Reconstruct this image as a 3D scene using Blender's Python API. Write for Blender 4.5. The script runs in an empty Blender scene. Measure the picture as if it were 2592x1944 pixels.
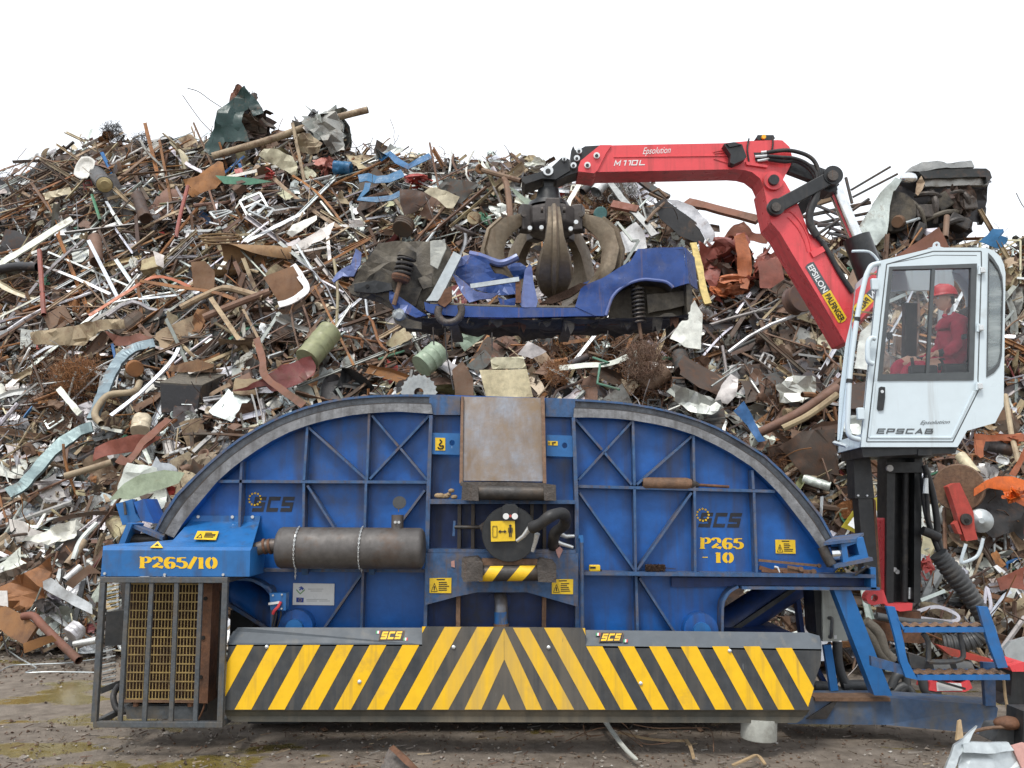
import bpy, bmesh, math, random
from mathutils import Vector as V, Matrix as MX, noise, geometry
R = random.Random(11)
F = 2157.0; TH = math.radians(8.1); CAMH = 2.0
sc = bpy.context.scene; COL = sc.collection
CT, ST = math.cos(TH), math.sin(TH)
def P(px, py, d):
    """point of the place seen at photo pixel (px,py) of the 2592x1944 photograph, standing d metres away"""
    a = (px - 1296) / F; b = (972 - py) / F
    s = d / (CT - ST * b)
    return V((a * s, d, CAMH + (ST + CT * b) * s))
def to_px(p):
    f = p.y * CT + (p.z - CAMH) * ST; u = -p.y * ST + (p.z - CAMH) * CT
    return 1296 + F * p.x / f, 972 - F * u / f
def ZM(x0, y0, k): return lambda X, Y: (x0 + X * k, y0 + Y * k)
Z1 = ZM(200, 950, .4069); Z2 = ZM(1000, 950, .4069); Z3 = ZM(1700, 950, .4069)
Z4 = ZM(200, 1400, .3617); Z5 = ZM(900, 1400, .3617); Z6 = ZM(1792, 1400, .3617)
B1 = ZM(800, 480, .4521); B2 = ZM(1300, 300, .4521); B3 = ZM(2050, 580, .3738)
B4 = ZM(0, 200, .4521); B5 = ZM(0, 800, .4069); B6 = ZM(700, 250, .3617)
C1 = ZM(2150, 380, .2049); C2 = ZM(2192, 1100, .2411); C3 = ZM(1050, 520, .1808); C6 = ZM(0, 1400, .3279)
C4 = ZM(1400, 330, .226); C5 = ZM(1400, 1780, .5389)
def L(z, *pts): return [z(*p) for p in pts]

# ------------------------------------------------------------------ materials
MATS = {}
def lin(c):
    return tuple(((x / 255) / 12.92 if x / 255 <= .04045 else ((x / 255 + .055) / 1.055) ** 2.4) for x in c)
def mat(name, col, rough=.5, metal=0., dirt=0., dcol=(.09, .07, .05), dscale=3., fine=.15, streak=0., scol=(.06, .035, .02), bump=.0, bscale=40., rvar=.12, scratch=0., ccol=(.5,.5,.5), wash=None):
    m = bpy.data.materials.new(name); m.use_nodes = True; MATS[name] = m
    nt = m.node_tree; N = nt.nodes; Lk = nt.links
    b = N['Principled BSDF']; b.inputs['Metallic'].default_value = metal
    tc = N.new('ShaderNodeTexCoord')
    def nz(scale, detail=5, mapping=None, rough=.6):
        n = N.new('ShaderNodeTexNoise'); n.inputs['Scale'].default_value = scale; n.inputs['Detail'].default_value = detail; n.inputs['Roughness'].default_value = rough
        if mapping:
            mp = N.new('ShaderNodeMapping'); mp.inputs['Scale'].default_value = mapping
            Lk.new(tc.outputs['Object'], mp.inputs['Vector']); Lk.new(mp.outputs['Vector'], n.inputs['Vector'])
        else: Lk.new(tc.outputs['Object'], n.inputs['Vector'])
        return n
    def ramp(src, a, bb):
        r = N.new('ShaderNodeMapRange'); r.inputs['From Min'].default_value = a; r.inputs['From Max'].default_value = bb
        Lk.new(src, r.inputs['Value']); return r.outputs['Result']
    def mix(fac, A, B):
        x = N.new('ShaderNodeMix'); x.data_type = 'RGBA'
        if isinstance(fac, float): x.inputs['Factor'].default_value = fac
        else: Lk.new(fac, x.inputs['Factor'])
        for s, q in ((6, A), (7, B)):
            if isinstance(q, tuple): x.inputs[s].default_value = (*q[:3], 1)
            else: Lk.new(q, x.inputs[s])
        return x.outputs[2]
    c = (*col[:3],)
    n1 = nz(dscale * 5, 6)
    cur = mix(ramp(n1.outputs['Fac'], .3, .7), tuple(x * (1 - fine) for x in c), tuple(min(1, x * (1 + fine)) for x in c))
    if streak:
        s1 = nz(1.0, 4, (dscale * 5, dscale * 5, dscale * .35))
        cur = mix(ramp(s1.outputs['Fac'], .62 - .22 * streak, .86 - .1 * streak), cur, tuple(scol))
    if dirt:
        n2 = nz(dscale, 9, None, .72)
        cur = mix(ramp(n2.outputs['Fac'], .70 - .32 * dirt, .86 - .22 * dirt), cur, tuple(dcol))
    if scratch:
        n4 = nz(1.0, 3, (38, 38, 5), .55)
        cur = mix(ramp(n4.outputs['Fac'], .80 - .12 * scratch, .84 - .12 * scratch), cur, tuple(ccol))
    if wash:      # mud that runs down one stretch of the surface: centre x, half width, colour
        sx = N.new('ShaderNodeSeparateXYZ'); Lk.new(tc.outputs['Object'], sx.inputs[0])
        d = N.new('ShaderNodeMath'); d.operation = 'SUBTRACT'; Lk.new(sx.outputs[0], d.inputs[0]); d.inputs[1].default_value = wash[0]
        e = N.new('ShaderNodeMath'); e.operation = 'ABSOLUTE'; Lk.new(d.outputs[0], e.inputs[0])
        w1 = nz(1.0, 5, (9, 9, .8)); g = N.new('ShaderNodeMath'); g.operation = 'MULTIPLY'; Lk.new(ramp(e.outputs[0], wash[1], wash[1] * .75), g.inputs[0]); Lk.new(ramp(w1.outputs['Fac'], .25, .75), g.inputs[1])
        cur = mix(g.outputs[0], cur, tuple(wash[2]))
    Lk.new(cur, b.inputs['Base Color'])
    n3 = nz(dscale * 3, 5)
    r = N.new('ShaderNodeMapRange'); r.inputs['To Min'].default_value = max(.05, rough - rvar); r.inputs['To Max'].default_value = min(1, rough + rvar)
    r.inputs['From Min'].default_value = .3; r.inputs['From Max'].default_value = .7
    Lk.new(n3.outputs['Fac'], r.inputs['Value']); Lk.new(r.outputs['Result'], b.inputs['Roughness'])
    if bump:
        bp = N.new('ShaderNodeBump'); bp.inputs['Strength'].default_value = bump; bp.inputs['Distance'].default_value = .02
        n5 = nz(bscale, 6); Lk.new(n5.outputs['Fac'], bp.inputs['Height']); Lk.new(bp.outputs['Normal'], b.inputs['Normal'])
    return m
RUST = (.13, .055, .025); MUD = (.10, .075, .05)
mat('blue', (.006, .096, .36), .40, 0, .5, (.045, .06, .10), 1.3, .2, .6, (.05, .045, .05), .06, 30, scratch=.42, ccol=(.12, .2, .34))
mat('blue_worn', (.04, .10, .22), .5, .2, .75, (.15, .12, .10), 4, .25, .5, (.12, .07, .04), .1, 60)
mat('blue_light', (.018, .13, .36), .4, 0, .45, (.07, .09, .13), 1.6, .15, .35, (.05, .05, .06), .05, 30, scratch=.35, ccol=(.3, .4, .55))
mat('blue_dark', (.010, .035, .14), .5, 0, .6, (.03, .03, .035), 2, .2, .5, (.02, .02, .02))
mat('steel_plate', (.17, .185, .215), .42, .4, .9, (.15, .105, .065), 1.9, .2, 1., (.11, .075, .05), .05, 30, scratch=.5, ccol=(.05, .14, .35))
mat('rim_outer', (.075, .085, .10), .6, .3, .7, (.03, .03, .035), 3, .3, .4, (.03, .03, .03), .3, 30)
mat('rim_inner', (.23, .235, .245), .5, .55, .6, (.09, .085, .085), 2, .35, .7, (.07, .065, .06), .3, 25)
mat('dark_steel', (.055, .052, .05), .5, .4, .7, (.09, .065, .045), 4, .3, .4, (.04, .03, .025), .15, 40)
mat('grease_steel', (.09, .078, .07), .5, .35, .7, (.04, .035, .03), 5, .3, .3, (.12, .06, .03), .4, 50)
mat('rust_edge', (.17, .10, .06), .7, .1, .7, (.10, .06, .04), 6, .3, .4, RUST, .2, 60)
mat('guard_black', (.042, .047, .052), .55, 0, .6, (.085, .08, .07), 2.2, .25, .6, (.10, .09, .075), .05, 40, scratch=.55, ccol=(.16, .165, .17), wash=(.22, .72, (.13, .115, .095)))
mat('guard_grey', (.085, .10, .115), .5, 0, .5, (.15, .15, .14), 2, .12, .2, (.16, .15, .13), .03, 40, scratch=.2, ccol=(.25,.27,.28))
mat('guard_low', (.07, .07, .06), .6, 0, .7, (.14, .12, .085), 2, .2, .5, (.13, .11, .08), .05, 40, wash=(.22, .74, (.20, .17, .12)))
mat('yellow', (.86, .51, .012), .45, 0, .42, (.45, .28, .06), 1.8, .07, .45, (.36, .24, .06), .02, 40, scratch=.5, ccol=(.15, .09, .03), wash=(.22, .72, (.55, .37, .10)))
mat('yellow_sign', (.75, .50, .02), .4, 0, .35, (.5, .36, .05), 6, .08)
mat('yellow_paint', (.80, .50, .015), .5, 0, .3, (.4, .3, .05), 8, .08, scratch=.5, ccol=(.1, .12, .2))
mat('black_ink', (.012, .012, .014), .5, 0, .2, (.03, .03, .04), 8)
mat('ink_worn', (.014, .016, .024), .55, 0, .45, (.012, .05, .16), 7)
mat('cage_grey', (.075, .085, .095), .5, .1, .7, (.12, .10, .075), 5, .3, .4, (.11, .08, .05), .1, 50, scratch=.4, ccol=(.18, .18, .18))
mat('mesh_tan', (.36, .26, .10), .6, .3, .7, (.12, .09, .06), 6)
mat('core_dark', (.022, .017, .012), .7, .2, .4, (.05, .035, .02), 9)
mat('muffler', (.115, .108, .104), .55, .45, .6, (.12, .075, .05), 3, .2, .3, (.06, .05, .045), .05, 50, scratch=.3, ccol=(.3, .28, .25))
mat('rust', (.135, .062, .032), .75, .1, .7, (.06, .035, .025), 5, .3, 0, bump=.3)
mat('orange_rust', (.33, .13, .035), .8, 0, .6, (.15, .07, .03), 4, .3, 0, bump=.3)
mat('chrome', (.72, .74, .75), .16, 1., .15, (.4, .4, .4), 3)
mat('galv', (.46, .50, .51), .4, .6, .5, (.28, .29, .28), 3, .15)
mat('zinc_bolt', (.62, .64, .64), .35, .7, .3, (.4, .4, .4), 20)
mat('white_plate', (.72, .73, .72), .35, 0, .3, (.55, .54, .5), 4, .04)
mat('cab_white', (.60, .69, .735), .32, 0, .28, (.42, .46, .47), 1.4, .03, .2, (.40, .42, .42), rvar=.06)
mat('cab_trim', (.075, .085, .09), .45, 0, .4, (.11, .115, .115), 3, .1)
mat('black_paint', (.018, .020, .022), .42, .1, .55, (.05, .048, .045), 3, .3, .4, (.045, .04, .036), .04, 40, scratch=.2, ccol=(.12, .12, .12))
mat('rubber', (.02, .02, .021), .6, 0, .6, (.065, .055, .045), 6, .2, bump=.1)
mat('hose_grey', (.055, .058, .06), .5, 0, .6, (.10, .09, .075), 5, .2)
mat('red', (.70, .07, .08), .32, 0, .42, (.42, .07, .065), 1.8, .06, .45, (.30, .05, .045), .03, 20, scratch=.35, ccol=(.22, .06, .05), rvar=.1)
mat('red_faded', (.42, .055, .04), .55, 0, .6, (.19, .07, .045), 3, .15, .3, RUST, .1, 30)
mat('grapple', (.15, .118, .08), .5, .35, .6, (.12, .085, .055), 4, .25, .3, (.10, .06, .03), .1, 30, scratch=.5, ccol=(.36, .30, .22))
mat('grapple_dark', (.075, .066, .062), .5, .4, .6, (.045, .04, .038), 4, .2, bump=.1)
mat('car_blue', (.016, .055, .215), .34, .1, .6, (.085, .10, .19), 2.5, .2, .2, (.2, .11, .06), .06, 20, scratch=.6, ccol=(.34, .36, .46))
mat('car_blue_pale', (.11, .15, .33), .4, .1, .45, (.09, .10, .3), 3, .15, .2, (.22, .13, .07), .06, 20, scratch=.4, ccol=(.45, .42, .45))
mat('underbody', (.032, .029, .025), .75, 0, .8, (.12, .10, .07), 3, .3, bump=.5, bscale=14)
mat('underseal', (.12, .105, .082), .7, 0, .65, (.05, .045, .04), 3.5, .3, bump=.5, bscale=16)
mat('cabinet', (.40, .42, .38), .5, 0, .5, (.22, .21, .17), 2, .08, .4, (.2, .18, .14))
mat('concrete', (.42, .43, .39), .8, 0, .6, (.22, .21, .18), 4, .12, bump=.2)
mat('skin', (.62, .36, .25), .5, 0, .2, (.42, .2, .13), 10, .05)
mat('coverall', (.46, .025, .06), .85, 0, .4, (.30, .02, .045), 4, .18, bump=.5, bscale=22)
mat('helmet', (.55, .03, .035), .48, 0, .2, (.4, .04, .04), 5, .05)
mat('eu_blue', (.02, .06, .30), .4)
mat('logo_green', (.13, .30, .10), .4); mat('flag_red', (.5, .04, .05), .4); mat('flag_green', (.04, .28, .10), .4)
mat('text_grey', (.45, .46, .45), .5)
mat('pink_rag', (.45, .25, .22), .8, 0, .5, (.25, .15, .12), 5)
mat('brush', (.045, .022, .012), .9, 0, .4, (.09, .045, .02), 30, .4, bump=.8, bscale=120)
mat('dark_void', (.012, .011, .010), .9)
mat('lamp_lens', (.75, .76, .74), .2, .3)
mat('beacon', (.85, .45, .02), .3)
mat('wood_tan', (.32, .23, .13), .7, 0, .5, (.18, .12, .07), 5, .2)

def glass_mat(name, tint, fac_min, op):
    m = bpy.data.materials.new(name); m.use_nodes = True; MATS[name] = m
    N = m.node_tree.nodes; Lk = m.node_tree.links; N.clear()
    o = N.new('ShaderNodeOutputMaterial'); t = N.new('ShaderNodeBsdfTransparent'); t.inputs[0].default_value = (*tint, 1)
    g = N.new('ShaderNodeBsdfGlossy'); g.inputs['Roughness'].default_value = .02; g.inputs[0].default_value = (.95, .97, 1, 1)
    d = N.new('ShaderNodeBsdfDiffuse'); d.inputs[0].default_value = (.5, .55, .55, 1)
    fr = N.new('ShaderNodeFresnel'); fr.inputs[0].default_value = 1.32
    mr = N.new('ShaderNodeMapRange'); mr.inputs['To Min'].default_value = fac_min
    Lk.new(fr.outputs[0], mr.inputs['Value'])
    mx = N.new('ShaderNodeMixShader'); Lk.new(mr.outputs[0], mx.inputs[0]); Lk.new(t.outputs[0], mx.inputs[1]); Lk.new(g.outputs[0], mx.inputs[2])
    # a film of grime, thicker in smears
    tc = N.new('ShaderNodeTexCoord'); n = N.new('ShaderNodeTexNoise'); n.inputs['Scale'].default_value = 3; n.inputs['Detail'].default_value = 6
    mp = N.new('ShaderNodeMapping'); mp.inputs['Rotation'].default_value = (0, .5, 0); mp.inputs['Scale'].default_value = (.8, 1, 3)
    Lk.new(tc.outputs['Object'], mp.inputs[0]); Lk.new(mp.outputs[0], n.inputs[0])
    m2 = N.new('ShaderNodeMapRange'); m2.inputs['From Min'].default_value = .45; m2.inputs['From Max'].default_value = .8; m2.inputs['To Min'].default_value = op * .3; m2.inputs['To Max'].default_value = op * 1.6
    Lk.new(n.outputs['Fac'], m2.inputs['Value'])
    m3 = N.new('ShaderNodeMixShader'); Lk.new(m2.outputs[0], m3.inputs[0]); Lk.new(mx.outputs[0], m3.inputs[1]); Lk.new(d.outputs[0], m3.inputs[2])
    Lk.new(m3.outputs[0], o.inputs[0])
glass_mat('glass', (.98, .99, .99), .01, .012)
mat('beam_dirty', (.045, .085, .16), .55, 0, .7, (.12, .11, .09), 2.2, .25, .5, (.10, .085, .06), .1, 30)
glass_mat('glass_hazy', (.7, .76, .76), .05, .5)

def scrap_mat(name, metal, rough, rust):
    m = bpy.data.materials.new(name); m.use_nodes = True; MATS[name] = m
    nt = m.node_tree; N = nt.nodes; Lk = nt.links; b = N['Principled BSDF']
    at = N.new('ShaderNodeAttribute'); at.attribute_name = 'Col'
    tc = N.new('ShaderNodeTexCoord')
    def nz(s, d, r=.65):
        n = N.new('ShaderNodeTexNoise'); n.inputs['Scale'].default_value = s; n.inputs['Detail'].default_value = d; n.inputs['Roughness'].default_value = r
        Lk.new(tc.outputs['Object'], n.inputs[0]); return n
    def rng(src, a, c, lo=0., hi=1.):
        q = N.new('ShaderNodeMapRange'); q.inputs[1].default_value = a; q.inputs[2].default_value = c; q.inputs[3].default_value = lo; q.inputs[4].default_value = hi
        Lk.new(src, q.inputs[0]); return q.outputs[0]
    n1 = nz(2.2, 8, .75); n2 = nz(9, 6); n3 = nz(1.1, 6)
    x = N.new('ShaderNodeMix'); x.data_type = 'RGBA'; Lk.new(rng(n1.outputs['Fac'], .66 - .22 * rust, .80 - .2 * rust, 0, .85), x.inputs[0])
    Lk.new(at.outputs['Color'], x.inputs[6]); x.inputs[7].default_value = (.115, .055, .03, 1)
    y = N.new('ShaderNodeMix'); y.data_type = 'RGBA'; y.blend_type = 'MULTIPLY'; y.inputs[0].default_value = .8
    rgb = N.new('ShaderNodeCombineColor'); v = rng(n2.outputs['Fac'], .25, .75, .55, 1.25)
    for i in range(3): Lk.new(v, rgb.inputs[i])
    Lk.new(x.outputs[2], y.inputs[6]); Lk.new(rgb.outputs[0], y.inputs[7])
    z = N.new('ShaderNodeMix'); z.data_type = 'RGBA'; Lk.new(rng(n3.outputs['Fac'], .52, .75, 0, .5), z.inputs[0]); Lk.new(y.outputs[2], z.inputs[6]); z.inputs[7].default_value = (.085, .07, .055, 1)
    Lk.new(z.outputs[2], b.inputs['Base Color']); b.inputs['Metallic'].default_value = metal
    Lk.new(rng(n2.outputs['Fac'], .3, .7, rough - .15, rough + .2), b.inputs['Roughness'])
    bp = N.new('ShaderNodeBump'); bp.inputs['Strength'].default_value = .35; bp.inputs['Distance'].default_value = .02; Lk.new(n2.outputs['Fac'], bp.inputs['Height']); Lk.new(bp.outputs[0], b.inputs['Normal'])
scrap_mat('scrap_rusty', .15, .65, .9); scrap_mat('scrap_metal', .6, .46, .5); scrap_mat('scrap_paint', .05, .42, .5)

# ------------------------------------------------------------------ mesh builder
ORG = {}
class MB:
    def __init__(s, m='blue'): s.v = []; s.f = []; s.m = []; s.mats = []; s.cur = m; s.col = []
    def mi(s, m):
        m = m or s.cur
        if m not in s.mats: s.mats.append(m)
        return s.mats.index(m)
    def add(s, vs, fs, m=None, col=None):
        o = len(s.v); k = s.mi(m); s.v += [V(p) for p in vs]
        for f in fs: s.f.append([o + i for i in f]); s.m.append(k)
        s.col += [col or (1, 1, 1)] * len(vs)
        return s
    def poly(s, pts, E, m=None, side=None, back=True):
        """flat outline pts (3D) thickened by vector E"""
        n = len(pts); E = V(E); a = [V(p) for p in pts]; b = [p + E for p in a]
        s.add(a, [list(range(n))], m)
        if back: s.add(b, [list(range(n))[::-1]], side or m)
        s.add(a + b, [[i, n + i, n + (i + 1) % n, (i + 1) % n] for i in range(n)], side or m)
        return s
    def holes(s, outer, holes, E, m=None, side=None):
        E = V(E); loops = [[V(p) for p in outer]] + [[V(p) for p in h] for h in holes]
        flat = [p for l in loops for p in l]
        tr = geometry.tessellate_polygon(loops)
        s.add(flat, [list(t) for t in tr], m); s.add([p + E for p in flat], [list(t)[::-1] for t in tr], side or m)
        for l in loops:
            n = len(l); s.add(l + [p + E for p in l], [[i, n + i, n + (i + 1) % n, (i + 1) % n] for i in range(n)], side or m)
        return s
    def box(s, c, sz, m=None, rot=None):
        q = [V((x * sz[0] / 2, y * sz[1] / 2, z * sz[2] / 2)) for x in (-1, 1) for y in (-1, 1) for z in (-1, 1)]
        if rot is not None: q = [rot @ p for p in q]
        q = [p + V(c) for p in q]
        return s.add(q, [[0, 1, 3, 2], [4, 6, 7, 5], [0, 4, 5, 1], [2, 3, 7, 6], [0, 2, 6, 4], [1, 5, 7, 3]], m)
    def beam(s, a, b, w, h, up=(0, -1, 0), m=None):
        """box from a to b; h thick along up, w across"""
        a = V(a); b = V(b); t = (b - a).normalized(); u = V(up); u = (u - t * u.dot(t)).normalized(); r = t.cross(u)
        q = [p + r * x * w / 2 + u * y * h / 2 for p in (a, b) for x, y in ((-1, -1), (1, -1), (1, 1), (-1, 1))]
        return s.add(q, [[3, 2, 1, 0], [4, 5, 6, 7], [0, 1, 5, 4], [1, 2, 6, 5], [2, 3, 7, 6], [3, 0, 4, 7]], m)
    def tube(s, pts, r, n=8, m=None, cap=True, inner=None):
        pts = [V(p) for p in pts]; k = len(pts); rs = r if isinstance(r, (list, tuple)) else [r] * k
        t = next((d for d in ((pts[i + 1] - pts[i]) for i in range(k - 1)) if d.length > 1e-9)).normalized(); u = t.orthogonal().normalized(); vs = []
        for i in range(k):
            t2 = ((pts[min(i + 1, k - 1)] - pts[max(i - 1, 0)])); t2 = t2.normalized() if t2.length > 1e-9 else t
            u = (u - t2 * u.dot(t2)).normalized(); w = t2.cross(u); t = t2
            for j in range(n):
                a = 2 * math.pi * j / n; vs.append(pts[i] + (u * math.cos(a) + w * math.sin(a)) * rs[i])
        fs = [[i * n + j, i * n + (j + 1) % n, (i + 1) * n + (j + 1) % n, (i + 1) * n + j] for i in range(k - 1) for j in range(n)]
        if cap: fs += [list(range(n))[::-1], [(k - 1) * n + j for j in range(n)]]
        return s.add(vs, fs, m)
    def lathe(s, a, b, prof, n=24, m=None):
        """prof: (fraction along a->b, radius); closed at radius 0"""
        a = V(a); b = V(b); return s.tube([a + (b - a) * t for t, _ in prof], [max(q, 1e-4) for _, q in prof], n, m)
    def disc(s, c, nrm, r, th, n=20, m=None):
        c = V(c); nrm = V(nrm).normalized(); return s.tube([c - nrm * th / 2, c + nrm * th / 2], r, n, m)
    def ball(s, c, r, m=None, sq=(1, 1, 1), n=10):
        vs = []; c = V(c)
        for i in range(n + 1):
            a = math.pi * i / n
            for j in range(2 * n):
                b = math.pi * j / n; vs.append(c + V((math.sin(a) * math.cos(b) * sq[0], math.sin(a) * math.sin(b) * sq[1], math.cos(a) * sq[2])) * r)
        k = 2 * n
        return s.add(vs, [[i * k + j, i * k + (j + 1) % k, (i + 1) * k + (j + 1) % k, (i + 1) * k + j] for i in range(n) for j in range(k)], m)
    def build(s, name, parent=None, smooth=False, origin=None, bevel=0, ang=40):
        if parent is not None: o0 = ORG[parent.name]
        elif origin is not None: o0 = V(origin)
        else:
            xs = [p.x for p in s.v]; ys = [p.y for p in s.v]; zs = [p.z for p in s.v]
            o0 = V(((min(xs) + max(xs)) / 2, (min(ys) + max(ys)) / 2, min(zs)))
        me = bpy.data.meshes.new(name); me.from_pydata([tuple(p - o0) for p in s.v], [], s.f)
        for m in s.mats: me.materials.append(MATS[m])
        me.polygons.foreach_set('material_index', s.m)
        if any(c != (1, 1, 1) for c in s.col):
            at = me.color_attributes.new('Col', 'FLOAT_COLOR', 'POINT'); fl = []
            for c in s.col: fl += [c[0], c[1], c[2], 1]
            at.data.foreach_set('color', fl)
        bm = bmesh.new(); bm.from_mesh(me)
        bmesh.ops.recalc_face_normals(bm, faces=bm.faces[:])
        bm.to_mesh(me); bm.free()
        if smooth:
            me.polygons.foreach_set('use_smooth', [True] * len(me.polygons)); me.set_sharp_from_angle(angle=math.radians(ang))
        ob = bpy.data.objects.new(name, me); COL.objects.link(ob)
        if parent is not None: ob.parent = parent
        else: ob.location = o0
        ORG[ob.name] = o0
        if bevel:
            bv = ob.modifiers.new('edge', 'BEVEL'); bv.width = bevel; bv.segments = 2; bv.limit_method = 'ANGLE'; bv.angle_limit = math.radians(40); bv.use_clamp_overlap = True
        return ob
LABELS = set()
def tag(o, label, cat, group=None, kind=None):
    o['label'] = label; o['category'] = cat; LABELS.add(label)
    if group: o['group'] = group
    o['kind'] = kind or 'thing'
    return o
def thing(name, label, cat, loc, group=None):
    o = bpy.data.objects.new(name, None); COL.objects.link(o); o.location = loc; o.empty_display_size = .2
    ORG[o.name] = V(loc); return tag(o, label, cat, group)
def bez(pts, n=8):
    """smooth Catmull-Rom through points (any dimension Vector)"""
    pts = [V(p) for p in pts]; out = []
    for i in range(len(pts) - 1):
        p0 = pts[max(i - 1, 0)]; p1 = pts[i]; p2 = pts[i + 1]; p3 = pts[min(i + 2, len(pts) - 1)]
        for k in range(n):
            t = k / n; out.append(.5 * ((2 * p1) + (p2 - p0) * t + (2 * p0 - 5 * p1 + 4 * p2 - p3) * t * t + (3 * p1 - p0 - 3 * p2 + p3) * t ** 3))
    return out + [pts[-1]]
def resample(pts, n):
    pts = [V((*p, 0)) if len(p) == 2 else V(p) for p in pts]; ds = [0]
    for a, b in zip(pts, pts[1:]): ds.append(ds[-1] + (b - a).length)
    out = []; j = 0
    for i in range(n):
        t = ds[-1] * i / (n - 1)
        while j < len(ds) - 2 and ds[j + 1] < t: j += 1
        k = (t - ds[j]) / max(ds[j + 1] - ds[j], 1e-9); out.append(pts[j].lerp(pts[j + 1], k))
    return out
def rect(z, x0, y0, x1, y1): return L(z, (x0, y0), (x1, y0), (x1, y1), (x0, y1))
def at(pts, d): return [P(x, y, d) for x, y in pts]
def clip(poly, a, b):
    """keep the part of 2D poly left of a->b"""
    out = []; n = len(poly)
    side = lambda p: (b[0] - a[0]) * (p[1] - a[1]) - (b[1] - a[1]) * (p[0] - a[0])
    for i in range(n):
        p, q = poly[i], poly[(i + 1) % n]; sp, sq = side(p), side(q)
        if sp >= 0: out.append(p)
        if sp * sq < 0:
            t = sp / (sp - sq); out.append((p[0] + (q[0] - p[0]) * t, p[1] + (q[1] - p[1]) * t))
    return out

# ------------------------------------------------------------------ lettering
def arc(cx, cy, rx, ry, a0, a1, n=10):
    return [(cx + rx * math.cos(math.radians(a0 + (a1 - a0) * i / n)), cy + ry * math.sin(math.radians(a0 + (a1 - a0) * i / n))) for i in range(n + 1)]
STENCIL = {
 'P': [[(.16, .03), (.16, .97)], [(.0, .035), (.34, .035)], [(.0, .965), (.12, .965)], arc(.34, .73, .26, .235, 100, -100)],
 '2': [arc(.30, .70, .23, .26, 165, -35, 12), [(.44, .46), (.10, .10)], [(.06, .10), (.30, .15), (.56, .06), (.58, .22)]],
 '6': [arc(.36, .48, .25, .46, 75, 268, 14), arc(.37, .28, .19, .25, -85, 150, 14), arc(.40, .84, .13, .09, -10, 80, 5)],
 '5': [[(.14, .93), (.54, .93)], [(.14, .93), (.12, .55)], arc(.28, .33, .26, .28, 120, -120, 12), [(.06, .12), (.10, .22)]],
 '1': [[(.20, .03), (.20, .97)], [(.06, .035), (.36, .035)], [(.06, .84), (.19, .93)]],
 '0': [arc(.33, .5, .23, .45, 98, 262, 12), arc(.33, .5, .23, .45, 82, -82, 12)],
 '/': [[(.02, -.02), (.40, 1.02)]], '-': [[(.06, .48), (.34, .48)]]}
SW = {'P': .66, '2': .66, '6': .68, '5': .64, '1': .42, '0': .68, '/': .46, '-': .46}
TECH = {
 'S': [[(1, .88), (.12, .88), (.12, .5), (.88, .5), (.88, .12), (0, .12)]], 'C': [[(1, .88), (.12, .88), (.12, .12), (1, .12)]],
 'E': [[(1, .9), (.1, .9), (.1, .1), (1, .1)], [(.2, .5), (.9, .5)]], 'P': [[(.1, 0), (.1, .9), (.9, .9), (.9, .42), (.2, .42)]],
 'A': [[(.08, 0), (.5, .9), (.92, 0)], [(.3, .3), (.75, .3)]], 'B': [[(.02, .9), (.80, .9), (.80, .5), (.1, .5)], [(.1, .9), (.1, .1), (.92, .1), (.92, .5), (.80, .5)]],
 'M': [[(.1, 0), (.1, .95), (.5, .3), (.9, .95), (.9, 0)]], '1': [[(.2, .85), (.55, .9), (.55, 0)]], '0': [[(.12, .1), (.12, .9), (.88, .9), (.88, .1), (.12, .1)]], 'L': [[(.12, 1), (.12, .1), (1, .1)]]}
def strip(pts, wf):
    n = len(pts); closed = n > 2 and pts[0] == pts[-1]
    Lf, Rt = [], []
    for i in range(n):
        a = pts[i - 1] if i else (pts[-2] if closed else None); b = pts[i + 1] if i < n - 1 else (pts[1] if closed else None); p = pts[i]
        d1 = ((p[0] - a[0]), (p[1] - a[1])) if a else None; d2 = ((b[0] - p[0]), (b[1] - p[1])) if b else None
        if d1 is None: d1 = d2
        if d2 is None: d2 = d1
        l1 = math.hypot(*d1) or 1; l2 = math.hypot(*d2) or 1; d1 = (d1[0] / l1, d1[1] / l1); d2 = (d2[0] / l2, d2[1] / l2)
        n1 = (-d1[1], d1[0]); n2 = (-d2[1], d2[0]); mx, my = n1[0] + n2[0], n1[1] + n2[1]; ml = math.hypot(mx, my) or 1; mx /= ml; my /= ml
        k = 1 / max(.45, mx * n1[0] + my * n1[1]); w = wf(d1, d2) * k / 2
        Lf.append((p[0] + mx * w, p[1] + my * w)); Rt.append((p[0] - mx * w, p[1] - my * w))
    return Lf, Rt
def letters(mb, text, fn, style, m, wt=.2, shear=0., adv=1.25, thick=.26, thin=.085):
    """fn maps letter space (u in em-heights, v 0..1, lift) to a 3D point; returns total width"""
    x = 0; q = 0
    glyphs = STENCIL if style == 'stencil' else TECH
    for ch in text:
        if ch != ' ':
            for st in glyphs[ch]:
                if style == 'stencil': wf = lambda a, b: thin + (thick - thin) * abs((a[1] + b[1]) / 2)
                else: wf = lambda a, b: wt
                sx = 1 if style == 'stencil' else adv * .82
                pts = [(p[0] * sx, p[1]) for p in st]
                A, Bq = strip(pts, wf); q += 1
                n = len(A); vs = [fn(x + a[0] + shear * a[1], a[1], q % 5) for a in A] + [fn(x + a[0] + shear * a[1], a[1], q % 5) for a in Bq]
                mb.add(vs, [[i, i + 1, n + i + 1, n + i] for i in range(n - 1)], m)
        x += (SW.get(ch, .6) + .06) if style == 'stencil' else (adv * (.62 if ch == '1' else 1.0))
    return x
def on_plane(o, ux, uy, h, lift=V((0, -1, 0)), base=.0025):
    o, ux, uy, lift = V(o), V(ux), V(uy), V(lift)
    return lambda u, v, k: o + ux * (u * h) + uy * (v * h) + lift * (base + .0004 * k)
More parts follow.
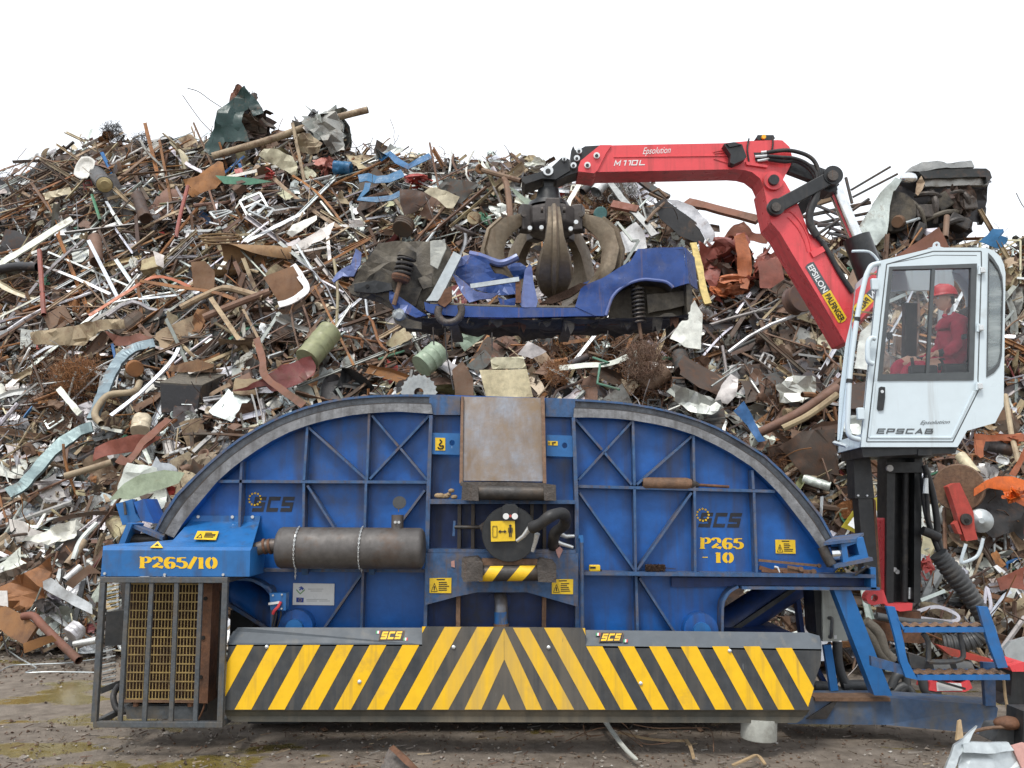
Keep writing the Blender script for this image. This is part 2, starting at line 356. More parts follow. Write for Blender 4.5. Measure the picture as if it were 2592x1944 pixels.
def font(mb, text, o, ux, uy, h, m, shear=0., lift=V((0, -1, 0)), width=None, bold=0.):
    cu = bpy.data.curves.new('t', 'FONT'); cu.body = text; cu.shear = shear; cu.offset = bold; cu.resolution_u = 3
    ob = bpy.data.objects.new('t', cu); COL.objects.link(ob); dg = bpy.context.evaluated_depsgraph_get()
    me = bpy.data.meshes.new_from_object(ob.evaluated_get(dg))
    xs = [v.co.x for v in me.vertices]; k = h if width is None else None
    sx = (width / (max(xs) - min(xs))) if width else h * 1.4
    o, ux, uy = V(o), V(ux), V(uy)
    mb.add([o + ux * (v.co.x * sx) + uy * (v.co.y * h * 1.4) + V(lift) * .003 for v in me.vertices], [list(p.vertices) for p in me.polygons], m)
    bpy.data.objects.remove(ob); bpy.data.curves.remove(cu); bpy.data.meshes.remove(me)
X, Y, ZZ = V((1, 0, 0)), V((0, 1, 0)), V((0, 0, 1))
# ================================================================== the scrap press
DW = 7.75; DR = 7.63
press = thing('scrap_press', 'big blue arched scrap press with yellow and black striped guard and muffler', 'scrap press', (-.2, 8.3, 0))
def part(mb, name, parent=None, **k): return mb.build(name, parent or press, **k)
# --- outlines (photo pixels)
O_L = L(Z1, (470, 960), (520, 865), (600, 742), (700, 642), (800, 547), (900, 462), (1000, 388), (1100, 327), (1200, 276), (1300, 233), (1400, 197), (1500, 168), (1600, 147), (1700, 134), (1800, 126), (1900, 121), (2000, 118), (2180, 119))
I_L = L(Z1, (590, 1010), (640, 930), (700, 850), (780, 755), (860, 660), (940, 588), (1010, 533), (1100, 470), (1200, 408), (1310, 352), (1420, 312), (1510, 286), (1600, 266), (1700, 247), (1800, 236), (1900, 229), (2000, 226), (2200, 240))
O_R = L(Z2, (1120, 146), (1200, 150), (1300, 157), (1400, 165), (1500, 178), (1600, 195), (1700, 217), (1800, 245), (1900, 279), (2000, 318)) + [(1841, 1093.6), (1890, 1122), (1940, 1154), (1981, 1192), (2031, 1244), (2078, 1302.5), (2114, 1368)]
I_R = L(Z2, (1110, 262), (1200, 262), (1300, 265), (1400, 271), (1480, 280), (1600, 300), (1720, 325), (1860, 370)) + [(1808.5, 1124.8), (1849, 1146.4), (1903.4, 1182), (1940, 1216), (1972.5, 1249), (2013, 1301), (2050.6, 1349.6), (2077, 1388)]
NS = 80
def band(Apx, Bpx, df, db, m, side=None, caps=True):
    mb = MB(m); A = [P(p.x, p.y, df) for p in resample(Apx, NS)]; B = [P(p.x, p.y, df) for p in resample(Bpx, NS)]
    e = V((0, db - df, 0)); n = NS
    mb.add(A + B, [[i, i + 1, n + i + 1, n + i] for i in range(n - 1)], m)
    mb.add(A + [p + e for p in A], [[i, n + i, n + i + 1, i + 1] for i in range(n - 1)], side)
    mb.add(B + [p + e for p in B], [[i, i + 1, n + i + 1, n + i] for i in range(n - 1)], side)
    mb.add([p + e for p in A] + [p + e for p in B], [[i, n + i, n + i + 1, i + 1] for i in range(n - 1)], side)
    if caps:
        for k in (0, n - 1): mb.add([A[k], B[k], B[k] + e, A[k] + e], [[0, 1, 2, 3]], m)
    return mb
def lerp_line(A, B, t): return [tuple(a.lerp(b, t))[:2] for a, b in zip(resample(A, NS), resample(B, NS))]
for O_, I_ in ((O_L, I_L), (O_R, I_R)):
    M1 = lerp_line(O_, I_, .12); M2 = lerp_line(O_, I_, .46); M3 = lerp_line(O_, I_, .52)
    part(band(O_, M1, 7.655, 7.80, 'blue_worn'), 'rim_edge', smooth=True)
    part(band(M1, M2, 7.668, 7.80, 'rim_outer'), 'outer_rim', smooth=True)
    part(band(M2, M3, 7.625, 7.80, 'dark_steel'), 'rim_lip', smooth=True)
    part(band(M3, I_, 7.602, 7.80, 'rim_inner', 'blue'), 'rim_track', smooth=True)
# --- front wall plate
w = O_L + O_R + L(Z3, (1090, 1240), (1090, 1320), (900, 1322), (700, 1324), (500, 1318), (420, 1320), (370, 1350), (335, 1400), (325, 1450), (325, 1800)) + L(Z4, (1340, 720), (1337, 300), (1290, 240), (1205, 197), (1050, 190), (700, 190))
w = w + [(400, 1400)]
part(MB('blue').poly(at(w, DW), (0, .05, 0)), 'front_wall')
# roof and rear wall: the same arch two metres back
top = [P(p[0], p[1], 7.7) for p in O_L + O_R]
mb = MB('blue'); n = len(top); bk = V((0, 1.95, 0))
mb.add([p + V((0, .11, 0)) for p in top] + [p + bk for p in top], [[i, i + 1, n + i + 1, n + i] for i in range(n - 1)])
mb.add([p + V((0, .11, -.05)) for p in top] + [p + bk + V((0, 0, -.05)) for p in top], [[i, n + i, n + i + 1, i + 1] for i in range(n - 1)])
part(mb, 'roof_plate', smooth=True)
part(MB('blue').poly([p + bk for p in top] + [P(2100, 1470, 7.7) + bk, P(420, 1470, 7.7) + bk], (0, .06, 0)), 'rear_wall')
# center top plate between the two tracks
part(MB('blue_worn').poly(at(L(Z1, (2178, 119), (2178, 238)) + L(Z2, (240, 246), (405, 246), (405, 130)), 7.66), (0, .09, 0)), 'top_plate')
part(MB('blue_worn').poly(at(L(Z2, (936, 141), (936, 256), (1118, 261), (1122, 147)), 7.66), (0, .09, 0)), 'top_plate')
# --- stiffening ribs: one bar each
def rib(z, a, b, th=.022, df=DR, name='rib', m='blue_worn', z2=None):
    A = P(*z(*a), df); B = P(*(z2 or z)(*b), df); c = V((0, (DW - df) / 2, 0))
    part(MB(m).beam(A + c, B + c, th, DW - df + .002), name)
for a, b in (((862, 659), (2165, 665)), ((1065, 1212), (2150, 1217))): rib(Z1, a, b, .026)
for a, b in (((1010, 530), (996, 955)), ((1420, 318), (1398, 655)), ((1398, 672), (1392, 1205)), ((1805, 238), (1790, 655)), ((1785, 672), (1768, 1205)), ((1766, 1225), (1755, 1600))): rib(Z1, a, b)
for a, b in (((1424, 322), (1786, 648)), ((1822, 250), (1985, 440)), ((2000, 455), (2163, 650)), ((2178, 250), (1808, 645)), ((1420, 685), (1740, 1195)), ((2150, 715), (1790, 1200)), ((1758, 1235), (1505, 1600))): rib(Z1, a, b, .02, DR + .012)
rib(Z2, (1140, 690), (645, 722), .026, z2=Z3)
for a, b in (((1480, 282), (1490, 685)), ((1490, 705), (1497, 1222)), ((1857, 373), (1862, 700)), ((1864, 718), (1868, 1228)), ((1500, 1250), (1510, 1620))): rib(Z2, a, b)
for a, b in (((503, 590), (510, 712)), ((513, 730), (530, 1235))): rib(Z3, a, b)
for a, b in (((1118, 268), (1288, 462)), ((1302, 480), (1472, 680)), ((1474, 288), (1142, 650)), ((1850, 376), (1504, 680)), ((1147, 730), (1490, 1212)), ((1845, 730), (1508, 1210)), ((1522, 1262), (1740, 1600))): rib(Z2, a, b, .02, DR + .012)
# the long shelf rib and its channel beam on the right
rib(Z2, (1145, 1232), (1268, 1250), .03, 7.55, z2=Z3, name='shelf_rib')
mb = MB('blue'); fr = 7.55
mb.poly(at(L(Z3, (0, 1258), (1262, 1262), (1262, 1318), (900, 1318), (420, 1312), (200, 1316), (0, 1316)), 7.7), (0, .05, 0), 'blue_dark')
part(mb, 'channel_web')
part(MB('blue_worn').beam(P(*Z3(420, 1316), 7.66), P(*Z3(1266, 1322), 7.66), .024, .20), 'lower_flange')
part(MB('blue_light').poly(at(L(Z3, (1238, 1205), (1270, 1196), (1274, 1330), (1240, 1330)), 7.56), (0, .2, 0)), 'beam_end_plate')
# rounded flange of the right cutout and of the left one
def flange(pts, name, d0=7.6):
    c = bez([V((*p, 0)) for p in pts], 4); mb = MB('blue_worn')
    A = [P(p.x, p.y, d0) for p in c]; n = len(A); e = V((0, .2, 0))
    nrm = []
    for i in range(n):
        t = (A[min(i + 1, n - 1)] - A[max(i - 1, 0)]).normalized(); nrm.append(V((-t.z, 0, t.x)) * .022)
    q = A + [p + e for p in A] + [p + o for p, o in zip(A, nrm)] + [p + e + o for p, o in zip(A, nrm)]
    fs = []
    for i in range(n - 1):
        for a, b in ((0, 1), (1, 3), (3, 2), (2, 0)): fs.append([a * n + i, a * n + i + 1, b * n + i + 1, b * n + i])
    mb.add(q, fs); part(mb, name, smooth=True)
flange(L(Z3, (326, 1700), (326, 1450), (342, 1390), (372, 1350), (420, 1322)), 'cutout_flange')
flange(L(Z4, (1050, 192), (1200, 198), (1290, 242), (1337, 300), (1340, 700)), 'cutout_flange')
# --- centre frame: two columns, the sloping chute plate, shelf and recess
def colm(z, pts, d0, name, m='blue_worn', d1=DW): part(MB(m).poly(at(L(z, *pts), d0), (0, d1 - d0, 0)), name)
colm(Z2, ((213, 248), (233, 248), (218, 800), (195, 1650), (175, 1650), (192, 800)), 7.56, 'frame_column')
colm(Z2, ((1100, 262), (1120, 262), (1142, 800), (1148, 1650), (1122, 1650), (1118, 800)), 7.56, 'frame_column')
mb = MB('steel_plate'); a = at(L(Z2, (427, 132), (908, 140)), 7.62) + at(L(Z2, (922, 660), (418, 655)), 7.36)
mb.poly(a, (0, .03, 0)); part(mb, 'chute_plate')
for xa, xb in (((410, 425), (400, 420)), ((908, 930), (920, 942))):
    mb = MB('rust_edge'); q = [P(*Z2(xa[0], 130), 7.58), P(*Z2(xa[1], 130), 7.58), P(*Z2(xb[1], 672), 7.32), P(*Z2(xb[0], 672), 7.32)]
    mb.poly(q, (0, .2, 0)); part(mb, 'chute_side')
for r_, hx, hy in ((((233, 357), (404, 362), (402, 495), (230, 490)), 355, 420), (((942, 370), (1108, 376), (1110, 508), (942, 502)), 1055, 436)):
    c = P(*Z2(hx, hy), 7.60); hole = [c + V((math.cos(k * .524) * .024, 0, math.sin(k * .524) * .026)) for k in range(12)]
    part(MB('blue_light').holes(at(L(Z2, *r_), 7.60), [hole], (0, .03, 0)), 'lifting_plate')
colm(Z2, ((213, 770), (1120, 776), (1120, 800), (213, 800)), 7.5, 'cross_shelf', 'blue_worn')
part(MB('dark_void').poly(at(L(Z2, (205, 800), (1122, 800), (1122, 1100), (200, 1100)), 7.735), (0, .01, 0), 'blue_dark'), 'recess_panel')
for x in (400, 485, 852, 932): rib(Z2, (x, 800), (x - 3, 1090), .03, 7.6, 'recess_stiffener', 'dark_steel')
rib(Z2, (205, 1092), (1122, 1096), .03, 7.5, 'recess_sill')
# hinge pins
def hinge(bl, sh, df, shm, name):
    for q in bl: part(MB('grease_steel').poly(at(L(Z2, *q), df), (0, .24, 0)), 'hinge_block', bevel=.012)
    (xa, ya), (xb, yb), r = sh
    part(MB(shm).tube([P(*Z2(xa, ya), df + .1), P(*Z2(xb, yb), df + .1)], r, 20), name, smooth=True)
hinge([((418, 678), (515, 684), (520, 782), (412, 775)), ((922, 672), (1000, 682), (1003, 780), (928, 778))], ((500, 728), (940, 735), .062), 7.22, 'dark_steel', 'hinge_pin')
colm(Z2, ((410, 660), (925, 668), (930, 692), (405, 686)), 7.3, 'chute_lip', 'grease_steel', 7.5)
hinge([((415, 1138), (510, 1130), (545, 1165), (545, 1280), (425, 1285), (412, 1250)), ((905, 1140), (985, 1155), (1003, 1180), (1003, 1290), (890, 1285), (883, 1160))], ((530, 1232), (900, 1228), .066), 7.2, 'dark_steel', 'hinge_pin')
mb = MB('yellow_paint')          # hand painted yellow stripes wrapped on the lower pin
a = P(*Z2(530, 1232), 7.3); b = P(*Z2(900, 1228), 7.3)
for t0, t1, sk in ((.08, .30, .10), (.56, .82, .12)):
    k = 9; vs = []
    for i in range(k):
        an = math.radians(-100 + 165 * i / (k - 1)); o = V((0, -math.cos(an), math.sin(an))) * .0675
        for t in (t0, t1): vs.append(a.lerp(b, t + sk * math.sin(an)) + o)
    mb.add(vs, [[2 * i, 2 * i + 1, 2 * i + 3, 2 * i + 2] for i in range(k - 1)])
part(mb, 'painted_stripe', smooth=True)
part(MB('rust_edge').beam(P(*Z2(540, 1172), 7.36), P(*Z2(885, 1176), 7.36), .09, .1), 'hinge_bar')
# lower hanger plate
part(MB('blue_worn').poly(at(L(Z2, (190, 1105), (1140, 1108), (1138, 1440), (910, 1375), (820, 1350), (515, 1350), (390, 1375), (185, 1430)), 7.5), (0, .06, 0)), 'hanger_plate', bevel=.004)
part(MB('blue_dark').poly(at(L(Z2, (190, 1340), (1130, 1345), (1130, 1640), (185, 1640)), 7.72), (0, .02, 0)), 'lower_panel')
for x in (396, 927): part(MB('rust_edge').beam(P(*Z2(x, 1345), 7.62), P(*Z2(x - 3, 1640), 7.62), .035, .12), 'lower_post')
p = [P(*Z2(655, 1372), 7.72), P(*Z2(657, 1385), 7.6), P(*Z2(660, 1430), 7.5), P(*Z2(660, 1490), 7.48), P(*Z2(660, 1600), 7.48)]
pp = MB('steel_plate').tube(bez(p, 5), .056, 18).build('drain_pipe', press, smooth=True)
MB('blue_light').tube([P(*Z2(658, 1470), 7.48), P(*Z2(660, 1545), 7.48)], .0575, 18).build('pipe_band', pp, smooth=True)
MB('rust_edge').tube([P(*Z2(660, 1545), 7.48), P(*Z2(660, 1562), 7.48)], .066, 18).build('pipe_flange', pp, smooth=True)
part(MB('blue_dark').poly(at(L(Z2, (580, 1375), (610, 1358), (700, 1358), (720, 1375), (720, 1420), (700, 1448), (605, 1448), (580, 1420)), 7.69), (0, .03, 0)), 'pipe_socket')
# --- press cylinder end in the recess, its sign, bracket and hose
c = P(*Z2(712, 985), 7.3)
barrel = MB('grease_steel').tube([c + V((0, -.02, 0)), c + V((0, .42, 0))], [.233, .233], 36).build('cylinder_cap', press, smooth=True)
MB('black_paint').tube([c + V((0, -.05, 0)), c + V((0, -.021, 0))], [.228, .232], 36).build('cap_plate', barrel, smooth=True)
MB('grease_steel').poly(at(L(Z2, (520, 935), (560, 905), (590, 1060), (545, 985)), 7.4), (0, .1, 0)).build('cap_lug', barrel)
mb = MB('black_paint').poly(at(L(Z2, (667, 815), (690, 800), (745, 800), (763, 818), (763, 905), (667, 905)), 7.2), (0, .02, 0)); mb.build('sign_bracket', barrel)
for x in (690, 745): MB('white_plate').disc(P(*Z2(x, 877), 7.19), Y, .026, .02, 14).build('bracket_bolt', barrel, smooth=True)
MB('red_faded').disc(P(*Z2(717, 875), 7.19), Y, .012, .02, 12).build('bracket_bolt', barrel)
sg = MB('yellow_sign').poly(at(L(Z2, (595, 908), (745, 903), (748, 1030), (597, 1035)), 7.21), (0, .01, 0)); D = 7.205
k = MB('black_ink')
def ln(mb, z, a, b, wpx, d, m='black_ink'):
    mb.beam(P(*z(*a), d), P(*z(*b), d), wpx * .4069 * d / F, .003, m=m)
for a, b in (((608, 938), (634, 938)), ((634, 938), (634, 1006)), ((634, 1006), (608, 1006)), ((608, 1006), (608, 938))): ln(sg, Z2, a, b, 3, D)
ln(sg, Z2, (652, 972), (684, 972), 6, D)
for q in (((642, 972), (656, 960), (656, 984)), ((694, 972), (680, 960), (680, 984))): sg.poly(at(L(Z2, *q), D - .002), (0, .003, 0), 'black_ink')
ln(sg, Z2, (717, 945), (717, 980), 15, D); ln(sg, Z2, (712, 978), (712, 1006), 6, D - .001); ln(sg, Z2, (722, 978), (722, 1006), 6, D - .001)
ln(sg, Z2, (705, 948), (705, 978), 4, D - .001); ln(sg, Z2, (729, 948), (729, 978), 4, D - .001)
sg.disc(P(*Z2(717, 936), D), Y, .011, .003, 12, 'black_ink'); sg.build('warning_sign', barrel)
hs = [P(*Z2(848, 950), 7.05), P(*Z2(900, 925), 7.0), P(*Z2(970, 875), 6.98), P(*Z2(1030, 858), 7.05), P(*Z2(1062, 885), 7.15), P(*Z2(1050, 935), 7.25), P(*Z2(1000, 975), 7.33), P(*Z2(985, 1030), 7.4), P(*Z2(985, 1060), 7.5)]
part(MB('rubber').tube(bez(hs, 6), [.048 + .003 * math.sin(i * .7) for i in range(49)], 14), 'hydraulic_hose', smooth=True)
for q in (((838, 948), (800, 1000), (758, 1030)), ((885, 985), (872, 1040), (855, 1095)), ((1028, 985), (1060, 1002), (1112, 1000)), ((985, 1030), (1040, 1050), (1105, 1070))):
    d0 = 7.1 if q[0][0] < 900 else 7.45
    part(MB('zinc_bolt').tube([P(*Z2(*s), d0 + .03 * i) for i, s in enumerate(q)], [.024, .019, .015], 10), 'hose_fitting', smooth=True)
part(MB('pink_rag').poly(at(L(Z2, (1000, 1085), (1025, 1065), (1045, 1085), (1020, 1140), (1005, 1110)), 7.45), (0, .02, 0)), 'rag_strip')
part(MB('pink_rag').poly(at(L(Z2, (348, 1158), (370, 1152), (372, 1196), (350, 1190)), 7.49), (0, .01, 0)), 'seal_tag')
# thin pipe on the right of the frame
part(MB('blue_worn').tube([P(*Z2(1160, 1040), 7.5), P(*Z2(1166, 1620), 7.5)], .018, 10), 'riser_pipe', smooth=True)
part(MB('blue_light').poly(at(L(Z2, (1142, 995), (1170, 995), (1174, 1048), (1154, 1050), (1150, 1015), (1142, 1015)), 7.5), (0, .05, 0)), 'pipe_bracket')
# gate valve spindle left of the cap
part(MB('dark_steel').tube([P(*Z2(370, 945), 7.5), P(*Z2(530, 945), 7.5)], .017, 10), 'valve_spindle', smooth=True)
part(MB('blue_worn').beam(P(*Z2(370, 905), 7.5), P(*Z2(364, 1000), 7.5), .02, .02), 'valve_handle')
# bearing bosses at the bottom
for z, x, y in ((Z1, 1345, 1570), (Z2, 1905, 1590)):
    c = P(*z(x, y), 7.62)
    b_ = MB('blue').tube([c, c + V((0, .13, 0))], .15, 30).build('bearing_boss', press, smooth=True)
    MB('blue_light').tube([c + V((0, -.05, 0)), c + V((0, -.001, 0))], .075, 24).build('boss_cap', b_, smooth=True)
# hydraulic rams seen through the two cutouts
part(MB('blue_dark').tube([P(*Z6(60, 560), 8.35), P(*Z6(600, 210), 8.5)], .16, 26), 'hydraulic_ram', smooth=True)
part(MB('black_paint').beam(P(*Z6(140, 560), 8.2), P(*Z6(600, 250), 8.25), .04, .05), 'ram_pipe')
part(MB('blue').tube([P(*Z4(930, 150), 8.3), P(*Z4(1420, 470), 8.05)], .15, 26), 'hydraulic_ram', smooth=True)
part(MB('blue_worn').beam(P(*Z4(1030, 345), 8.0), P(*Z4(1330, 530), 7.95), .03, .05), 'ram_pipe')
part(MB('black_paint').poly(at(L(Z4, (1060, 400), (1150, 420), (1220, 500), (1220, 700), (1050, 700)), 8.1), (0, .2, 0)), 'ram_foot')
# --- switch box with red lever
sb = MB('blue_light').poly(at(L(Z4, (1333, 280), (1450, 282), (1446, 402), (1340, 398)), 7.52), (0, .1, 0)).build('switch_box', press, bevel=.004)
MB('white_plate').beam(P(*Z4(1328, 355), 7.5), P(*Z4(1405, 344), 7.5), .02, .02).build('lever_grip', sb)
MB('red').tube([P(*Z4(1412, 340), 7.5), P(*Z4(1395, 375), 7.49), P(*Z4(1365, 405), 7.49), P(*Z4(1357, 425), 7.5)], .013, 8).build('red_lever', sb, smooth=True)
for i, (x0, x1) in enumerate(((1350, 1350), (1368, 1362), (1400, 1385))):
    MB('rubber').tube(bez([P(*Z4(x0 + 10, 400), 7.55), P(*Z4(x0 + 12, 440), 7.53), P(*Z4(x1, 530), 7.55), P(*Z4(x1, 600), 7.6)], 4), .007, 6).build('cable', sb)
for x, y in ((1358, 296), (1420, 290), (1418, 388)): MB('zinc_bolt').disc(P(*Z4(x, y), 7.515), Y, .008, .012, 10).build('bolt', sb)
# --- plates and lettering
pl = MB('white_plate').poly(at(L(Z1, (1333, 1293), (1589, 1297), (1586, 1431), (1328, 1428)), 7.735), (0, .012, 0)); D = 7.732
for q, m in ((((1352, 1330), (1376, 1356), (1404, 1330), (1404, 1338), (1376, 1364), (1352, 1338)), 'logo_green'), (((1364, 1324), (1382, 1312), (1400, 1326), (1390, 1338), (1384, 1330), (1374, 1340), (1368, 1334), (1380, 1322)), 'eu_blue'), (((1352, 1382), (1398, 1384), (1396, 1413), (1351, 1411)), 'eu_blue')):
    pl.poly(at(L(Z1, *q), D), (0, .003, 0), m)
for k in range(12): pl.disc(P(*Z1(1375 + 9 * math.cos(k * .5236), 1397.5 + 9 * math.sin(k * .5236)), D - .003), Y, .0025, .002, 5, 'yellow_sign')
for y, xs in ((1330, (1425, 1520)), (1342, (1440, 1510)), (1394, (1415, 1545)), (1404, (1415, 1480)), (1404, (1495, 1560))): ln(pl, Z1, (xs[0], y), (xs[1], y), 4, D, 'text_grey')
pl.build('information_plate', press)
def warn(z, q, d, name='warning_label', parent=None, rows=5):
    mb = MB('yellow_sign').poly(at(L(z, *q), d), (0, .006, 0)); (x0, y0), (x1, y1), (x2, y2), (x3, y3) = q
    def uv(u, v, e=.002): return P(*z(x0 + (x1 - x0) * u + (x3 - x0) * v, y0 + (y1 - y0) * u + (y3 - y0) * v), d - e)
    hgt = (uv(0, 0) - uv(0, 1)).length
    mb.beam(uv(.32, .1), uv(.7, .1), hgt * .07, .002, m='black_ink')
    for i in range(rows): mb.beam(uv(.42, .3 + i * .13), uv(.42 + R.uniform(.25, .5), .3 + i * .13), hgt * .06, .002, m='black_ink')
    for a, b in (((.08, .9), (.22, .35)), ((.22, .35), (.36, .9)), ((.36, .9), (.08, .9))): mb.beam(uv(*a), uv(*b), hgt * .035, .002, m='black_ink')
    mb.beam(uv(.22, .55), uv(.22, .82), hgt * .07, .002, m='black_ink')
    return mb.build(name, parent or press)
warn(Z2, ((215, 1262), (351, 1260), (349, 1355), (214, 1354)), 7.49)
warn(Z2, ((976, 1270), (1108, 1268), (1107, 1362), (975, 1360)), 7.49)
warn(Z3, ((645, 1022), (769, 1024), (772, 1110), (648, 1107)), 7.74)
sg = MB('yellow_sign').poly(at(L(Z2, (250, 388), (312, 390), (312, 468), (250, 467)), 7.594), (0, .005, 0))
hk = bez([V((*Z2(*p), 0)) for p in ((284, 405), (290, 415), (280, 424), (276, 432), (284, 440), (297, 438), (300, 446), (292, 456), (276, 456), (266, 447))], 4)
sg.tube([P(p.x, p.y, 7.592) for p in hk], .0065, 6, 'black_ink'); ln(sg, Z2, (281, 398), (281, 408), 8, 7.592); sg.build('hook_sign', press)
sg = MB('yellow_sign').poly(at(L(Z2, (950, 408), (1012, 410), (1012, 437), (951, 435)), 7.594), (0, .005, 0))
ln(sg, Z2, (958, 416), (958, 430), 6, 7.592); ln(sg, Z2, (976, 422), (1000, 416), 8, 7.592); ln(sg, Z2, (980, 416), (982, 434), 8, 7.5915); sg.build('hook_sign', press)
tri = MB('yellow_sign').poly(at(L(Z3, (1018, 1225), (1055, 1180), (1089, 1226)), 7.735), (0, .008, 0))
for a, b in (((1026, 1221), (1055, 1187)), ((1055, 1187), (1081, 1221)), ((1081, 1222), (1026, 1222))): ln(tri, Z3, a, b, 4, 7.733)
tri.disc(P(*Z3(1055, 1212), 7.733), Y, .014, .003, 9, 'black_ink'); tri.build('hazard_triangle', press)
def plane_from(z, p0, p1, ptop, d, base=.0025):
    a = P(*z(*p0), d); b = P(*z(*p1), d); c = P(*z(*ptop), d); return a, (b - a).normalized(), (c - a).normalized(), (b - a).length, (c - a).length
def stencil(z, text, p0, p1, ptop, d, name, m='yellow_paint', parent=None):
    o, ux, uy, w_, h_ = plane_from(z, p0, p1, ptop, d); tot = sum(SW[c] + .06 for c in text); mb = MB(m)
    letters(mb, text, lambda u, v, k: o + ux * (u * w_ / tot) + uy * (v * h_) + V((0, -.003 - .0004 * k, 0)), 'stencil', m)
    return mb.build(name, parent or press)
stencil(Z2, 'P265', (1895, 1078), (2172, 1081), (1897, 1009), DW, 'stencil_lettering')
stencil(Z2, '10', (1990, 1165), (2112, 1168), (1990, 1100), DW, 'stencil_lettering')
stencil(Z2, '-', (1905, 1163), (1965, 1163), (1905, 1098), DW, 'stencil_lettering')
def scs(z, p0, p1, ptop, ring, rr, d, name='maker_logo'):
    o, ux, uy, w_, h_ = plane_from(z, p0, p1, ptop, d); mb = MB('ink_worn')
    letters(mb, 'SCS', lambda u, v, k: o + ux * (u * w_ / 4.05) + uy * (v * h_) + V((0, -.003 - .0004 * k, 0)), 'tech', 'ink_worn', wt=.26, shear=.28, adv=1.32)
    c = P(*z(*ring), d - .006)
    for k in range(12):
        q = c + V((math.cos(k * .5236), 0, math.sin(k * .5236))) * rr
        st = [q + V((math.sin(j * math.pi / 5), 0, math.cos(j * math.pi / 5))) * (.0125 if j % 2 == 0 else .0065) for j in range(10)]
        mb.poly(st, (0, .002, 0), 'yellow_paint')
    mb.build(name, press)
scs(Z1, (1075, 848), (1345, 848), (1078, 756), (1094, 770), .053, DW)
scs(Z3, (165, 944), (440, 946), (168, 855), (194, 868), .053, DW)
# --- muffler with chains
m0 = P(*Z1(1232, 1072), 7.42); m1 = P(*Z1(2152, 1078), 7.42); Rm = .175
muf = MB('muffler').lathe(m0, m1, [(0, 0), (0, .09), (.006, .14), (.018, .165), (.035, Rm), (.965, Rm), (.982, .165), (.994, .14), (1, .09), (1, 0)], 36).build('muffler', press, smooth=True, ang=60)
st = P(*Z1(1980, 965), 7.42)
MB('muffler').tube([st + V((0, 0, -.02)), P(*Z1(1982, 868), 7.42)], .052, 20, cap=False).build('outlet_pipe', muf, smooth=True)
MB('core_dark').disc(P(*Z1(1982, 876), 7.42), ZZ, .047, .01, 20).build('outlet_bore', muf)
MB('black_paint').disc(P(*Z1(1993, 792), 7.45), V((.12, -1, .35)), .058, .008, 24).build('rain_flap', muf, smooth=True)
MB('rust').beam(P(*Z1(1988, 812), 7.45), P(*Z1(1988, 850), 7.42), .006, .006).build('flap_hinge', muf)
for x in (1968, 1990): MB('zinc_bolt').disc(P(*Z1(x, 914), 7.36), Y, .012, .02, 10).build('bolt', muf)
MB('muffler').tube([P(*Z1(1085, 1088), 7.4), P(*Z1(1140, 1070), 7.4), P(*Z1(1180, 1062), 7.42), P(*Z1(1240, 1058), 7.42)], [.056, .056, .062, .058], 18).build('inlet_pipe', muf, smooth=True)
for x in (1150, 1182): MB('rust').tube([P(*Z1(x, 1066), 7.41), P(*Z1(x + 14, 1063), 7.41)], .067, 18).build('pipe_clamp', muf, smooth=True)
for xs in ((1375, 1345), (1768, 1757)):
    mb = MB('zinc_bolt'); path = []
    for i in range(12):
        a = math.radians(80 - 155 * i / 11); path.append(P(*Z1(xs[0] - 12 * i / 11, 1072), 7.42) + V((0, -math.cos(a) * (Rm + .012), math.sin(a) * (Rm + .012))))
    path += [P(*Z1(xs[1] + 2, 1190), 7.36), P(*Z1(xs[1], 1268 if xs[0] < 1500 else 1228), 7.4)]
    q = resample(path, 34)
    for i in range(33):
        a, b = q[i], q[i + 1]; t = (b - a).normalized(); sd = (X if i % 2 else Y) * .006
        c = (a + b) / 2; lp = [c + t * (b - a).length * .68 * math.cos(k * math.pi / 3) + sd * math.sin(k * math.pi / 3) for k in range(7)]
        mb.tube(lp, .0026, 5, cap=False)
    mb.build('chain', press)
# bracket legs under the muffler
for x in (1420, 1830): part(MB('blue_worn').beam(P(*Z1(x, 1150), 7.55), P(*Z1(x, 1212), 7.6), .05, .15), 'muffler_saddle')
# --- hood over the power pack
hood = MB('blue_light')
fl = [(-1, 1)]
f0 = at(L(Z1, (148, 1088), (1066, 1090), (1060, 1252), (135, 1250)), 7.16)
t0 = [P(*Z1(150, 1062), 7.20), P(*Z1(1076, 1070), 7.20)]
bk_ = [P(*Z1(1122, 912), DW - .03), P(*Z1(690, 908), DW - .03), P(*Z1(586, 1024), 7.42), P(*Z1(200, 1052), 7.30)]
hood.poly(f0, (0, .02, 0)); hood.add([f0[0], f0[1], t0[1], t0[0]], [[0, 1, 2, 3]])
hood.add([t0[0], t0[1]] + bk_, [[0, 1, 2, 3, 4, 5]]); hood.add([p - V((0, 0, .02)) for p in [t0[0], t0[1]] + bk_], [[5, 4, 3, 2, 1, 0]])
fl_ = at(L(Z1, (702, 872), (1128, 874), (1122, 912), (690, 908)), DW - .03); hood.poly(fl_, (0, .02, 0))
hood.add([f0[0], t0[0], t0[0] + V((0, .9, 0)), f0[3] + V((0, .9, 0)), f0[3]], [[0, 1, 2, 3, 4]])
hood.add([f0[1], f0[2], f0[2] + V((0, .4, 0)), t0[1] + V((0, .4, 0)), t0[1]], [[0, 1, 2, 3, 4]])
hood = hood.build('hood', press)
stencil(Z1, 'P265/10', (376, 1199), (868, 1203), (378, 1128), 7.16, 'stencil_lettering', parent=hood)
for x, y in ((160, 1233), (533, 1240), (897, 1240)): MB('zinc_bolt').disc(P(*Z1(x, y), 7.155), Y, .011, .012, 12).build('bolt', hood, smooth=True)
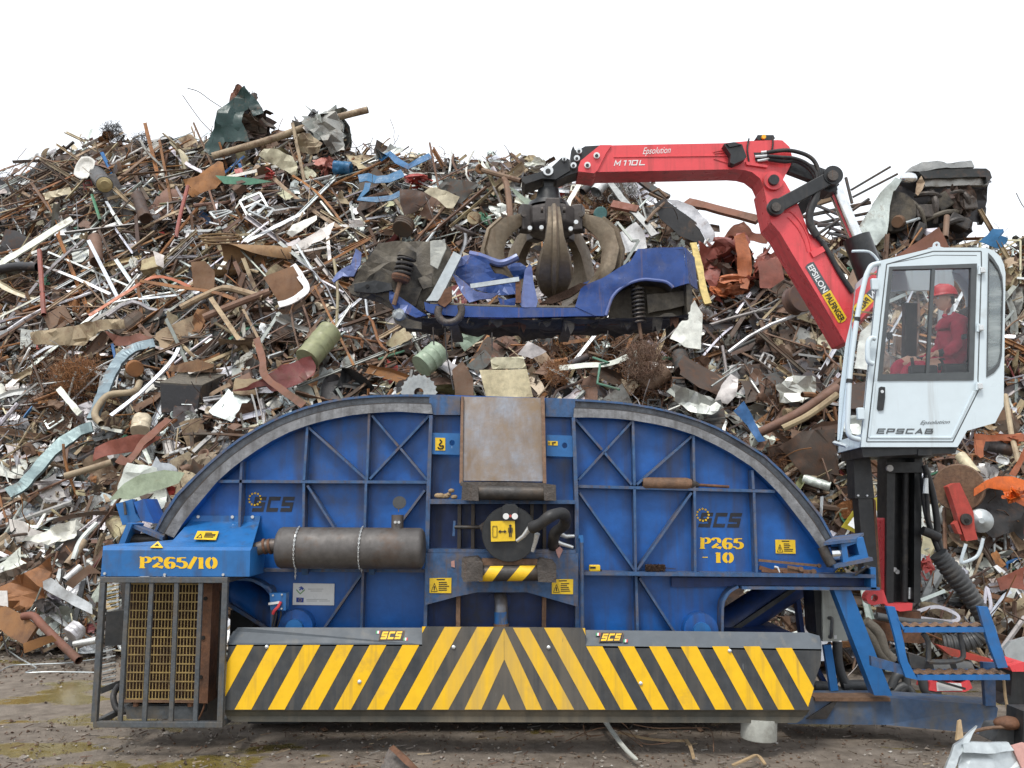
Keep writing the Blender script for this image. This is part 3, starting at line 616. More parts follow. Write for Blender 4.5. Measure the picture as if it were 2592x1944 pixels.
for x, y in ((742, 880), (955, 881), (1080, 881)): MB('zinc_bolt').disc(P(*Z1(x, y), DW - .035), Y, .014, .016, 12).build('bolt', hood, smooth=True)
def on_slope(px, py):   # point on the hood's sloping sheet
    a, b, c = t0[0], t0[1], bk_[0]; nrm = (b - a).cross(c - a).normalized(); o = V((0, 0, CAMH)); d = (P(px, py, 7) - o)
    return o + d * ((a - o).dot(nrm) / d.dot(nrm)) + (nrm if nrm.z > 0 else -nrm) * .006
mb = MB('yellow_sign'); q = [on_slope(*Z1(*p)) for p in ((738, 972), (870, 974), (852, 1026), (715, 1022))]; mb.poly(q, (0, 0, -.004))
u = lambda s, t: q[0].lerp(q[1], s).lerp(q[3].lerp(q[2], s), t) + V((0, -.002, .002))
for i in range(4): mb.beam(u(.42, .3 + i * .16), u(.42 + R.uniform(.3, .5), .3 + i * .16), .012, .002, m='black_ink')
for a, b in (((.1, .88), (.22, .4)), ((.22, .4), (.34, .88)), ((.34, .88), (.1, .88))): mb.beam(u(*a), u(*b), .007, .002, m='black_ink')
mb.build('warning_label', hood)
q = [on_slope(*Z1(*p)) for p in ((443, 1074), (492, 1035), (522, 1075))]; mb = MB('yellow_sign').poly(q, (0, 0, -.004)); c = (q[0] + q[1] + q[2]) / 3
mb.poly([c.lerp(p, .35) + V((0, -.002, .003)) for p in q], (0, 0, -.001), 'black_ink'); mb.build('hazard_triangle', hood)
# --- hinge lugs at both arch ends
lug = MB('blue_light').poly(at(L(Z1, (228, 800), (330, 770), (352, 860), (385, 905), (270, 932)), 7.9), (0, .06, 0)).build('wing_lug', press)
MB('blue').poly(at(L(Z1, (340, 790), (402, 768), (468, 922), (385, 905)), 7.85), (0, .3, 0)).build('lug_web', lug)
MB('dark_steel').tube([P(*Z1(282, 790), 7.88), P(*Z1(290, 868), 7.86)], .012, 8).build('lug_pin', lug)
lug = MB('blue_worn').poly([P(*Z1(300, 914), 7.50), P(*Z1(345, 915), 7.72), P(*Z1(548, 992), 7.7), P(*Z1(520, 1006), 7.46)], (0, 0, -.03)).build('wing_bracket', press)
MB('blue_light').poly(at(L(Z1, (238, 1070), (298, 918), (330, 925), (275, 1070)), 7.46), (0, .25, 0)).build('bracket_side', lug)
MB('dark_steel').tube([P(*Z1(330, 1020), 7.6), P(*Z1(540, 1020), 7.6)], .05, 14).build('bracket_roller', lug, smooth=True)
lug = MB('blue_worn').poly([P(*Z3(943, 1058), 7.42), P(*Z3(1150, 1035), 7.42), P(*Z3(1196, 996), 7.72), P(*Z3(1010, 1018), 7.72)], (0, 0, .025)).build('wing_bracket', press)
MB('blue_light').holes(at(L(Z3, (1055, 1050), (1192, 1005), (1226, 1138), (1070, 1180)), 7.44), [at(L(Z3, (1090, 1065), (1150, 1045), (1168, 1118), (1100, 1138)), 7.44)], (0, .24, 0)).build('bracket_box', lug)
MB('blue_worn').beam(P(*Z3(985, 1186), 7.5), P(*Z3(1222, 1138), 7.5), .03, .2).build('bracket_side', lug)
MB('chrome').tube([P(*Z3(985, 1112), 7.52), P(*Z3(1052, 1108), 7.52)], .062, 22).build('bracket_roller', lug, smooth=True)
MB('dark_steel').tube([P(*Z3(940, 1070), 7.5), P(*Z3(960, 1120), 7.48), P(*Z3(995, 1180), 7.47)], .045, 12).build('roller_seat', lug, smooth=True)
part(MB('dark_steel').poly([P(*Z3(1140, 1235), 7.5), P(*Z3(1215, 1180), 7.52), P(*Z3(1262, 1205), 7.75), P(*Z3(1190, 1225), 7.75)], (0, 0, -.02)), 'guide_plate')
# --- radiator cage on the left
cg = MB('cage_grey'); d = 7.16
def cb(mb, a, b, w_=.046, d0=d, d1=None): mb.beam(P(*Z4(*a), d0), P(*Z4(*b), d1 or d0), w_, w_)
cb(cg, (155, 186), (1045, 188)); cb(cg, (106, 1196), (1010, 1198)); cb(cg, (172, 206), (110, 1178)); cb(cg, (1026, 206), (990, 1180))
A = P(*Z4(172, 188), d); B = P(*Z4(110, 1196), d)
for p in (A, B, P(*Z4(1026, 188), d), P(*Z4(992, 1198), d)): cg.beam(p + V((0, .024, 0)), p + V((0, .95, 0)), .046, .046, up=(0, 0, 1))
cg.beam(A + V((0, .97, 0)), B + V((0, .97, 0)), .046, .046)
cage = cg.build('radiator_cage', press, bevel=.004)
for xt, xb in ((346, 288), (511, 458), (686, 645), (855, 815)):
    MB('cage_grey').beam(P(*Z4(xt, 205), d), P(*Z4(xb, 1178), d), .036, .03).build('cage_bar', cage, bevel=.004)
rad = MB('core_dark'); g0, g1 = 7.38, 7.42
rad.poly(at(L(Z4, (352, 205), (845, 210), (815, 1050), (318, 1045)), 7.46), (0, .12, 0))
rad = rad.build('radiator', press)
mb = MB('mesh_tan')
for i in range(22):
    t = i / 21; mb.beam(P(*Z4(362 + 478 * t, 212), g0), P(*Z4(330 + 478 * t, 1022), g0), .0072, .006)
for i in range(14):
    t = i / 13; mb.beam(P(*Z4(362 - 32 * t, 215 + 805 * t), g0 - .006), P(*Z4(840 - 32 * t, 218 + 805 * t), g0 - .006), .0105, .006)
mb.build('radiator_grille', rad)
mb = MB('mesh_tan')
for i in range(56):
    t = (i + .5) / 56; mb.beam(P(*Z4(365 + 470 * t, 240), 7.453), P(*Z4(335 + 470 * t, 1000), 7.453), .003, .004, m='rust')
mb.build('cooling_fins', rad)
MB('rust').poly(at(L(Z4, (868, 212), (935, 215), (900, 1052), (838, 1050)), 7.36), (0, .25, 0)).build('radiator_side', rad)
for x, y in ((885, 318), (868, 592), (852, 868)): MB('dark_void').disc(P(*Z4(x, y), 7.355), Y, .016, .014, 12).build('fixing_hole', rad)
MB('dark_steel').poly(at(L(Z4, (940, 260), (990, 262), (985, 1000), (930, 900)), 7.55), (0, .1, 0)).build('radiator_duct', rad)
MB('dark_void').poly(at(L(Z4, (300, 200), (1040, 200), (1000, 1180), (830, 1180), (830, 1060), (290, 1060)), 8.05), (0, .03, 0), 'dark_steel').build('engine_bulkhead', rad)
MB('cage_grey').poly(at(L(Z4, (318, 1072), (810, 1072), (805, 1160), (335, 1160)), 7.4), (0, .3, 0)).build('radiator_base', rad)
for x in (400, 780): MB('rust').tube([P(*Z4(x, 1042), 7.4), P(*Z4(x, 1072), 7.4)], .025, 10).build('rubber_mount', rad)
MB('rust_edge').beam(P(*Z4(320, 1030), 7.39), P(*Z4(845, 1035), 7.39), .022, .05).build('radiator_sill', rad)
MB('rust').tube(bez([P(*Z4(880, 1040), 7.4), P(*Z4(870, 1090), 7.38), P(*Z4(835, 1165), 7.4)], 4), .008, 6).build('drain_hose', rad)
bx = MB('black_paint').poly(at(L(Z4, (190, 412), (320, 400), (320, 640), (178, 652)), 7.55), (0, .35, 0)).build('battery_box', press, bevel=.006)
for (x0, y0, x1, y1), m in (((196, 200, 270, 395), 'mesh_tan'), ((165, 655, 245, 960), 'cage_grey')):
    mb = MB(m)
    for i in range(14):
        t = i / 13; mb.beam(P(*Z4(x0, y0 + (y1 - y0) * t + 10), 7.75), P(*Z4(x1 + 12, y0 + (y1 - y0) * t - 10), 7.75), .010, .012, m='galv' if i % 2 else m)
    mb.build('side_louvre', press)
part(MB('black_paint').beam(P(*Z4(150, 965), 7.6), P(*Z4(290, 910), 7.7), .05, .05), 'louvre_sill')
part(MB('rubber').tube(bez([P(*Z4(275, 930), 7.6), P(*Z4(240, 1000), 7.5), P(*Z4(265, 1090), 7.45), P(*Z4(330, 1110), 7.45)], 5), .026, 10), 'coolant_hose', smooth=True)
# --- striped guard
GD = 7.2
body = L(Z4, (1044, 641), (1034, 760), (1023, 990), (1020, 1098)) + L(Z6, (712, 1098), (722, 1010), (760, 860), (790, 775), (795, 672)) + L(Z5, (1612, 648), (1606, 524), (1040, 517), (466, 514), (466, 640))
mb = MB('guard_black'); mb.poly(at(body, GD), (0, .012, 0))
ytop, ybot = 1632.6, 1796.2
def stripe(q, lo=1632.6, m='yellow'):
    # clip the stripe to the guard's outline: left edge, right edge, top and bottom
    q = [p for p in q]
    a, b = Z4(1044, 641), Z4(1022, 1000)
    q = clip(q, b, a) if q and min(p[0] for p in q) < 640 else q
    if q and max(p[0] for p in q) > 2000:
        for s, e in ((Z6(795, 672), Z6(790, 790)), (Z6(790, 790), Z6(700, 1078))):
            q = clip(q, s, e)
    if len(q) > 2: mb.poly(at(q, GD - .003), (0, .002, 0), m)
SL = .55; Wd = 42.4
def left(xb, top): stripe([(xb, ybot), (xb + Wd, ybot), (xb + Wd + SL * (ybot - top), top), (xb + SL * (ybot - top), top)])
def right(xb, top): stripe([(xb, ybot), (xb + Wd * .97, ybot), (xb + Wd * .97 - SL * (ybot - top), top), (xb - SL * (ybot - top), top)])
for xb in (509.5, 593.5, 678, 762.5, 845.6, 928.8): left(xb, ytop)
for xb in (1010.5, 1092.5): left(xb, 1587)
for xb in (1412, 1491): right(xb, 1589)
for xb in (1571.7, 1652, 1731, 1811, 1890.5, 1970): right(xb, 1636)
right(2049, 1640)
ap, ai = Z5(1038, 525), Z5(1040, 745)
stripe([Z5(762, 1095), Z5(880, 1095), ai, ap]); stripe([Z5(1195, 1096), Z5(1305, 1097), (ap[0] + .6, ap[1]), (ai[0] + .6, ai[1])]); stripe([Z5(985, 1095), Z5(1085, 1096), Z5(1034, 988)])
stripe([Z5(466, 514), Z5(492, 514), Z5(466, 560)]); stripe([Z5(1606, 526), Z5(1611, 578), Z5(1588, 525)])
guard = mb.build('striped_guard', press)
def topstrip(pts, name):
    f = at(pts[:2], GD); b = at(pts[2:], GD + .11); MB('guard_grey').poly(f + b, (0, .0, -.012)).build(name, guard)
topstrip(L(Z4, (1044, 640), (2110 + 1935 - 1935, 641)) [:1] + L(Z5, (466, 639)) + L(Z5, (466, 522)) + L(Z4, (1110, 520), (1080, 536), (1056, 580)), 'guard_top')
topstrip(L(Z5, (1612, 650)) + L(Z6, (795, 672)) + L(Z6, (793, 615), (780, 578), (750, 560), (700, 556)) + L(Z5, (1612, 538)), 'guard_top')
low = L(Z4, (1020, 1098)) + L(Z6, (712, 1098)) + L(Z6, (690, 1130), (660, 1165), (620, 1190), (0, 1188)) + L(Z5, (1100, 1184)) + L(Z4, (1080, 1180), (1040, 1160), (1022, 1125))
lo = [P(x, y, GD) if i < 2 else P(x, y, GD + .05) for i, (x, y) in enumerate(low)]
MB('guard_low').poly(lo, (0, .012, 0)).build('guard_bottom', guard)
for z, x, y in ((Z4, 1314, 656), (Z4, 1963, 900), (Z5, 27, 902), (Z5, 686, 658), (Z5, 1351, 660), (Z5, 1995, 912), (Z6, 152, 684)):
    MB('zinc_bolt').lathe(P(*z(x, y), GD - .016), P(*z(x, y), GD + .002), [(0, 0), (0, .008), (.3, .015), (1, .017)], 12).build('bolt', guard, smooth=True)
for z, x0, x1, ya, yb, fa, fb in ((Z5, 160, 345, 541, 612, (158, 552), (350, 600)), (Z5, 1703, 1877, 556, 622, (1697, 566), (1890, 612))):
    def gp(px, py):
        t = (Z5(0, 640)[1] - py) / (640 - 520) / .3617; return P(px, py, GD + .11 * max(0, min(1, t)) - .006)
    q = [gp(*z(x0 + 14, ya)), gp(*z(x1, ya + 1)), gp(*z(x1 - 12, yb - 2)), gp(*z(x0, yb))]
    mb = MB('rust_edge').poly(q, (0, .003, 0)); mb.poly([p.lerp((q[0] + q[2]) / 2, .05) - V((0, .0015, 0)) for p in q], (0, .001, 0), 'black_ink')
    ux = (q[2] - q[3]).normalized(); uy = (q[0] - q[3]).normalized(); wd = (q[2] - q[3]).length; hh = (q[0] - q[3]).length
    o = q[3] + ux * wd * .07 + uy * hh * .14
    letters(mb, 'SCS', lambda u_, v_, k: o + ux * (u_ * wd * .215) + uy * (v_ * hh * .74) + V((0, -.004 - .0003 * k, 0)), 'tech', 'yellow', wt=.27, shear=.2, adv=1.32)
    for fx, fy in (fa, fb):
        for i, m in enumerate(('flag_green', 'white_plate', 'flag_red')):
            mb.poly([gp(*z(fx - 14 + i * 10, fy - 8)), gp(*z(fx - 4 + i * 10, fy - 8)), gp(*z(fx - 6 + i * 10, fy + 12)), gp(*z(fx - 16 + i * 10, fy + 12))], (0, .002, 0), m)
    mb.build('maker_badge', guard)
# body below the wall: base frame box behind the guard
part(MB('blue_dark').box((P(1300, 1700, 8.6).x, 8.55, .62), (5.0, 1.5, .5)), 'base_frame')
for x in (700, 1300): part(MB('black_paint').box((P(x, 1800, 8.3).x, 8.7, .19), (.5, .9, .38)), 'base_skid')
# --- right hand base beam, strut, cabinet, ladder
bm_ = MB('beam_dirty')
q1 = [P(*Z6(640, 1012), 7.72), P(*Z6(1240, 1012), 7.74), P(*Z6(2010, 1066), 7.38), P(*Z6(2030, 1085), 7.36), P(*Z6(2000, 1272), 7.30), P(*Z6(1240, 1202), 7.72), P(*Z6(560, 1196), 7.72)]
bm_.poly([q1[0], q1[1], q1[5], q1[6]], (0, .3, 0)); bm_.poly([q1[1], q1[2], q1[3], q1[4], q1[5]], (.08, .3, 0))
part(bm_, 'base_beam')
part(MB('rust_edge').beam(P(*Z6(720, 1006), 7.78), P(*Z6(1240, 1008), 7.8), .03, .2, up=(0, -1, 0)), 'beam_edge')
part(MB('dark_steel').poly(at(L(Z6, (690, 1160), (830, 1162), (920, 1016), (912, 1016)), 7.70), (0, .02, 0)), 'weld_plate')
part(MB('blue_light').poly(at(L(Z6, (880, 256), (1000, 256), (1290, 998), (1165, 996)), 7.6), (0, .12, 0)), 'strut', bevel=.006)
part(MB('blue_dark').poly(at(L(Z6, (610, 262), (640, 262), (690, 640), (890, 1000), (860, 1010), (660, 640)), 8.4), (0, .1, 0)), 'strut')
part(MB('blue_light').beam(P(*Z6(830, 640), 8.0), P(*Z6(880, 960), 8.0), .07, .05), 'support_leg')
cabn = MB('cabinet').poly(at(L(Z6, (800, 262), (880, 262), (985, 510), (978, 612), (805, 618)), 7.95), (0, .3, 0)).build('electric_cabinet', press, bevel=.006)
MB('black_paint').poly(at(L(Z6, (742, 262), (798, 262), (803, 618), (760, 560)), 7.98), (0, .3, 0)).build('cabinet_side', cabn)
MB('cage_grey').tube(bez([P(*Z6(845, 455), 7.94), P(*Z6(868, 460), 7.90), P(*Z6(866, 520), 7.88), P(*Z6(862, 580), 7.92), P(*Z6(850, 585), 7.95)], 4), .016, 8).build('cabinet_handle', cabn, smooth=True)
MB('white_plate').poly(at(L(Z6, (882, 575), (902, 575), (902, 600), (882, 600)), 7.945), (0, .003, 0)).build('cabinet_label', cabn)
lad = MB('blue_light'); D = 7.12
lad.poly(at(L(Z6, (1250, 372), (1308, 376), (1330, 440), (1375, 640), (1385, 700), (1400, 760), (1470, 888), (1385, 870), (1345, 760), (1310, 590)), D), (0, .035, 0))
lad = lad.build('ladder', press, bevel=.004)
MB('blue_light').poly(at(L(Z6, (1890, 372), (1958, 376), (2010, 520), (2100, 800), (2030, 806), (1960, 620)), D), (0, .035, 0)).build('ladder_rail', lad, bevel=.004)
MB('blue_light').poly(at(L(Z6, (1325, 455), (1375, 520), (1368, 540)), D - .004), (0, .04, 0)).build('rail_gusset', lad)
def tread(a, b, c, dd, name):
    mb = MB('blue_light'); A = P(*Z6(*a), D + .006); Bp = P(*Z6(*b), D + .006); h = P(*Z6(*c), D + .006)
    dn = V((0, 0, h.z - A.z)); bk2 = V((0, .22, 0)); w_ = Bp - A
    mb.poly([A, Bp, Bp + dn, A + dn], (0, .02, 0)); mb.poly([A + bk2, Bp + bk2, Bp + bk2 + dn, A + bk2 + dn], (0, .02, 0))
    n = 44; vs = []; fs = []
    for j in range(5):
        for i in range(n + 1): vs.append(A + w_ * (i / n) + bk2 * (j / 4) + V((0, 0, .004 + .008 * math.sin(i * 1.2 + (j % 2) * math.pi))))
    for j in range(4):
        for i in range(n): fs.append([j * (n + 1) + i, j * (n + 1) + i + 1, (j + 1) * (n + 1) + i + 1, (j + 1) * (n + 1) + i])
    mb.add(vs, fs, 'rust_edge'); mb.build(name, lad)
tread((1372, 518), (1990, 516), (1372, 556), 0, 'tread'); tread((1465, 852), (2112, 850), (1465, 890), 0, 'tread')
MB('blue_worn').poly(at(L(Z6, (1140, 720), (1350, 780), (1400, 810), (1470, 885), (1360, 850), (1145, 790)), D + .02), (0, .04, 0)).build('ladder_arm', lad, bevel=.004)
MB('blue_worn').poly(at(L(Z6, (1925, 765), (2012, 770), (2015, 1070), (1945, 1070)), D + .25), (0, .05, 0)).build('ladder_post', lad)
MB('cage_grey').tube(bez([P(*Z6(1505, 560), 7.3), P(*Z6(1540, 620), 7.3), P(*Z6(1545, 735), 7.3), P(*Z6(1560, 760), 7.3), P(*Z6(1770, 745), 7.3), P(*Z6(1775, 640), 7.3), P(*Z6(1760, 560), 7.3)], 4), .022, 8).build('step_loop', lad, smooth=True)
# concrete footing under the guard: its own thing
tag(MB('concrete').lathe(P(*Z6(355, 1297), 7.36) * 1, P(*Z6(357, 1150), 7.36), [(0, 0), (0, .142), (.05, .146), (1, .146), (1, 0)], 32).build('concrete_post', smooth=True), 'short pale round concrete block standing under the striped guard', 'concrete block')
# --- tools and rubbish lying on the ribs
c0 = P(*Z2(1540, 672), 7.66); c1 = P(*Z2(1842, 676), 7.66)
mal = thing('mallet', 'heavy brown mallet lying on the upper right rib of the press', 'mallet', c0)
MB('rust_edge').lathe(c0, c1, [(0, 0), (0, .045), (.04, .054), (.9, .056), (1, .045), (1, 0)], 18).build('mallet_head', mal, smooth=True)
MB('dark_steel').tube([c1, P(*Z2(1890, 684), 7.66)], [.05, .02], 12).build('ferrule', mal, smooth=True)
MB('rust').tube([P(*Z2(1885, 682), 7.66), P(*Z2(2078, 694), 7.66)], .0135, 8).build('mallet_handle', mal, smooth=True)
tp = thing('tape_measure', 'small yellow tape measure left on the long lower rib', 'tape measure', P(*Z2(1240, 1198), 7.64))
MB('yellow_sign').box(P(*Z2(1241, 1199), 7.62), (.098, .05, .056)).build('case', tp, bevel=.01)
MB('black_ink').box(P(*Z2(1230, 1196), 7.592), (.05, .006, .016)).build('case_label', tp)
MB('black_ink').box(P(*Z2(1274, 1212), 7.62), (.03, .04, .018)).build('hook_end', tp)
br = thing('scrub_brush', 'dark brown bristle brush with blue handle on the lower rib', 'brush', P(*Z2(1610, 1198), 7.64))
mb = MB('brush'); p0 = P(*Z2(1618, 1197), 7.63)
for i in range(260):
    o = V((R.uniform(-.085, .085), R.uniform(-.04, .04), R.uniform(-.03, .03))); mb.beam(p0 + o, p0 + o + V((R.uniform(-.015, .015), R.uniform(-.03, .01), R.uniform(-.012, .012))), .004, .004)
mb.box(p0, (.17, .06, .055)); mb.build('bristles', br)
MB('blue_dark').beam(P(*Z2(1675, 1200), 7.63), P(*Z2(1745, 1204), 7.63), .012, .03).build('brush_handle', br)
mb = MB('pink_rag'); 
rg = MB('wood_tan'); base = P(*Z2(312, 750), 7.56)
for i in range(7): rg.ball(base + V((-.065 + .024 * i, R.uniform(-.02, .02), R.uniform(-.01, .025) + (.05 if i == 5 else 0))), R.uniform(.018, .034), None, (1.2, 1, .8), 5)
tag(rg.build('crumpled_rag', smooth=True), 'crumpled tan rag lying on the shelf left of the chute', 'rag')
for i, (a, b, r_) in enumerate((((540, 1150), (915, 1185), .012), ((545, 1195), (640, 1225), .02), ((640, 1205), (880, 1222), .016), ((700, 1230), (830, 1235), .018), ((720, 1190), (800, 1205), .014), ((560, 1215), (700, 1222), .014))):
    mb = MB('rust' if i % 2 else 'rust_edge'); mb.beam(P(*Z3(*a), 7.66 - .01 * i), P(*Z3(*b), 7.65 - .01 * i), r_ * 1.8, r_)
    mb.tube([P(*Z3(*b), 7.64 - .01 * i), P(*Z3(b[0] + 6, b[1]), 7.62 - .01 * i)], r_ * 1.5, 8)
    tag(mb.build('rusty_spanner' if i != 0 else 'flat_bar'), ['long flat rusty bar on top of the tools right of the P265 lettering', 'short rusty wrench at the left end of the tool heap on the rib', 'long rusty spanner across the middle of the tool heap on the rib', 'rusty spanner lowest in the tool heap on the right rib', 'small rusty spanner near the top of the tool heap under the flat bar', 'slim rusty spanner beside the rib post at the left of the tool heap'][i], 'tool', 'tools heaped on the right rib')
tag(MB('white_plate').tube([P(*Z3(640, 1190), 7.6), P(*Z3(660, 1195), 7.6), P(*Z3(672, 1225), 7.6)], .008, 6).build('bent_rod'), 'small white bent rod lying on the rusty tools', 'rod')
# ================================================================== the loader crane
crane = thing('loader_crane', 'red loader crane with black column, grey cab and claw over the press', 'crane', (P(2290, 1540, 9.3).x, 9.3, 0))
def cp(mb, name, parent=None, **k): return mb.build(name, parent or crane, **k)
CD = 9.3
col = MB('black_paint')
f = lambda x0, x1, d, m=None: col.poly(at(L(Z3, (x0, 480), (x1, 480), (x1 - 12, 1415), (x0 - 4, 1415)), d), (0, .25, 0), m)
f(1340, 1392, CD); f(1512, 1560, CD); f(1340, 1560, CD + .14)
col = cp(col, 'column', bevel=.004)
MB('rubber').tube([P(*Z3(1455, 600), CD + .05), P(*Z3(1446, 1405), CD + .05)], .036, 14).build('lift_ram', col, smooth=True)
MB('red').poly(at(L(Z3, (1318, 900), (1342, 860), (1340, 1420), (1312, 1420)), CD + .05), (0, .2, 0)).build('column_edge', col)
MB('black_paint').poly(at(L(Z3, (1335, 540), (1565, 540), (1565, 605), (1338, 605)), CD - .06), (0, .1, 0)).build('column_head', col)
MB('white_plate').disc(P(*Z3(1356, 578), CD - .08), Y, .036, .03, 14).build('position_lamp', col, smooth=True)
for x, y in ((1387, 1208), (1403, 1222), (1490, 1208), (1490, 1238)): MB('white_plate').disc(P(*Z3(x, y), CD + .12), Y, .024, .02, 12).build('hose_port', col, smooth=True)
MB('zinc_bolt').tube([P(*Z3(1480, 1320), CD + .08), P(*Z3(1478, 1390), CD + .08)], .018, 8).build('port_fitting', col, smooth=True)
MB('red').beam(P(*Z3(1500, 690), CD + .12), P(*Z3(1500, 735), CD + .12), .03, .02).build('red_tag', col)
lg = MB('red'); th = [(1215 + 42 + 46 * math.cos(a), 1385 + 46 * math.sin(a)) for a in [math.radians(60 + 23 * i) for i in range(11)]]
hole = [P(*Z3(1262 + 22 * math.cos(a), 1385 + 24 * math.sin(a)), CD - .05) for a in [k * .5236 for k in range(12)]]
lg.holes([P(*Z3(x, y), CD - .05) for x, y in th] + at(L(Z3, (1320, 1338), (1345, 1420), (1500, 1418), (1495, 1462), (1420, 1470), (1345, 1440), (1320, 1420)), CD - .05), [hole], (0, .12, 0))
cp(lg, 'base_lug')
cp(MB('rust').lathe(P(*Z3(1410, 1640), CD + .25), P(*Z3(1410, 1455), CD + .25), [(0, 0), (0, .27), (.55, .27), (.56, .23), (1, .22), (1, 0)], 32), 'slew_base', smooth=True)
cp(MB('black_paint').poly(at(L(Z3, (1130, 470), (1232, 470), (1262, 765), (1142, 765)), 9.0), (0, .2, 0)), 'mast_sleeve', bevel=.004)
cp(MB('black_paint').poly(at(L(Z3, (1160, 765), (1250, 765), (1290, 1300), (1205, 1300)), 9.02), (0, .16, 0)), 'mast_post')
cp(MB('rust').poly(at(L(Z3, (1256, 765), (1270, 780), (1305, 1330), (1280, 1330)), 9.05), (0, .1, 0)), 'mast_edge')
for x, y in ((1160, 748), (1216, 748)): MB('white_plate').disc(P(*Z3(x, y), 8.99), Y, .01, .02, 8).build('bolt', crane)
# column hoses and the spiral wrapped hose
for i, (pts, r_) in enumerate(((((1570, 560), (1620, 720), (1650, 900), (1655, 1020), (1690, 1130)), .035), (((1560, 640), (1575, 820), (1610, 960), (1660, 1090), (1700, 1150)), .026), (((1580, 620), (1590, 760), (1600, 900), (1640, 1030)), .022), (((1560, 965), (1610, 985), (1665, 1010)), .05))):
    cp(MB('rubber').tube(bez([P(*Z3(*p), CD - .05 - .03 * i) for p in pts], 6), r_, 10), 'hydraulic_hose', smooth=True)
cp(MB('zinc_bolt').tube([P(*Z3(1583, 640), CD - .16), P(*Z3(1580, 735), CD - .16)], [.022, .03, ][0:2], 8), 'hose_fitting', smooth=True)
sp = bez([P(*Z3(*p), CD - .15) for p in ((1660, 1110), (1690, 1150), (1735, 1210), (1800, 1290), (1865, 1385), (1925, 1480), (1960, 1560), (1930, 1640), (1840, 1680), (1740, 1690))], 10)
sp = [p + V((0, max(0, (i - 50) * .004), 0)) for i, p in enumerate(sp)]
rr = resample(sp, 150); cp(MB('hose_grey').tube(rr, [.088 + (.008 if i % 6 < 3 else -.004) + .012 * math.sin(i * .05) for i in range(150)], 16), 'spiral_hose', smooth=True)
# --- main boom, outer boom, extension
BD = 9.75; BT = .36
main = MB('red'); mo = L(B2, (1400, 385), (1440, 580), (1492, 640), (1560, 755), (1700, 985), (1856, 1255), (1900, 1255), (1905, 985), (1800, 800), (1722, 702), (1655, 640), (1592, 480), (1520, 355), (1478, 312), (1432, 320))
main.poly(at(mo, BD - .03), (0, BT + .06, 0))
main = cp(main, 'main_boom', bevel=.012)
MB('red').poly(at(L(B2, (1660, 745), (1735, 712), (1745, 742), (1680, 778)), BD - .06), (0, .05, 0)).build('boom_collar', main, bevel=.006)
mb = MB('red'); rl = bez([V((*B2(*p), 0)) for p in ((1520, 525), (1550, 522), (1590, 560), (1625, 610), (1655, 680), (1668, 740))], 4)
mb.tube([P(p.x, p.y, BD - .035) for p in rl], .010, 6); mb.tube([P(p.x - 8, p.y + 14, BD - .035) for p in rl[4:-2]], .007, 6); mb.build('boom_ridge', main, smooth=True)
# decal
da, db = B2(1662, 826), B2(1838, 1122)
dv = V((db[0] - da[0], db[1] - da[1], 0)); dl = dv.length; du = dv / dl; dn = V((du.y, -du.x, 0))
def dp(u, v, e=0): q = V((*da, 0)) + du * (u * dl) + dn * ((v - .5) * 25); return P(q.x, q.y, BD - .036 - e)
dec = MB('cab_trim'); dec.poly([dp(-.03, 0), dp(.5, 0), dp(.5, 1), dp(-.03, 1), dp(-.05, .7), dp(-.05, .3)], (0, .003, 0))
dec.poly([dp(.5, 0, .001), dp(1.02, 0, .001), dp(1.05, .3, .001), dp(1.05, .7, .001), dp(1.02, 1, .001), dp(.5, 1, .001)], (0, .003, 0), 'yellow_sign')
def dtext(t, u0, u1, m):
    o = dp(u0, .2, .003); ux = (dp(u1, .2, .003) - o); font(dec, t, o, ux.normalized(), (dp(u0, .8, .003) - o).normalized(), (dp(u0, .8, .003) - o).length, m, width=ux.length, bold=.02)
dtext('EPSILON', -.02, .48, 'white_plate'); dtext('PALFINGER', .53, 1.03, 'black_ink'); dec.build('boom_decal', main)
ob_ = MB('red')
oo = L(B2, (366, 292), (366, 275), (378, 240), (485, 152), (545, 150), (1180, 138), (1310, 126), (1480, 120), (1505, 122), (1545, 158), (1560, 215), (1552, 260), (1512, 335), (1495, 395), (1440, 408), (1402, 382), (1380, 335), (1335, 300), (1290, 288), (1235, 284), (450, 300))
ob_.poly(at(oo, BD), (0, BT, 0))
outer = cp(ob_, 'outer_boom', bevel=.014)
MB('red').poly(at(L(B2, (362, 296), (362, 272), (376, 236), (484, 148), (549, 148), (520, 190), (470, 290), (452, 306)), BD - .025), (0, BT + .05, 0)).build('boom_head', outer, bevel=.01)
MB('red').poly(at(L(B2, (1300, 240), (1425, 262), (1420, 274), (1305, 258)), BD - .03), (0, .03, 0)).build('boom_ridge', outer)
mb = MB('red')
for a, b in (((1115, 188), (1190, 172)), ((1120, 225), (1205, 250)), ((1125, 196), (1195, 186)), ((560, 216), (1200, 208))): mb.beam(P(*B2(*a), BD - .003), P(*B2(*b), BD - .006), .012, .014)
mb.build('boom_fold', outer)
for x, y in ((465, 208), (413, 262)):
    bo = MB('white_plate').disc(P(*B2(x, y), BD - .04), Y, .038, .03, 16).build('boom_bolt', outer, smooth=True)
    MB('black_paint').disc(P(*B2(x, y), BD - .058), Y, .02, .012, 12).build('bolt_head', bo)
o, ux, uy, w_, h_ = plane_from(B2, (560, 266), (738, 262), (562, 236), BD); mb = MB('white_plate')
letters(mb, 'M110L', lambda u, v, k: o + ux * (u * w_ / 5.6) + uy * (v * h_) + V((0, -.004 - .0004 * k, 0)), 'tech', 'white_plate', wt=.2, shear=.2, adv=1.35); mb.build('lettering', outer)
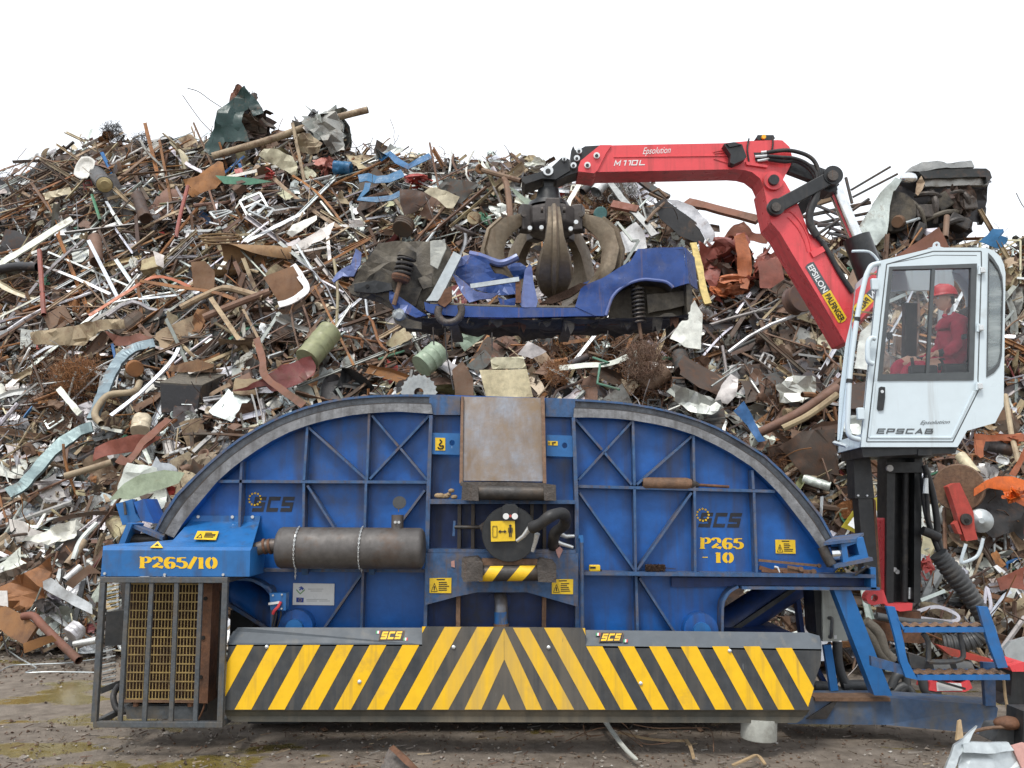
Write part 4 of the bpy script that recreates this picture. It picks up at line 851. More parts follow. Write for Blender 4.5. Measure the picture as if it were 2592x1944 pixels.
mb = MB('white_plate'); font(mb, 'Epsolution', P(*B2(720, 200), BD - .003), (P(*B2(878, 193), BD) - P(*B2(720, 200), BD)).normalized(), ZZ, .085, 'white_plate', shear=.45, width=P(*B2(878, 193), BD).x - P(*B2(720, 200), BD).x); mb.build('lettering', outer)
lamp = MB('black_paint').poly(at(L(B2, (1176, 142), (1232, 132), (1280, 145), (1305, 215), (1286, 232), (1234, 255), (1212, 246), (1216, 200)), BD - .12), (0, .12, 0)).build('work_lamp', outer, bevel=.01)
MB('black_paint').poly(at(L(B2, (1192, 140), (1240, 132), (1276, 146), (1210, 160)), BD - .14), (0, .02, 0)).build('lamp_visor', lamp)
bea = MB('black_paint').poly(at(L(B2, (1358, 108), (1366, 92), (1455, 92), (1465, 112), (1440, 120), (1372, 120)), BD + .06), (0, .2, 0)).build('camera_housing', outer, bevel=.01)
MB('beacon').disc(P(*B2(1400, 104), BD + .04), Y, .026, .03, 16).build('amber_lens', bea, smooth=True)
MB('black_paint').poly(at(L(B2, (1345, 190), (1420, 190), (1420, 235), (1355, 240)), BD - .006), (0, .008, 0)).build('hose_port', outer)
for x0, y0, x1, y1 in ((1385, 190, 1430, 186), (1352, 214, 1430, 208), (1365, 238, 1430, 228)): MB('zinc_bolt').tube([P(*B2(x0, y0), BD - .03), P(*B2(x1, y1), BD - .04)], .018, 10).build('hose_fitting', outer, smooth=True)
for k, pts in enumerate((((1420, 190), (1520, 178), (1600, 190), (1665, 220), (1700, 270), (1712, 340)), ((1420, 210), (1500, 216), (1570, 222), (1640, 250), (1690, 300), (1700, 350)), ((1430, 228), (1520, 240), (1580, 236), (1650, 275), (1690, 330), (1695, 390), (1680, 440), (1655, 500), (1652, 560), (1665, 600), (1690, 650), (1725, 690)))):
    cp(MB('rubber').tube(bez([P(*B2(*p), BD - .06 - .03 * (k % 2)) for p in pts], 6), (.024, .02, .026)[k], 10), 'boom_hose', smooth=True)
cp(MB('rubber').tube(bez([P(*B2(*p), BD - .07) for p in ((1700, 350), (1690, 440), (1660, 520), (1660, 590), (1700, 660))], 5), .046, 12), 'hose_sleeve', smooth=True)
cp(MB('rubber').tube(bez([P(*B2(*p), BD - .05) for p in ((1725, 690), (1770, 760), (1830, 870), (1900, 975))], 5), .03, 12), 'boom_hose', smooth=True)
for pts in (((1318, 112), (1308, 170), (1318, 240)), ((1450, 100), (1452, 140), (1445, 185))): cp(MB('rubber').tube(bez([P(*B2(*p), BD - .02) for p in pts], 4), .010, 6), 'sensor_cable')
pin = MB('red').disc(P(*B2(1453, 350), BD - .05), Y, .115, .05, 26).build('pivot_plate', main, smooth=True)
MB('black_paint').disc(P(*B2(1455, 346), BD - .09), Y, .062, .06, 20).build('pivot_pin', main, smooth=True)
lk = cp(MB('black_paint').beam(P(*B2(1470, 496), BD - .1), P(*B2(1788, 325), BD - .1), .16, .05), 'link_arm', bevel=.01)
for x, y, r_ in ((1468, 498, .10), (1785, 322, .115)):
    MB('black_paint').disc(P(*B2(x, y), BD - .1), Y, r_, .075, 22).build('link_eye', lk, smooth=True)
    MB('grease_steel').disc(P(*B2(x, y), BD - .15), Y, r_ * .55, .05, 18).build('link_pin', lk, smooth=True)
cp(MB('black_paint').beam(P(*B2(1590, 520), BD + .42), P(*B2(1800, 350), BD + .42), .14, .05), 'link_arm')
cp(MB('black_paint').beam(P(*B2(1545, 265), BD + .1), P(*B2(1770, 350), BD + .1), .2, .1), 'tip_link', bevel=.01)
cp(MB('black_paint').poly(at(L(B2, (1735, 345), (1800, 330), (1815, 400), (1770, 412), (1720, 395)), BD), (0, .25, 0)), 'rod_clevis', bevel=.01)
cp(MB('chrome').tube([P(*B2(1800, 395), BD + .18), P(*B2(1925, 690), BD + .18)], .085, 22), 'ram_rod', smooth=True)
cp(MB('black_paint').tube([P(*B2(1918, 665), BD + .18), P(*B2(1955, 760), BD + .18), P(*B2(2030, 960), BD + .18)], .16, 26), 'ram_barrel', smooth=True)
ext = cp(MB('black_paint').poly(at(L(B2, (240, 348), (225, 300), (318, 280), (322, 180), (334, 152), (345, 178), (375, 170), (400, 155), (486, 150), (372, 240), (364, 300), (300, 318)), BD + .04), (0, BT - .08, 0)), 'extension_arm', bevel=.008)
tipb = cp(MB('black_paint').poly(at(L(B2, (48, 350), (45, 328), (160, 296), (178, 275), (212, 272), (270, 218), (288, 216), (312, 230), (318, 290), (236, 340), (160, 335), (66, 366)), BD + .01), (0, BT - .02, 0)), 'boom_tip', bevel=.008)
for x, y, r_, z_ in ((366, 183, .036, ext), (354, 224, .036, ext), (335, 264, .036, ext), (193, 294, .062, tipb), (284, 228, .028, tipb)):
    MB('zinc_bolt').disc(P(*B2(x, y), BD - .01), Y, r_, .04, 18).build('pivot_bolt', z_, smooth=True)
    MB('black_paint').disc(P(*B2(x, y), BD - .034), Y, r_ * .5, .012, 12).build('bolt_head', z_)
cp(MB('black_paint').poly(at(L(B2, (160, 300), (228, 300), (222, 380), (205, 470), (170, 470), (172, 385)), BD + .08), (0, .2, 0)), 'grapple_hanger', bevel=.01)
GC = P(*B1(1318, 190), BD + .2); G0 = GC.copy()
cp(MB('black_paint').lathe(P(*B2(195, 505), BD + .2), P(*B2(195, 400), BD + .2), [(0, 0), (0, .27), (.25, .24), (.3, .16), (1, .13), (1, 0)], 24), 'rotator', smooth=True)
# --- the claw: body, five tines
gb = MB('grapple_dark')
zt = P(*B1(1318, 118), BD + .2).z; zb = P(*B1(1318, 252), BD + .2).z
gb.lathe((G0.x, G0.y, zt), (G0.x, G0.y, zb), [(0, 0), (0, .30), (.1, .33), (.75, .33), (1, .25), (1, 0)], 10)
grap = cp(gb, 'grapple_body', bevel=.02)
spine = [(.32, .04), (.42, -.01), (.56, -.09), (.68, -.22), (.735, -.42), (.71, -.63), (.59, -.80), (.42, -.93), (.26, -1.0)]
thk = [.08, .14, .20, .22, .21, .19, .15, .10, .03]; wid = [.065, .07, .075, .085, .11, .18, .22, .16, .03]
for k in range(5):
    a = math.radians(-90 + 72 * k); rd = V((math.cos(a), math.sin(a), 0)); sd = V((-math.sin(a), math.cos(a), 0))
    mb = MB('grapple'); S = [G0 + rd * r_ + V((0, 0, z_)) for r_, z_ in spine]; n = len(S); vs = []
    for i in range(n):
        t = (S[min(i + 1, n - 1)] - S[max(i - 1, 0)]).normalized(); o = sd.cross(t); o = o if o.dot(rd) + (-.3 if i > 6 else 0) * 0 > 0 or i > 5 else -o
        o = (t.cross(sd)); o = o if o.dot(rd * 1 + V((0, 0, -.6 if i > 5 else .6))) > 0 else -o
        for u_, v_ in ((-1, .0), (-.86, .5), (.86, .5), (1, 0), (.7, -.5), (-.7, -.5)): vs.append(S[i] + sd * wid[i] * u_ + o * thk[i] * v_)
    fs = [[i * 6 + j, i * 6 + (j + 1) % 6, (i + 1) * 6 + (j + 1) % 6, (i + 1) * 6 + j] for i in range(n - 1) for j in range(6)] + [[0, 1, 2, 3, 4, 5], [(n - 1) * 6 + j for j in range(6)]]
    mb.add(vs, fs)
    # stiffening spine along the back of the tine
    ridge = []
    for i in range(2, n - 1):
        t = (S[i + 1] - S[i - 1]).normalized(); o = t.cross(sd); o = o if o.dot(rd + V((0, 0, -.6 if i > 5 else .6))) > 0 else -o
        ridge.append(S[i] + o * (thk[i] * .5 + .015))
    mb.tube(ridge, [.03, .035, .04, .045, .045, .02][:len(ridge)], 6)
    mb.build('tine', grap, smooth=True, ang=35)
    hp = G0 + rd * .33
    MB('grapple_dark').beam(hp + V((0, 0, zt - G0.z + .02)), hp + V((0, 0, zb - G0.z - .0)), .17, .14, up=rd).build('tine_lug', grap, bevel=.015)
    for s_ in (-.13, .13): MB('grease_steel').disc(G0 + rd * .40 + sd * s_ + V((0, 0, .03)), sd, .036, .03, 12).build('tine_pin', grap, smooth=True)
for x, y in ((1197, 218), (1262, 215), (1425, 222), (1455, 185)): MB('zinc_bolt').disc(P(*B1(x, y), G0.y - .37), Y, .026, .06, 12).build('body_bolt', grap, smooth=True)

# ================================================================== the cab
def cd(px): return 8.45 - .14 * (px - 2179) / 370
def CP(X_, Y_, off=0):
    px, py = B3(X_, Y_); return P(px, py, cd(px) + off)
E = V((.13, .95, 0))
out = [CP(*p) for p in ((345, 1475), (470, 215), (840, 125), (1190, 125), (1245, 145), (1290, 185), (1315, 240), (1325, 300), (1312, 1200), (1255, 1312), (1065, 1365), (1000, 1475))]
win = [CP(*p) for p in ((486, 985), (556, 268), (1098, 258), (1080, 972))]
rwin = [CP(*p) for p in ((1195, 995), (1208, 170), (1240, 205), (1275, 260), (1300, 330), (1306, 420), (1296, 850), (1280, 920), (1245, 965))]
cabm = MB('cab_white'); cabm.holes(out, [win, rwin], E * .045)
cabm.holes([p + E for p in out], [[p + E for p in win], [p + E for p in rwin]], E * -.04)
for i in range(1, len(out)):      # roof, back and floor between the two sides
    a, b = out[i], out[(i + 1) % len(out)]
    if i == 2: ROOFQ = [a + E * .045, b + E * .045, b + E * .96, a + E * .96]
    else:
        inn = V((0, 0, -.02)) if i < 7 else V((0, 0, .02))
        cabm.add([a + E * .045, b + E * .045, b + E * .96, a + E * .96], [[0, 1, 2, 3]])
cab = cp(cabm, 'cab', bevel=.008)
MB('glass').poly(ROOFQ, (0, 0, .006)).build('added_roof_pane', cab)  # made-up glass panel in the roof, added to let light into the cab
# frames, seams and panes
fr_ = MB('cab_trim'); fo = [CP(*p, -.012) for p in ((460, 1026), (540, 254), (1132, 232), (1110, 1022))]; fi = [CP(*p, -.012) for p in ((492, 982), (560, 274), (1094, 262), (1078, 968))]
fr_.holes(fo, [fi], (0, .05, 0)); fr_.poly([CP(*p, -.008) for p in ((788, 985), (826, 262), (850, 262), (808, 985))], (0, .03, 0)); fr_.build('window_frame', cab)
for q in (((490, 984), (558, 270), (838, 264), (798, 984)), ((798, 984), (838, 264), (1098, 256), (1080, 974))): MB('glass').poly([CP(*p, .012) for p in q], (0, .006, 0)).build('door_window', cab)
MB('glass').poly([p + E * .97 for p in win], (0, .006, 0)).build('far_window', cab)
rf = MB('cab_trim'); c_ = sum((p for p in rwin), V()) / len(rwin); rf.holes([c_ + (p - c_) * 1.02 + V((0, -.01, 0)) for p in rwin], [[c_ + (p - c_) * .93 + V((0, -.01, 0)) for p in rwin]], (0, .03, 0)); rf.build('window_frame', cab)
MB('glass_hazy').poly([p + E * .01 for p in rwin], (0, .006, 0)).build('rear_window', cab)
sm = MB('cab_trim')
for a, b in (((384, 1440), (520, 238)), ((520, 238), (835, 150)), ((835, 150), (1160, 150)), ((1160, 150), (1162, 240)), ((1138, 1010), (1140, 1095)), ((1140, 1095), (968, 1440)), ((968, 1440), (384, 1440)), ((1162, 240), (1138, 1010))): sm.beam(CP(*a, -.0005), CP(*b, -.0005), .011, .003)
for a, b in (((545, 232), (845, 176)), ((845, 176), (1130, 178)), ): sm.beam(CP(*a, -.0005), CP(*b, -.0005), .006, .003)
sm.build('door_seam', cab)
mb = MB('cab_white')
for a, b in (((400, 1410), (960, 1412)), ((400, 1410), (440, 1040)), ((960, 1412), (1110, 1100))): mb.beam(CP(*a, -.004), CP(*b, -.004), .02, .012)
mb.build('door_swage', cab, bevel=.004)
h_ = MB('black_paint').poly([CP(*p, -.02) for p in ((472, 1072), (484, 1066), (510, 1070), (510, 1140), (498, 1225), (470, 1228), (458, 1216))], (0, .025, 0)).build('door_handle', cab, bevel=.006)
MB('zinc_bolt').disc(CP(489, 1100, -.024), Y, .016, .01, 14).build('handle_lock', cab, smooth=True)
for x, y in ((1165, 280), (1155, 670), (1148, 1065)):
    MB('zinc_bolt').box(CP(x, y, -.025), (.05, .05, .06)).build('door_hinge', cab, bevel=.008)
    MB('cab_white').tube([CP(x - 14, y - 30, -.03), CP(x - 18, y + 25, -.03)], .014, 10).build('door_hinge', cab, smooth=True)
def cabtext(text, p0, p1, pt, fonted=False):
    o = CP(*p0, -.002); e = CP(*p1, -.002); t_ = CP(*pt, -.002); ux = (e - o).normalized(); uy = (t_ - o).normalized(); mb = MB('cab_trim')
    if fonted: font(mb, text, o, ux, uy, (t_ - o).length, 'cab_trim', shear=.45, width=(e - o).length)
    else: letters(mb, text, lambda u, v, k: o + ux * (u * (e - o).length / (1.42 * 6 - .05)) + uy * (v * (t_ - o).length) + V((0, -.003 - .0004 * k, 0)), 'tech', 'cab_trim', wt=.22, shear=.2, adv=1.42)
    mb.build('lettering', cab)
cabtext('EPSCAB', (448, 1385), (836, 1386), (452, 1350)); cabtext('Epsolution', (742, 1322), (944, 1316), (744, 1296), True)
# roof eye
eye = [CP(858 + 34 * math.cos(a), 108 - 18 * math.sin(a) * 1) for a in [0]]
ey = MB('cab_white'); oc = [CP(800, 128), CP(836, 118)] + [CP(860 + 22 * math.cos(math.radians(a)), 106 - 22 * math.sin(math.radians(a))) for a in range(170, 9, -20)] + [CP(884, 118), CP(915, 127)]
ey.holes(oc, [[CP(860 + 10 * math.cos(k * .628), 106 - 10 * math.sin(k * .628)) for k in range(10)]], (0, .02, 0)); ey.build('lifting_eye', cab)
# front face: posts, windscreen, far post, sill
A0, A1 = out[0], out[1]
Bf, Tf = A0 + E, A1 + E
fp = MB('cab_white')
bulge = V((-.06, -.0, 0))
for t0_, t1_ in ((0, .06), (.94, 1)):
    q = [A0 + E * t0_, A0 + E * t1_, A1 + E * t1_, A1 + E * t0_]; fp.poly(q, (.05, 0, 0))
fp.poly([A0, A0 + E, (A0 + E).lerp(A1 + E, .07), A0.lerp(A1, .07)], (.05, 0, 0)); fp.poly([A0.lerp(A1, .96), (A0 + E).lerp(A1 + E, .96), A1 + E, A1], (.05, 0, 0)); fp.build('front_frame', cab)
MB('glass').poly([A0.lerp(A1, .07) + E * .06, (A0).lerp(A1, .07) + E * .94, A0.lerp(A1, .96) + E * .94, A0.lerp(A1, .96) + E * .06], (.006, 0, 0)).build('windscreen', cab)
far = MB('cab_trim'); q = [P(*B3(*p), 9.38) for p in ((185, 1432), (200, 1100), (242, 770), (330, 400), (380, 330), (350, 430), (290, 800), (258, 1100), (250, 1400))]
far.poly(q, (.03, .03, 0), 'cab_white'); far.build('front_guard', cab)
MB('cab_white').beam(P(*B3(165, 1445), 9.35), P(*B3(250, 1470), 8.7), .03, .03).build('step_bar', cab)
gr = bez([P(*B3(*p), 8.42 + dd) for p, dd in (((470, 232), .02), (420, 245) and ((420, 246), .0), ((392, 290), 0), ((372, 350), 0), ((335, 520), 0), ((308, 680), 0), ((280, 900), 0), ((266, 1060), 0), ((258, 1250), 0), ((256, 1350), 0), ((275, 1405), 0), ((335, 1425), .03))], 4)
MB('cab_white').tube(gr, .026, 10).build('grab_rail', cab, smooth=True)
for x, y in ((322, 612), (268, 1030)): MB('rubber').tube([P(*B3(x, y - 14), 8.42), P(*B3(x - 3, y + 12), 8.42)], .03, 10).build('rail_clip', cab)
for (x0, y0, x1, y1) in ((395, 300, 452, 305), (345, 558, 425, 568), (292, 980, 375, 990)): MB('wood_tan').beam(P(*B3(x0, y0), 8.8), P(*B3(x1, y1), 8.5), .018, .018).build('wiper_rung', cab)
MB('cab_white').tube(bez([P(*B3(*p), 8.36) for p in ((444, 742), (415, 738), (396, 770), (392, 840), (398, 895), (430, 912))], 4), .026, 10).build('grab_handle', cab, smooth=True)
for x, y in ((437, 375), (342, 1250)): MB('cab_white').box(P(*B3(x, y), 8.42), (.07, .05, .12)).build('front_hinge', cab, bevel=.01)
MB('cab_white').tube(bez([P(*B3(*p), 8.5) for p in ((285, 150), (385, 150), (430, 175), (462, 215))], 4), .014, 8).build('mirror_bracket', cab, smooth=True)
# floor pan and mounting
MB('black_paint').poly([CP(*p, .06) for p in ((350, 1478), (1000, 1478), (985, 1520), (820, 1520), (360, 1545))], E * .9).build('floor_pan', cab, bevel=.006)
MB('dark_void').poly([CP(*p, .045) for p in ((735, 1490), (832, 1490), (830, 1532), (732, 1532))], (0, .02, 0), 'black_paint').build('floor_socket', cab)
MB('cab_trim').poly([out[0] + E * .08 + V((.04, 0, .03)), out[11] + E * .08 + V((-.03, 0, .03)), out[11] + E * .9 + V((-.03, 0, .03)), out[0] + E * .9 + V((.04, 0, .03))], (0, 0, .02)).build('cab_floor', cab)
# seat and console
sc0 = P(*B3(1000, 900), 8.85)
st_ = MB('rubber').box(sc0 + V((-.02, .02, -.12)), (.50, .5, .14)).build('operator_seat', cab, bevel=.03)
MB('rubber').box(P(*B3(1105, 740), 8.9), (.13, .46, .72), rot=MX.Rotation(.12, 3, 'Y')).build('seat_back', cab, bevel=.03)
MB('rubber').box(P(*B3(672, 760), 9.2), (.13, .10, .85), rot=MX.Rotation(.08, 3, 'Y')).build('cab_pillar', cab, bevel=.01)
MB('rubber').box(P(*B3(765, 955), 8.62), (.28, .08, .1)).build('armrest', cab, bevel=.02)
MB('rubber').tube([P(*B3(700, 935), 8.66), P(*B3(690, 870), 8.66)], .017, 8).build('joystick', cab, smooth=True)
MB('rubber').tube([P(*B3(540, 700), 8.6), P(*B3(532, 830), 8.6)], .008, 6).build('wiper_arm', cab)
MB('rubber').box(P(*B3(540, 722), 8.6), (.05, .03, .07)).build('switch_panel', cab)

# ================================================================== the operator
PD = 8.85
def bp(X_, Y_, d=0): return P(*B3(X_, Y_), PD + d)
def skinbody(name, joints, edges, parent, matf, sub=1, root=0):
    me = bpy.data.meshes.new(name); me.from_pydata([tuple(j[0]) for j in joints], edges, [])
    ob = bpy.data.objects.new(name, me); COL.objects.link(ob)
    sk = ob.modifiers.new('s', 'SKIN'); sk.use_smooth_shade = True
    for i, j in enumerate(joints):
        q = me.skin_vertices[0].data[i]; r_ = j[1]; q.radius = r_ if isinstance(r_, tuple) else (r_, r_); q.use_root = (i == root)
    sb_ = ob.modifiers.new('u', 'SUBSURF'); sb_.levels = sub; sb_.render_levels = sub
    dg = bpy.context.evaluated_depsgraph_get(); m2 = bpy.data.meshes.new_from_object(ob.evaluated_get(dg))
    bpy.data.objects.remove(ob)
    return m2
per = thing('person', 'cab operator in red hard hat and red coverall, seated facing left at the controls', 'person', P(*B3(960, 960), PD))
# pelvis, spine, neck, head; near arm to the left, far arm, thighs and shins; skeleton in metres
J = [(bp(985, 900), (.16, .17)), (bp(985, 790), (.155, .175)), (bp(988, 680), (.17, .215)), (bp(972, 608), (.14, .20)), (bp(945, 575), (.058, .062)), (bp(928, 535), (.056, .058)),
     (bp(1000, 625, -.19), .082), (bp(1010, 735, -.24), .072), (bp(985, 810, -.25), .062), (bp(905, 838, -.22), .047), (bp(868, 840, -.20), .036), (bp(838, 846, -.19), .036),
     (bp(960, 625, .19), .080), (bp(900, 740, .22), .068), (bp(860, 830, .18), .056), (bp(770, 890, .12), .044), (bp(722, 905, .10), .034), (bp(696, 918, .10), .034),
     (bp(955, 925, -.10), .105), (bp(800, 935, -.12), .092), (bp(660, 945, -.12), .074), (bp(630, 1060, -.12), .060), (bp(620, 1150, -.12), .048),
     (bp(955, 925, .10), .105), (bp(780, 915, .12), .092), (bp(600, 905, .13), .074), (bp(570, 1040, .13), .060), (bp(560, 1150, .13), .048)]
Ed = [(0, 1), (1, 2), (2, 3), (3, 4), (4, 5), (3, 6), (6, 7), (7, 8), (8, 9), (9, 10), (10, 11), (3, 12), (12, 13), (13, 14), (14, 15), (15, 16), (16, 17), (0, 18), (18, 19), (19, 20), (20, 21), (21, 22), (0, 23), (23, 24), (24, 25), (25, 26), (26, 27)]
bm2 = skinbody('body', J, Ed, per, None, 2)
bm2.materials.clear()
for m in ('coverall', 'skin', 'black_ink'): bm2.materials.append(MATS[m])
zc = J[4][0].z; w1, w2 = J[10][0], J[16][0]; c1_, c2_ = J[9][0], J[15][0]
for pl_ in bm2.polygons:
    c = pl_.center; k = 0
    if c.z > zc + .0 and c.x < J[3][0].x + .05 and (c - J[4][0]).length < .25: k = 1
    for wr, cu in ((w1, c1_), (w2, c2_)):
        dd = (wr - cu).normalized(); s_ = (c - wr).dot(dd)
        if (c - wr).length < .16 and s_ > -.005: k = 1
        elif (c - wr).length < .16 and s_ > -.05: k = 2
    pl_.material_index = k; pl_.use_smooth = True
o0 = ORG[per.name]
def hand(wr, fwd, side, up):   # palm with five fingers grown as one skin
    vs = []; es = []
    def chain(pts, rs, base):
        prev = base
        for p, r_ in zip(pts, rs): vs.append((p, r_)); 
        for k in range(len(pts)): es.append((prev if k == 0 else len(vs) - len(pts) + k - 1, len(vs) - len(pts) + k))
    vs.append((wr, .026)); vs.append((wr + fwd * .045, (.018, .036)))
    es.append((0, 1))
    for i, ln_ in enumerate((.070, .080, .075, .058)):
        o = wr + fwd * .085 + side * (.030 - .020 * i); q = [o, o + fwd * ln_ * .5 - up * .012, o + fwd * ln_ * .8 - up * .035]
        chain(q, (.0105, .0095, .008), 1)
    o = wr + fwd * .03 + side * .035; chain([o, o + side * .02 + fwd * .03 - up * .015, o + side * .022 + fwd * .055 - up * .03], (.013, .011, .009), 1)
    return vs, es
for wr, cu, nm in ((J[11][0], J[9][0], 'hand'), (J[17][0], J[15][0], 'hand')):
    fw = (wr - cu).normalized(); fw = (fw + V((0, -.1, -.12))).normalized(); sd = V((0, -1, 0)); sd = (sd - fw * sd.dot(fw)).normalized(); up_ = fw.cross(sd); up_ = up_ if up_.z > 0 else -up_
    a, b = hand(wr - fw * .03, fw, sd, up_)
    hm = skinbody(nm, a, b, per, None, 1); hm.materials.clear(); hm.materials.append(MATS['skin'])
    for v in hm.vertices: v.co -= o0
    for p_ in hm.polygons: p_.use_smooth = True
    ho = bpy.data.objects.new(nm, hm); COL.objects.link(ho); ho.parent = per
for v in bm2.vertices:      # folds in the cloth
    q = v.co * 9; f_ = (v.co - J[4][0]).length; k = .022 if f_ > .13 and min((v.co - w1).length, (v.co - w2).length) > .09 else 0
    v.co += v.normal * k * (abs(noise.noise(q)) * 1.4 - .3 + .5 * noise.noise(q * 2.3))
for v in bm2.vertices: v.co -= o0
bo_ = bpy.data.objects.new('body', bm2); COL.objects.link(bo_); bo_.parent = per; ORG[bo_.name] = o0
# head: profile facing -X
hc = bp(912, 478); hd = MB('skin'); n1, n2 = 24, 28; vs = []
for i in range(n1 + 1):
    t = math.pi * i / n1; z_ = math.cos(t)
    for j in range(n2):
        a = 2 * math.pi * j / n2; fx, sy = math.cos(a), math.sin(a)     # fx=1 faces -X
        r0 = math.sin(t); x_ = fx * r0 * .100; y_ = sy * r0 * .076; zz = z_ * .122
        front = max(0, fx) * r0; cen = max(0, 1 - abs(y_) / .05)
        if fx > 0:
            if z_ < -.05: y_ *= 1 - .25 * min(1, (-z_ - .05) / .8)
            x_ += .018 * max(0, 1 - abs(zz + .095) / .035) * cen                 # chin
            x_ += .034 * max(0, 1 - abs(zz + .022) / .026) * max(0, 1 - abs(y_) / .02) * front   # nose
            x_ += .012 * max(0, 1 - abs(zz - .030) / .016) * cen * front           # brow
            x_ -= .010 * max(0, 1 - abs(zz - .010) / .014) * max(0, 1 - abs(abs(y_) - .032) / .02)  # eye sockets
            x_ += .008 * max(0, 1 - abs(zz + .060) / .012) * max(0, 1 - abs(y_) / .028) * front     # lips
        elif z_ < -.3: x_ *= .8
        vs.append(hc + V((-x_, y_, zz)))
hd.add(vs, [[i * n2 + j, i * n2 + (j + 1) % n2, (i + 1) * n2 + (j + 1) % n2, (i + 1) * n2 + j] for i in range(n1) for j in range(n2)])
head = hd.build('head', per, smooth=True, ang=80)
for s_ in (-1, 1):
    MB('white_plate').ball(hc + V((-.082, .031 * s_, .010)), .012).build('eye', head, smooth=True)
    MB('skin').ball(hc + V((.012, .074 * s_, -.012)), .03, None, (.65, .35, 1.1)).build('ear', head, smooth=True)
    MB('brush').beam(hc + V((-.096, .018 * s_, .031)), hc + V((-.086, .046 * s_, .032)), .008, .006).build('eyebrow', head)
MB('brush').ball(hc + V((.026, 0, -.005)), .088, None, (.85, .88, .85)).build('hair', head, smooth=True)
MB('pink_rag').ball(hc + V((-.099, 0, -.061)), .010, None, (.5, 1.8, .5), 6).build('mouth', head, smooth=True)
hm_ = MB('helmet'); vs = []; k = 28
for i in range(9):
    t = math.pi / 2 * i / 8
    for j in range(k):
        a = 2 * math.pi * j / k; r_ = math.sin(t) ** .8
        vs.append(hc + V((-math.cos(a) * r_ * .128 + .004, math.sin(a) * r_ * .105, .045 + math.cos(t) * .115 * (1 + .05 * max(0, math.cos(3 * a))))))
for j in range(k):
    a = 2 * math.pi * j / k; br_ = .006 + .055 * max(0, math.cos(a)) ** 2
    vs.append(hc + V((-math.cos(a) * (.128 + br_) + .004, math.sin(a) * (.105 + .008), .036 - .012 * max(0, math.cos(a)))))
hm_.add(vs, [[i * k + j, i * k + (j + 1) % k, (i + 1) * k + (j + 1) % k, (i + 1) * k + j] for i in range(9) for j in range(k)])
hl = hm_.build('hard_hat', per, smooth=True, ang=70); so = hl.modifiers.new('t', 'SOLIDIFY'); so.thickness = .004
MB('helmet').tube([hc + V((-.10, 0, .135)), hc + V((-.04, 0, .165)), hc + V((.05, 0, .163)), hc + V((.10, 0, .13))], .012, 8).build('hat_ridge', hl, smooth=True)
MB('cab_trim').poly([bp(1035, 712, -.335), bp(1062, 708, -.335), bp(1064, 740, -.335), bp(1036, 744, -.335)], (0, .03, 0)).build('arm_badge', bo_)
MB('coverall').tube([bp(905, 585, -.03), bp(935, 600, -.08), bp(970, 585, -.05), bp(975, 570, .03)], .022, 8).build('collar', per, smooth=True)
# ================================================================== the scrap heap: its surface
CREST = [(-400, 470), (0, 436), (60, 415), (140, 385), (220, 355), (300, 345), (400, 365), (480, 345), (540, 330), (600, 322), (720, 340), (820, 350), (900, 370), (1000, 385), (1100, 392), (1200, 400), (1320, 395), (1400, 440), (1500, 455), (1600, 470), (1680, 530), (1740, 590), (1800, 655), (1860, 690), (1920, 690), (1980, 640), (2060, 600), (2150, 590), (2250, 590), (2350, 590), (2450, 610), (2520, 615), (2592, 640), (2900, 640)]
def lerp1(tab, x):
    for (a, b), (c, d) in zip(tab, tab[1:]):
        if x <= c: return b + (d - b) * max(0, min(1, (x - a) / (c - a)))
    return tab[-1][1]
BASE = [(-400, 12.3), (0, 12.1), (420, 11.9), (700, 11.4), (1300, 11.2), (1900, 11.0), (2200, 10.9), (2592, 10.5), (2900, 10.3)]
TOPD = [(-400, 21), (600, 20.5), (1300, 19), (1700, 17.5), (1950, 16), (2200, 15.5), (2592, 15.5), (2900, 15.5)]
def heapD(px, py):
    bd = lerp1(BASE, px); pb = 1278 + 2.0 * F / bd; cr = lerp1(CREST, px)
    t = max(-.05, min(1.05, (pb - py) / (pb - cr)))
    return bd + (lerp1(TOPD, px) - bd) * (t if t < 0 else t ** 1.12)
def HP(px, py, off=0.): return P(px, py, heapD(px, py) - off)
RX = [-330 + 41 * i for i in range(76)]
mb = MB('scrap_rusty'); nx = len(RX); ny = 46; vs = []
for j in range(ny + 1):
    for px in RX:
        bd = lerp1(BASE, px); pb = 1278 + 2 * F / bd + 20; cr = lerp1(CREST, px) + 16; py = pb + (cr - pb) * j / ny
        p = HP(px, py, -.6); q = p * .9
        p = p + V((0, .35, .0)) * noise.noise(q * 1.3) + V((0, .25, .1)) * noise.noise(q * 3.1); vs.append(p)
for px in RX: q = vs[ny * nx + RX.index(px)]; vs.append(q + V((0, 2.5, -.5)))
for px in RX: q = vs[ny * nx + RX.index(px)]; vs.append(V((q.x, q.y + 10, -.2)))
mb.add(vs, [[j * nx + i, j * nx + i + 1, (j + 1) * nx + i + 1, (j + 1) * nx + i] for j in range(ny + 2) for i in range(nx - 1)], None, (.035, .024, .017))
CORE = mb
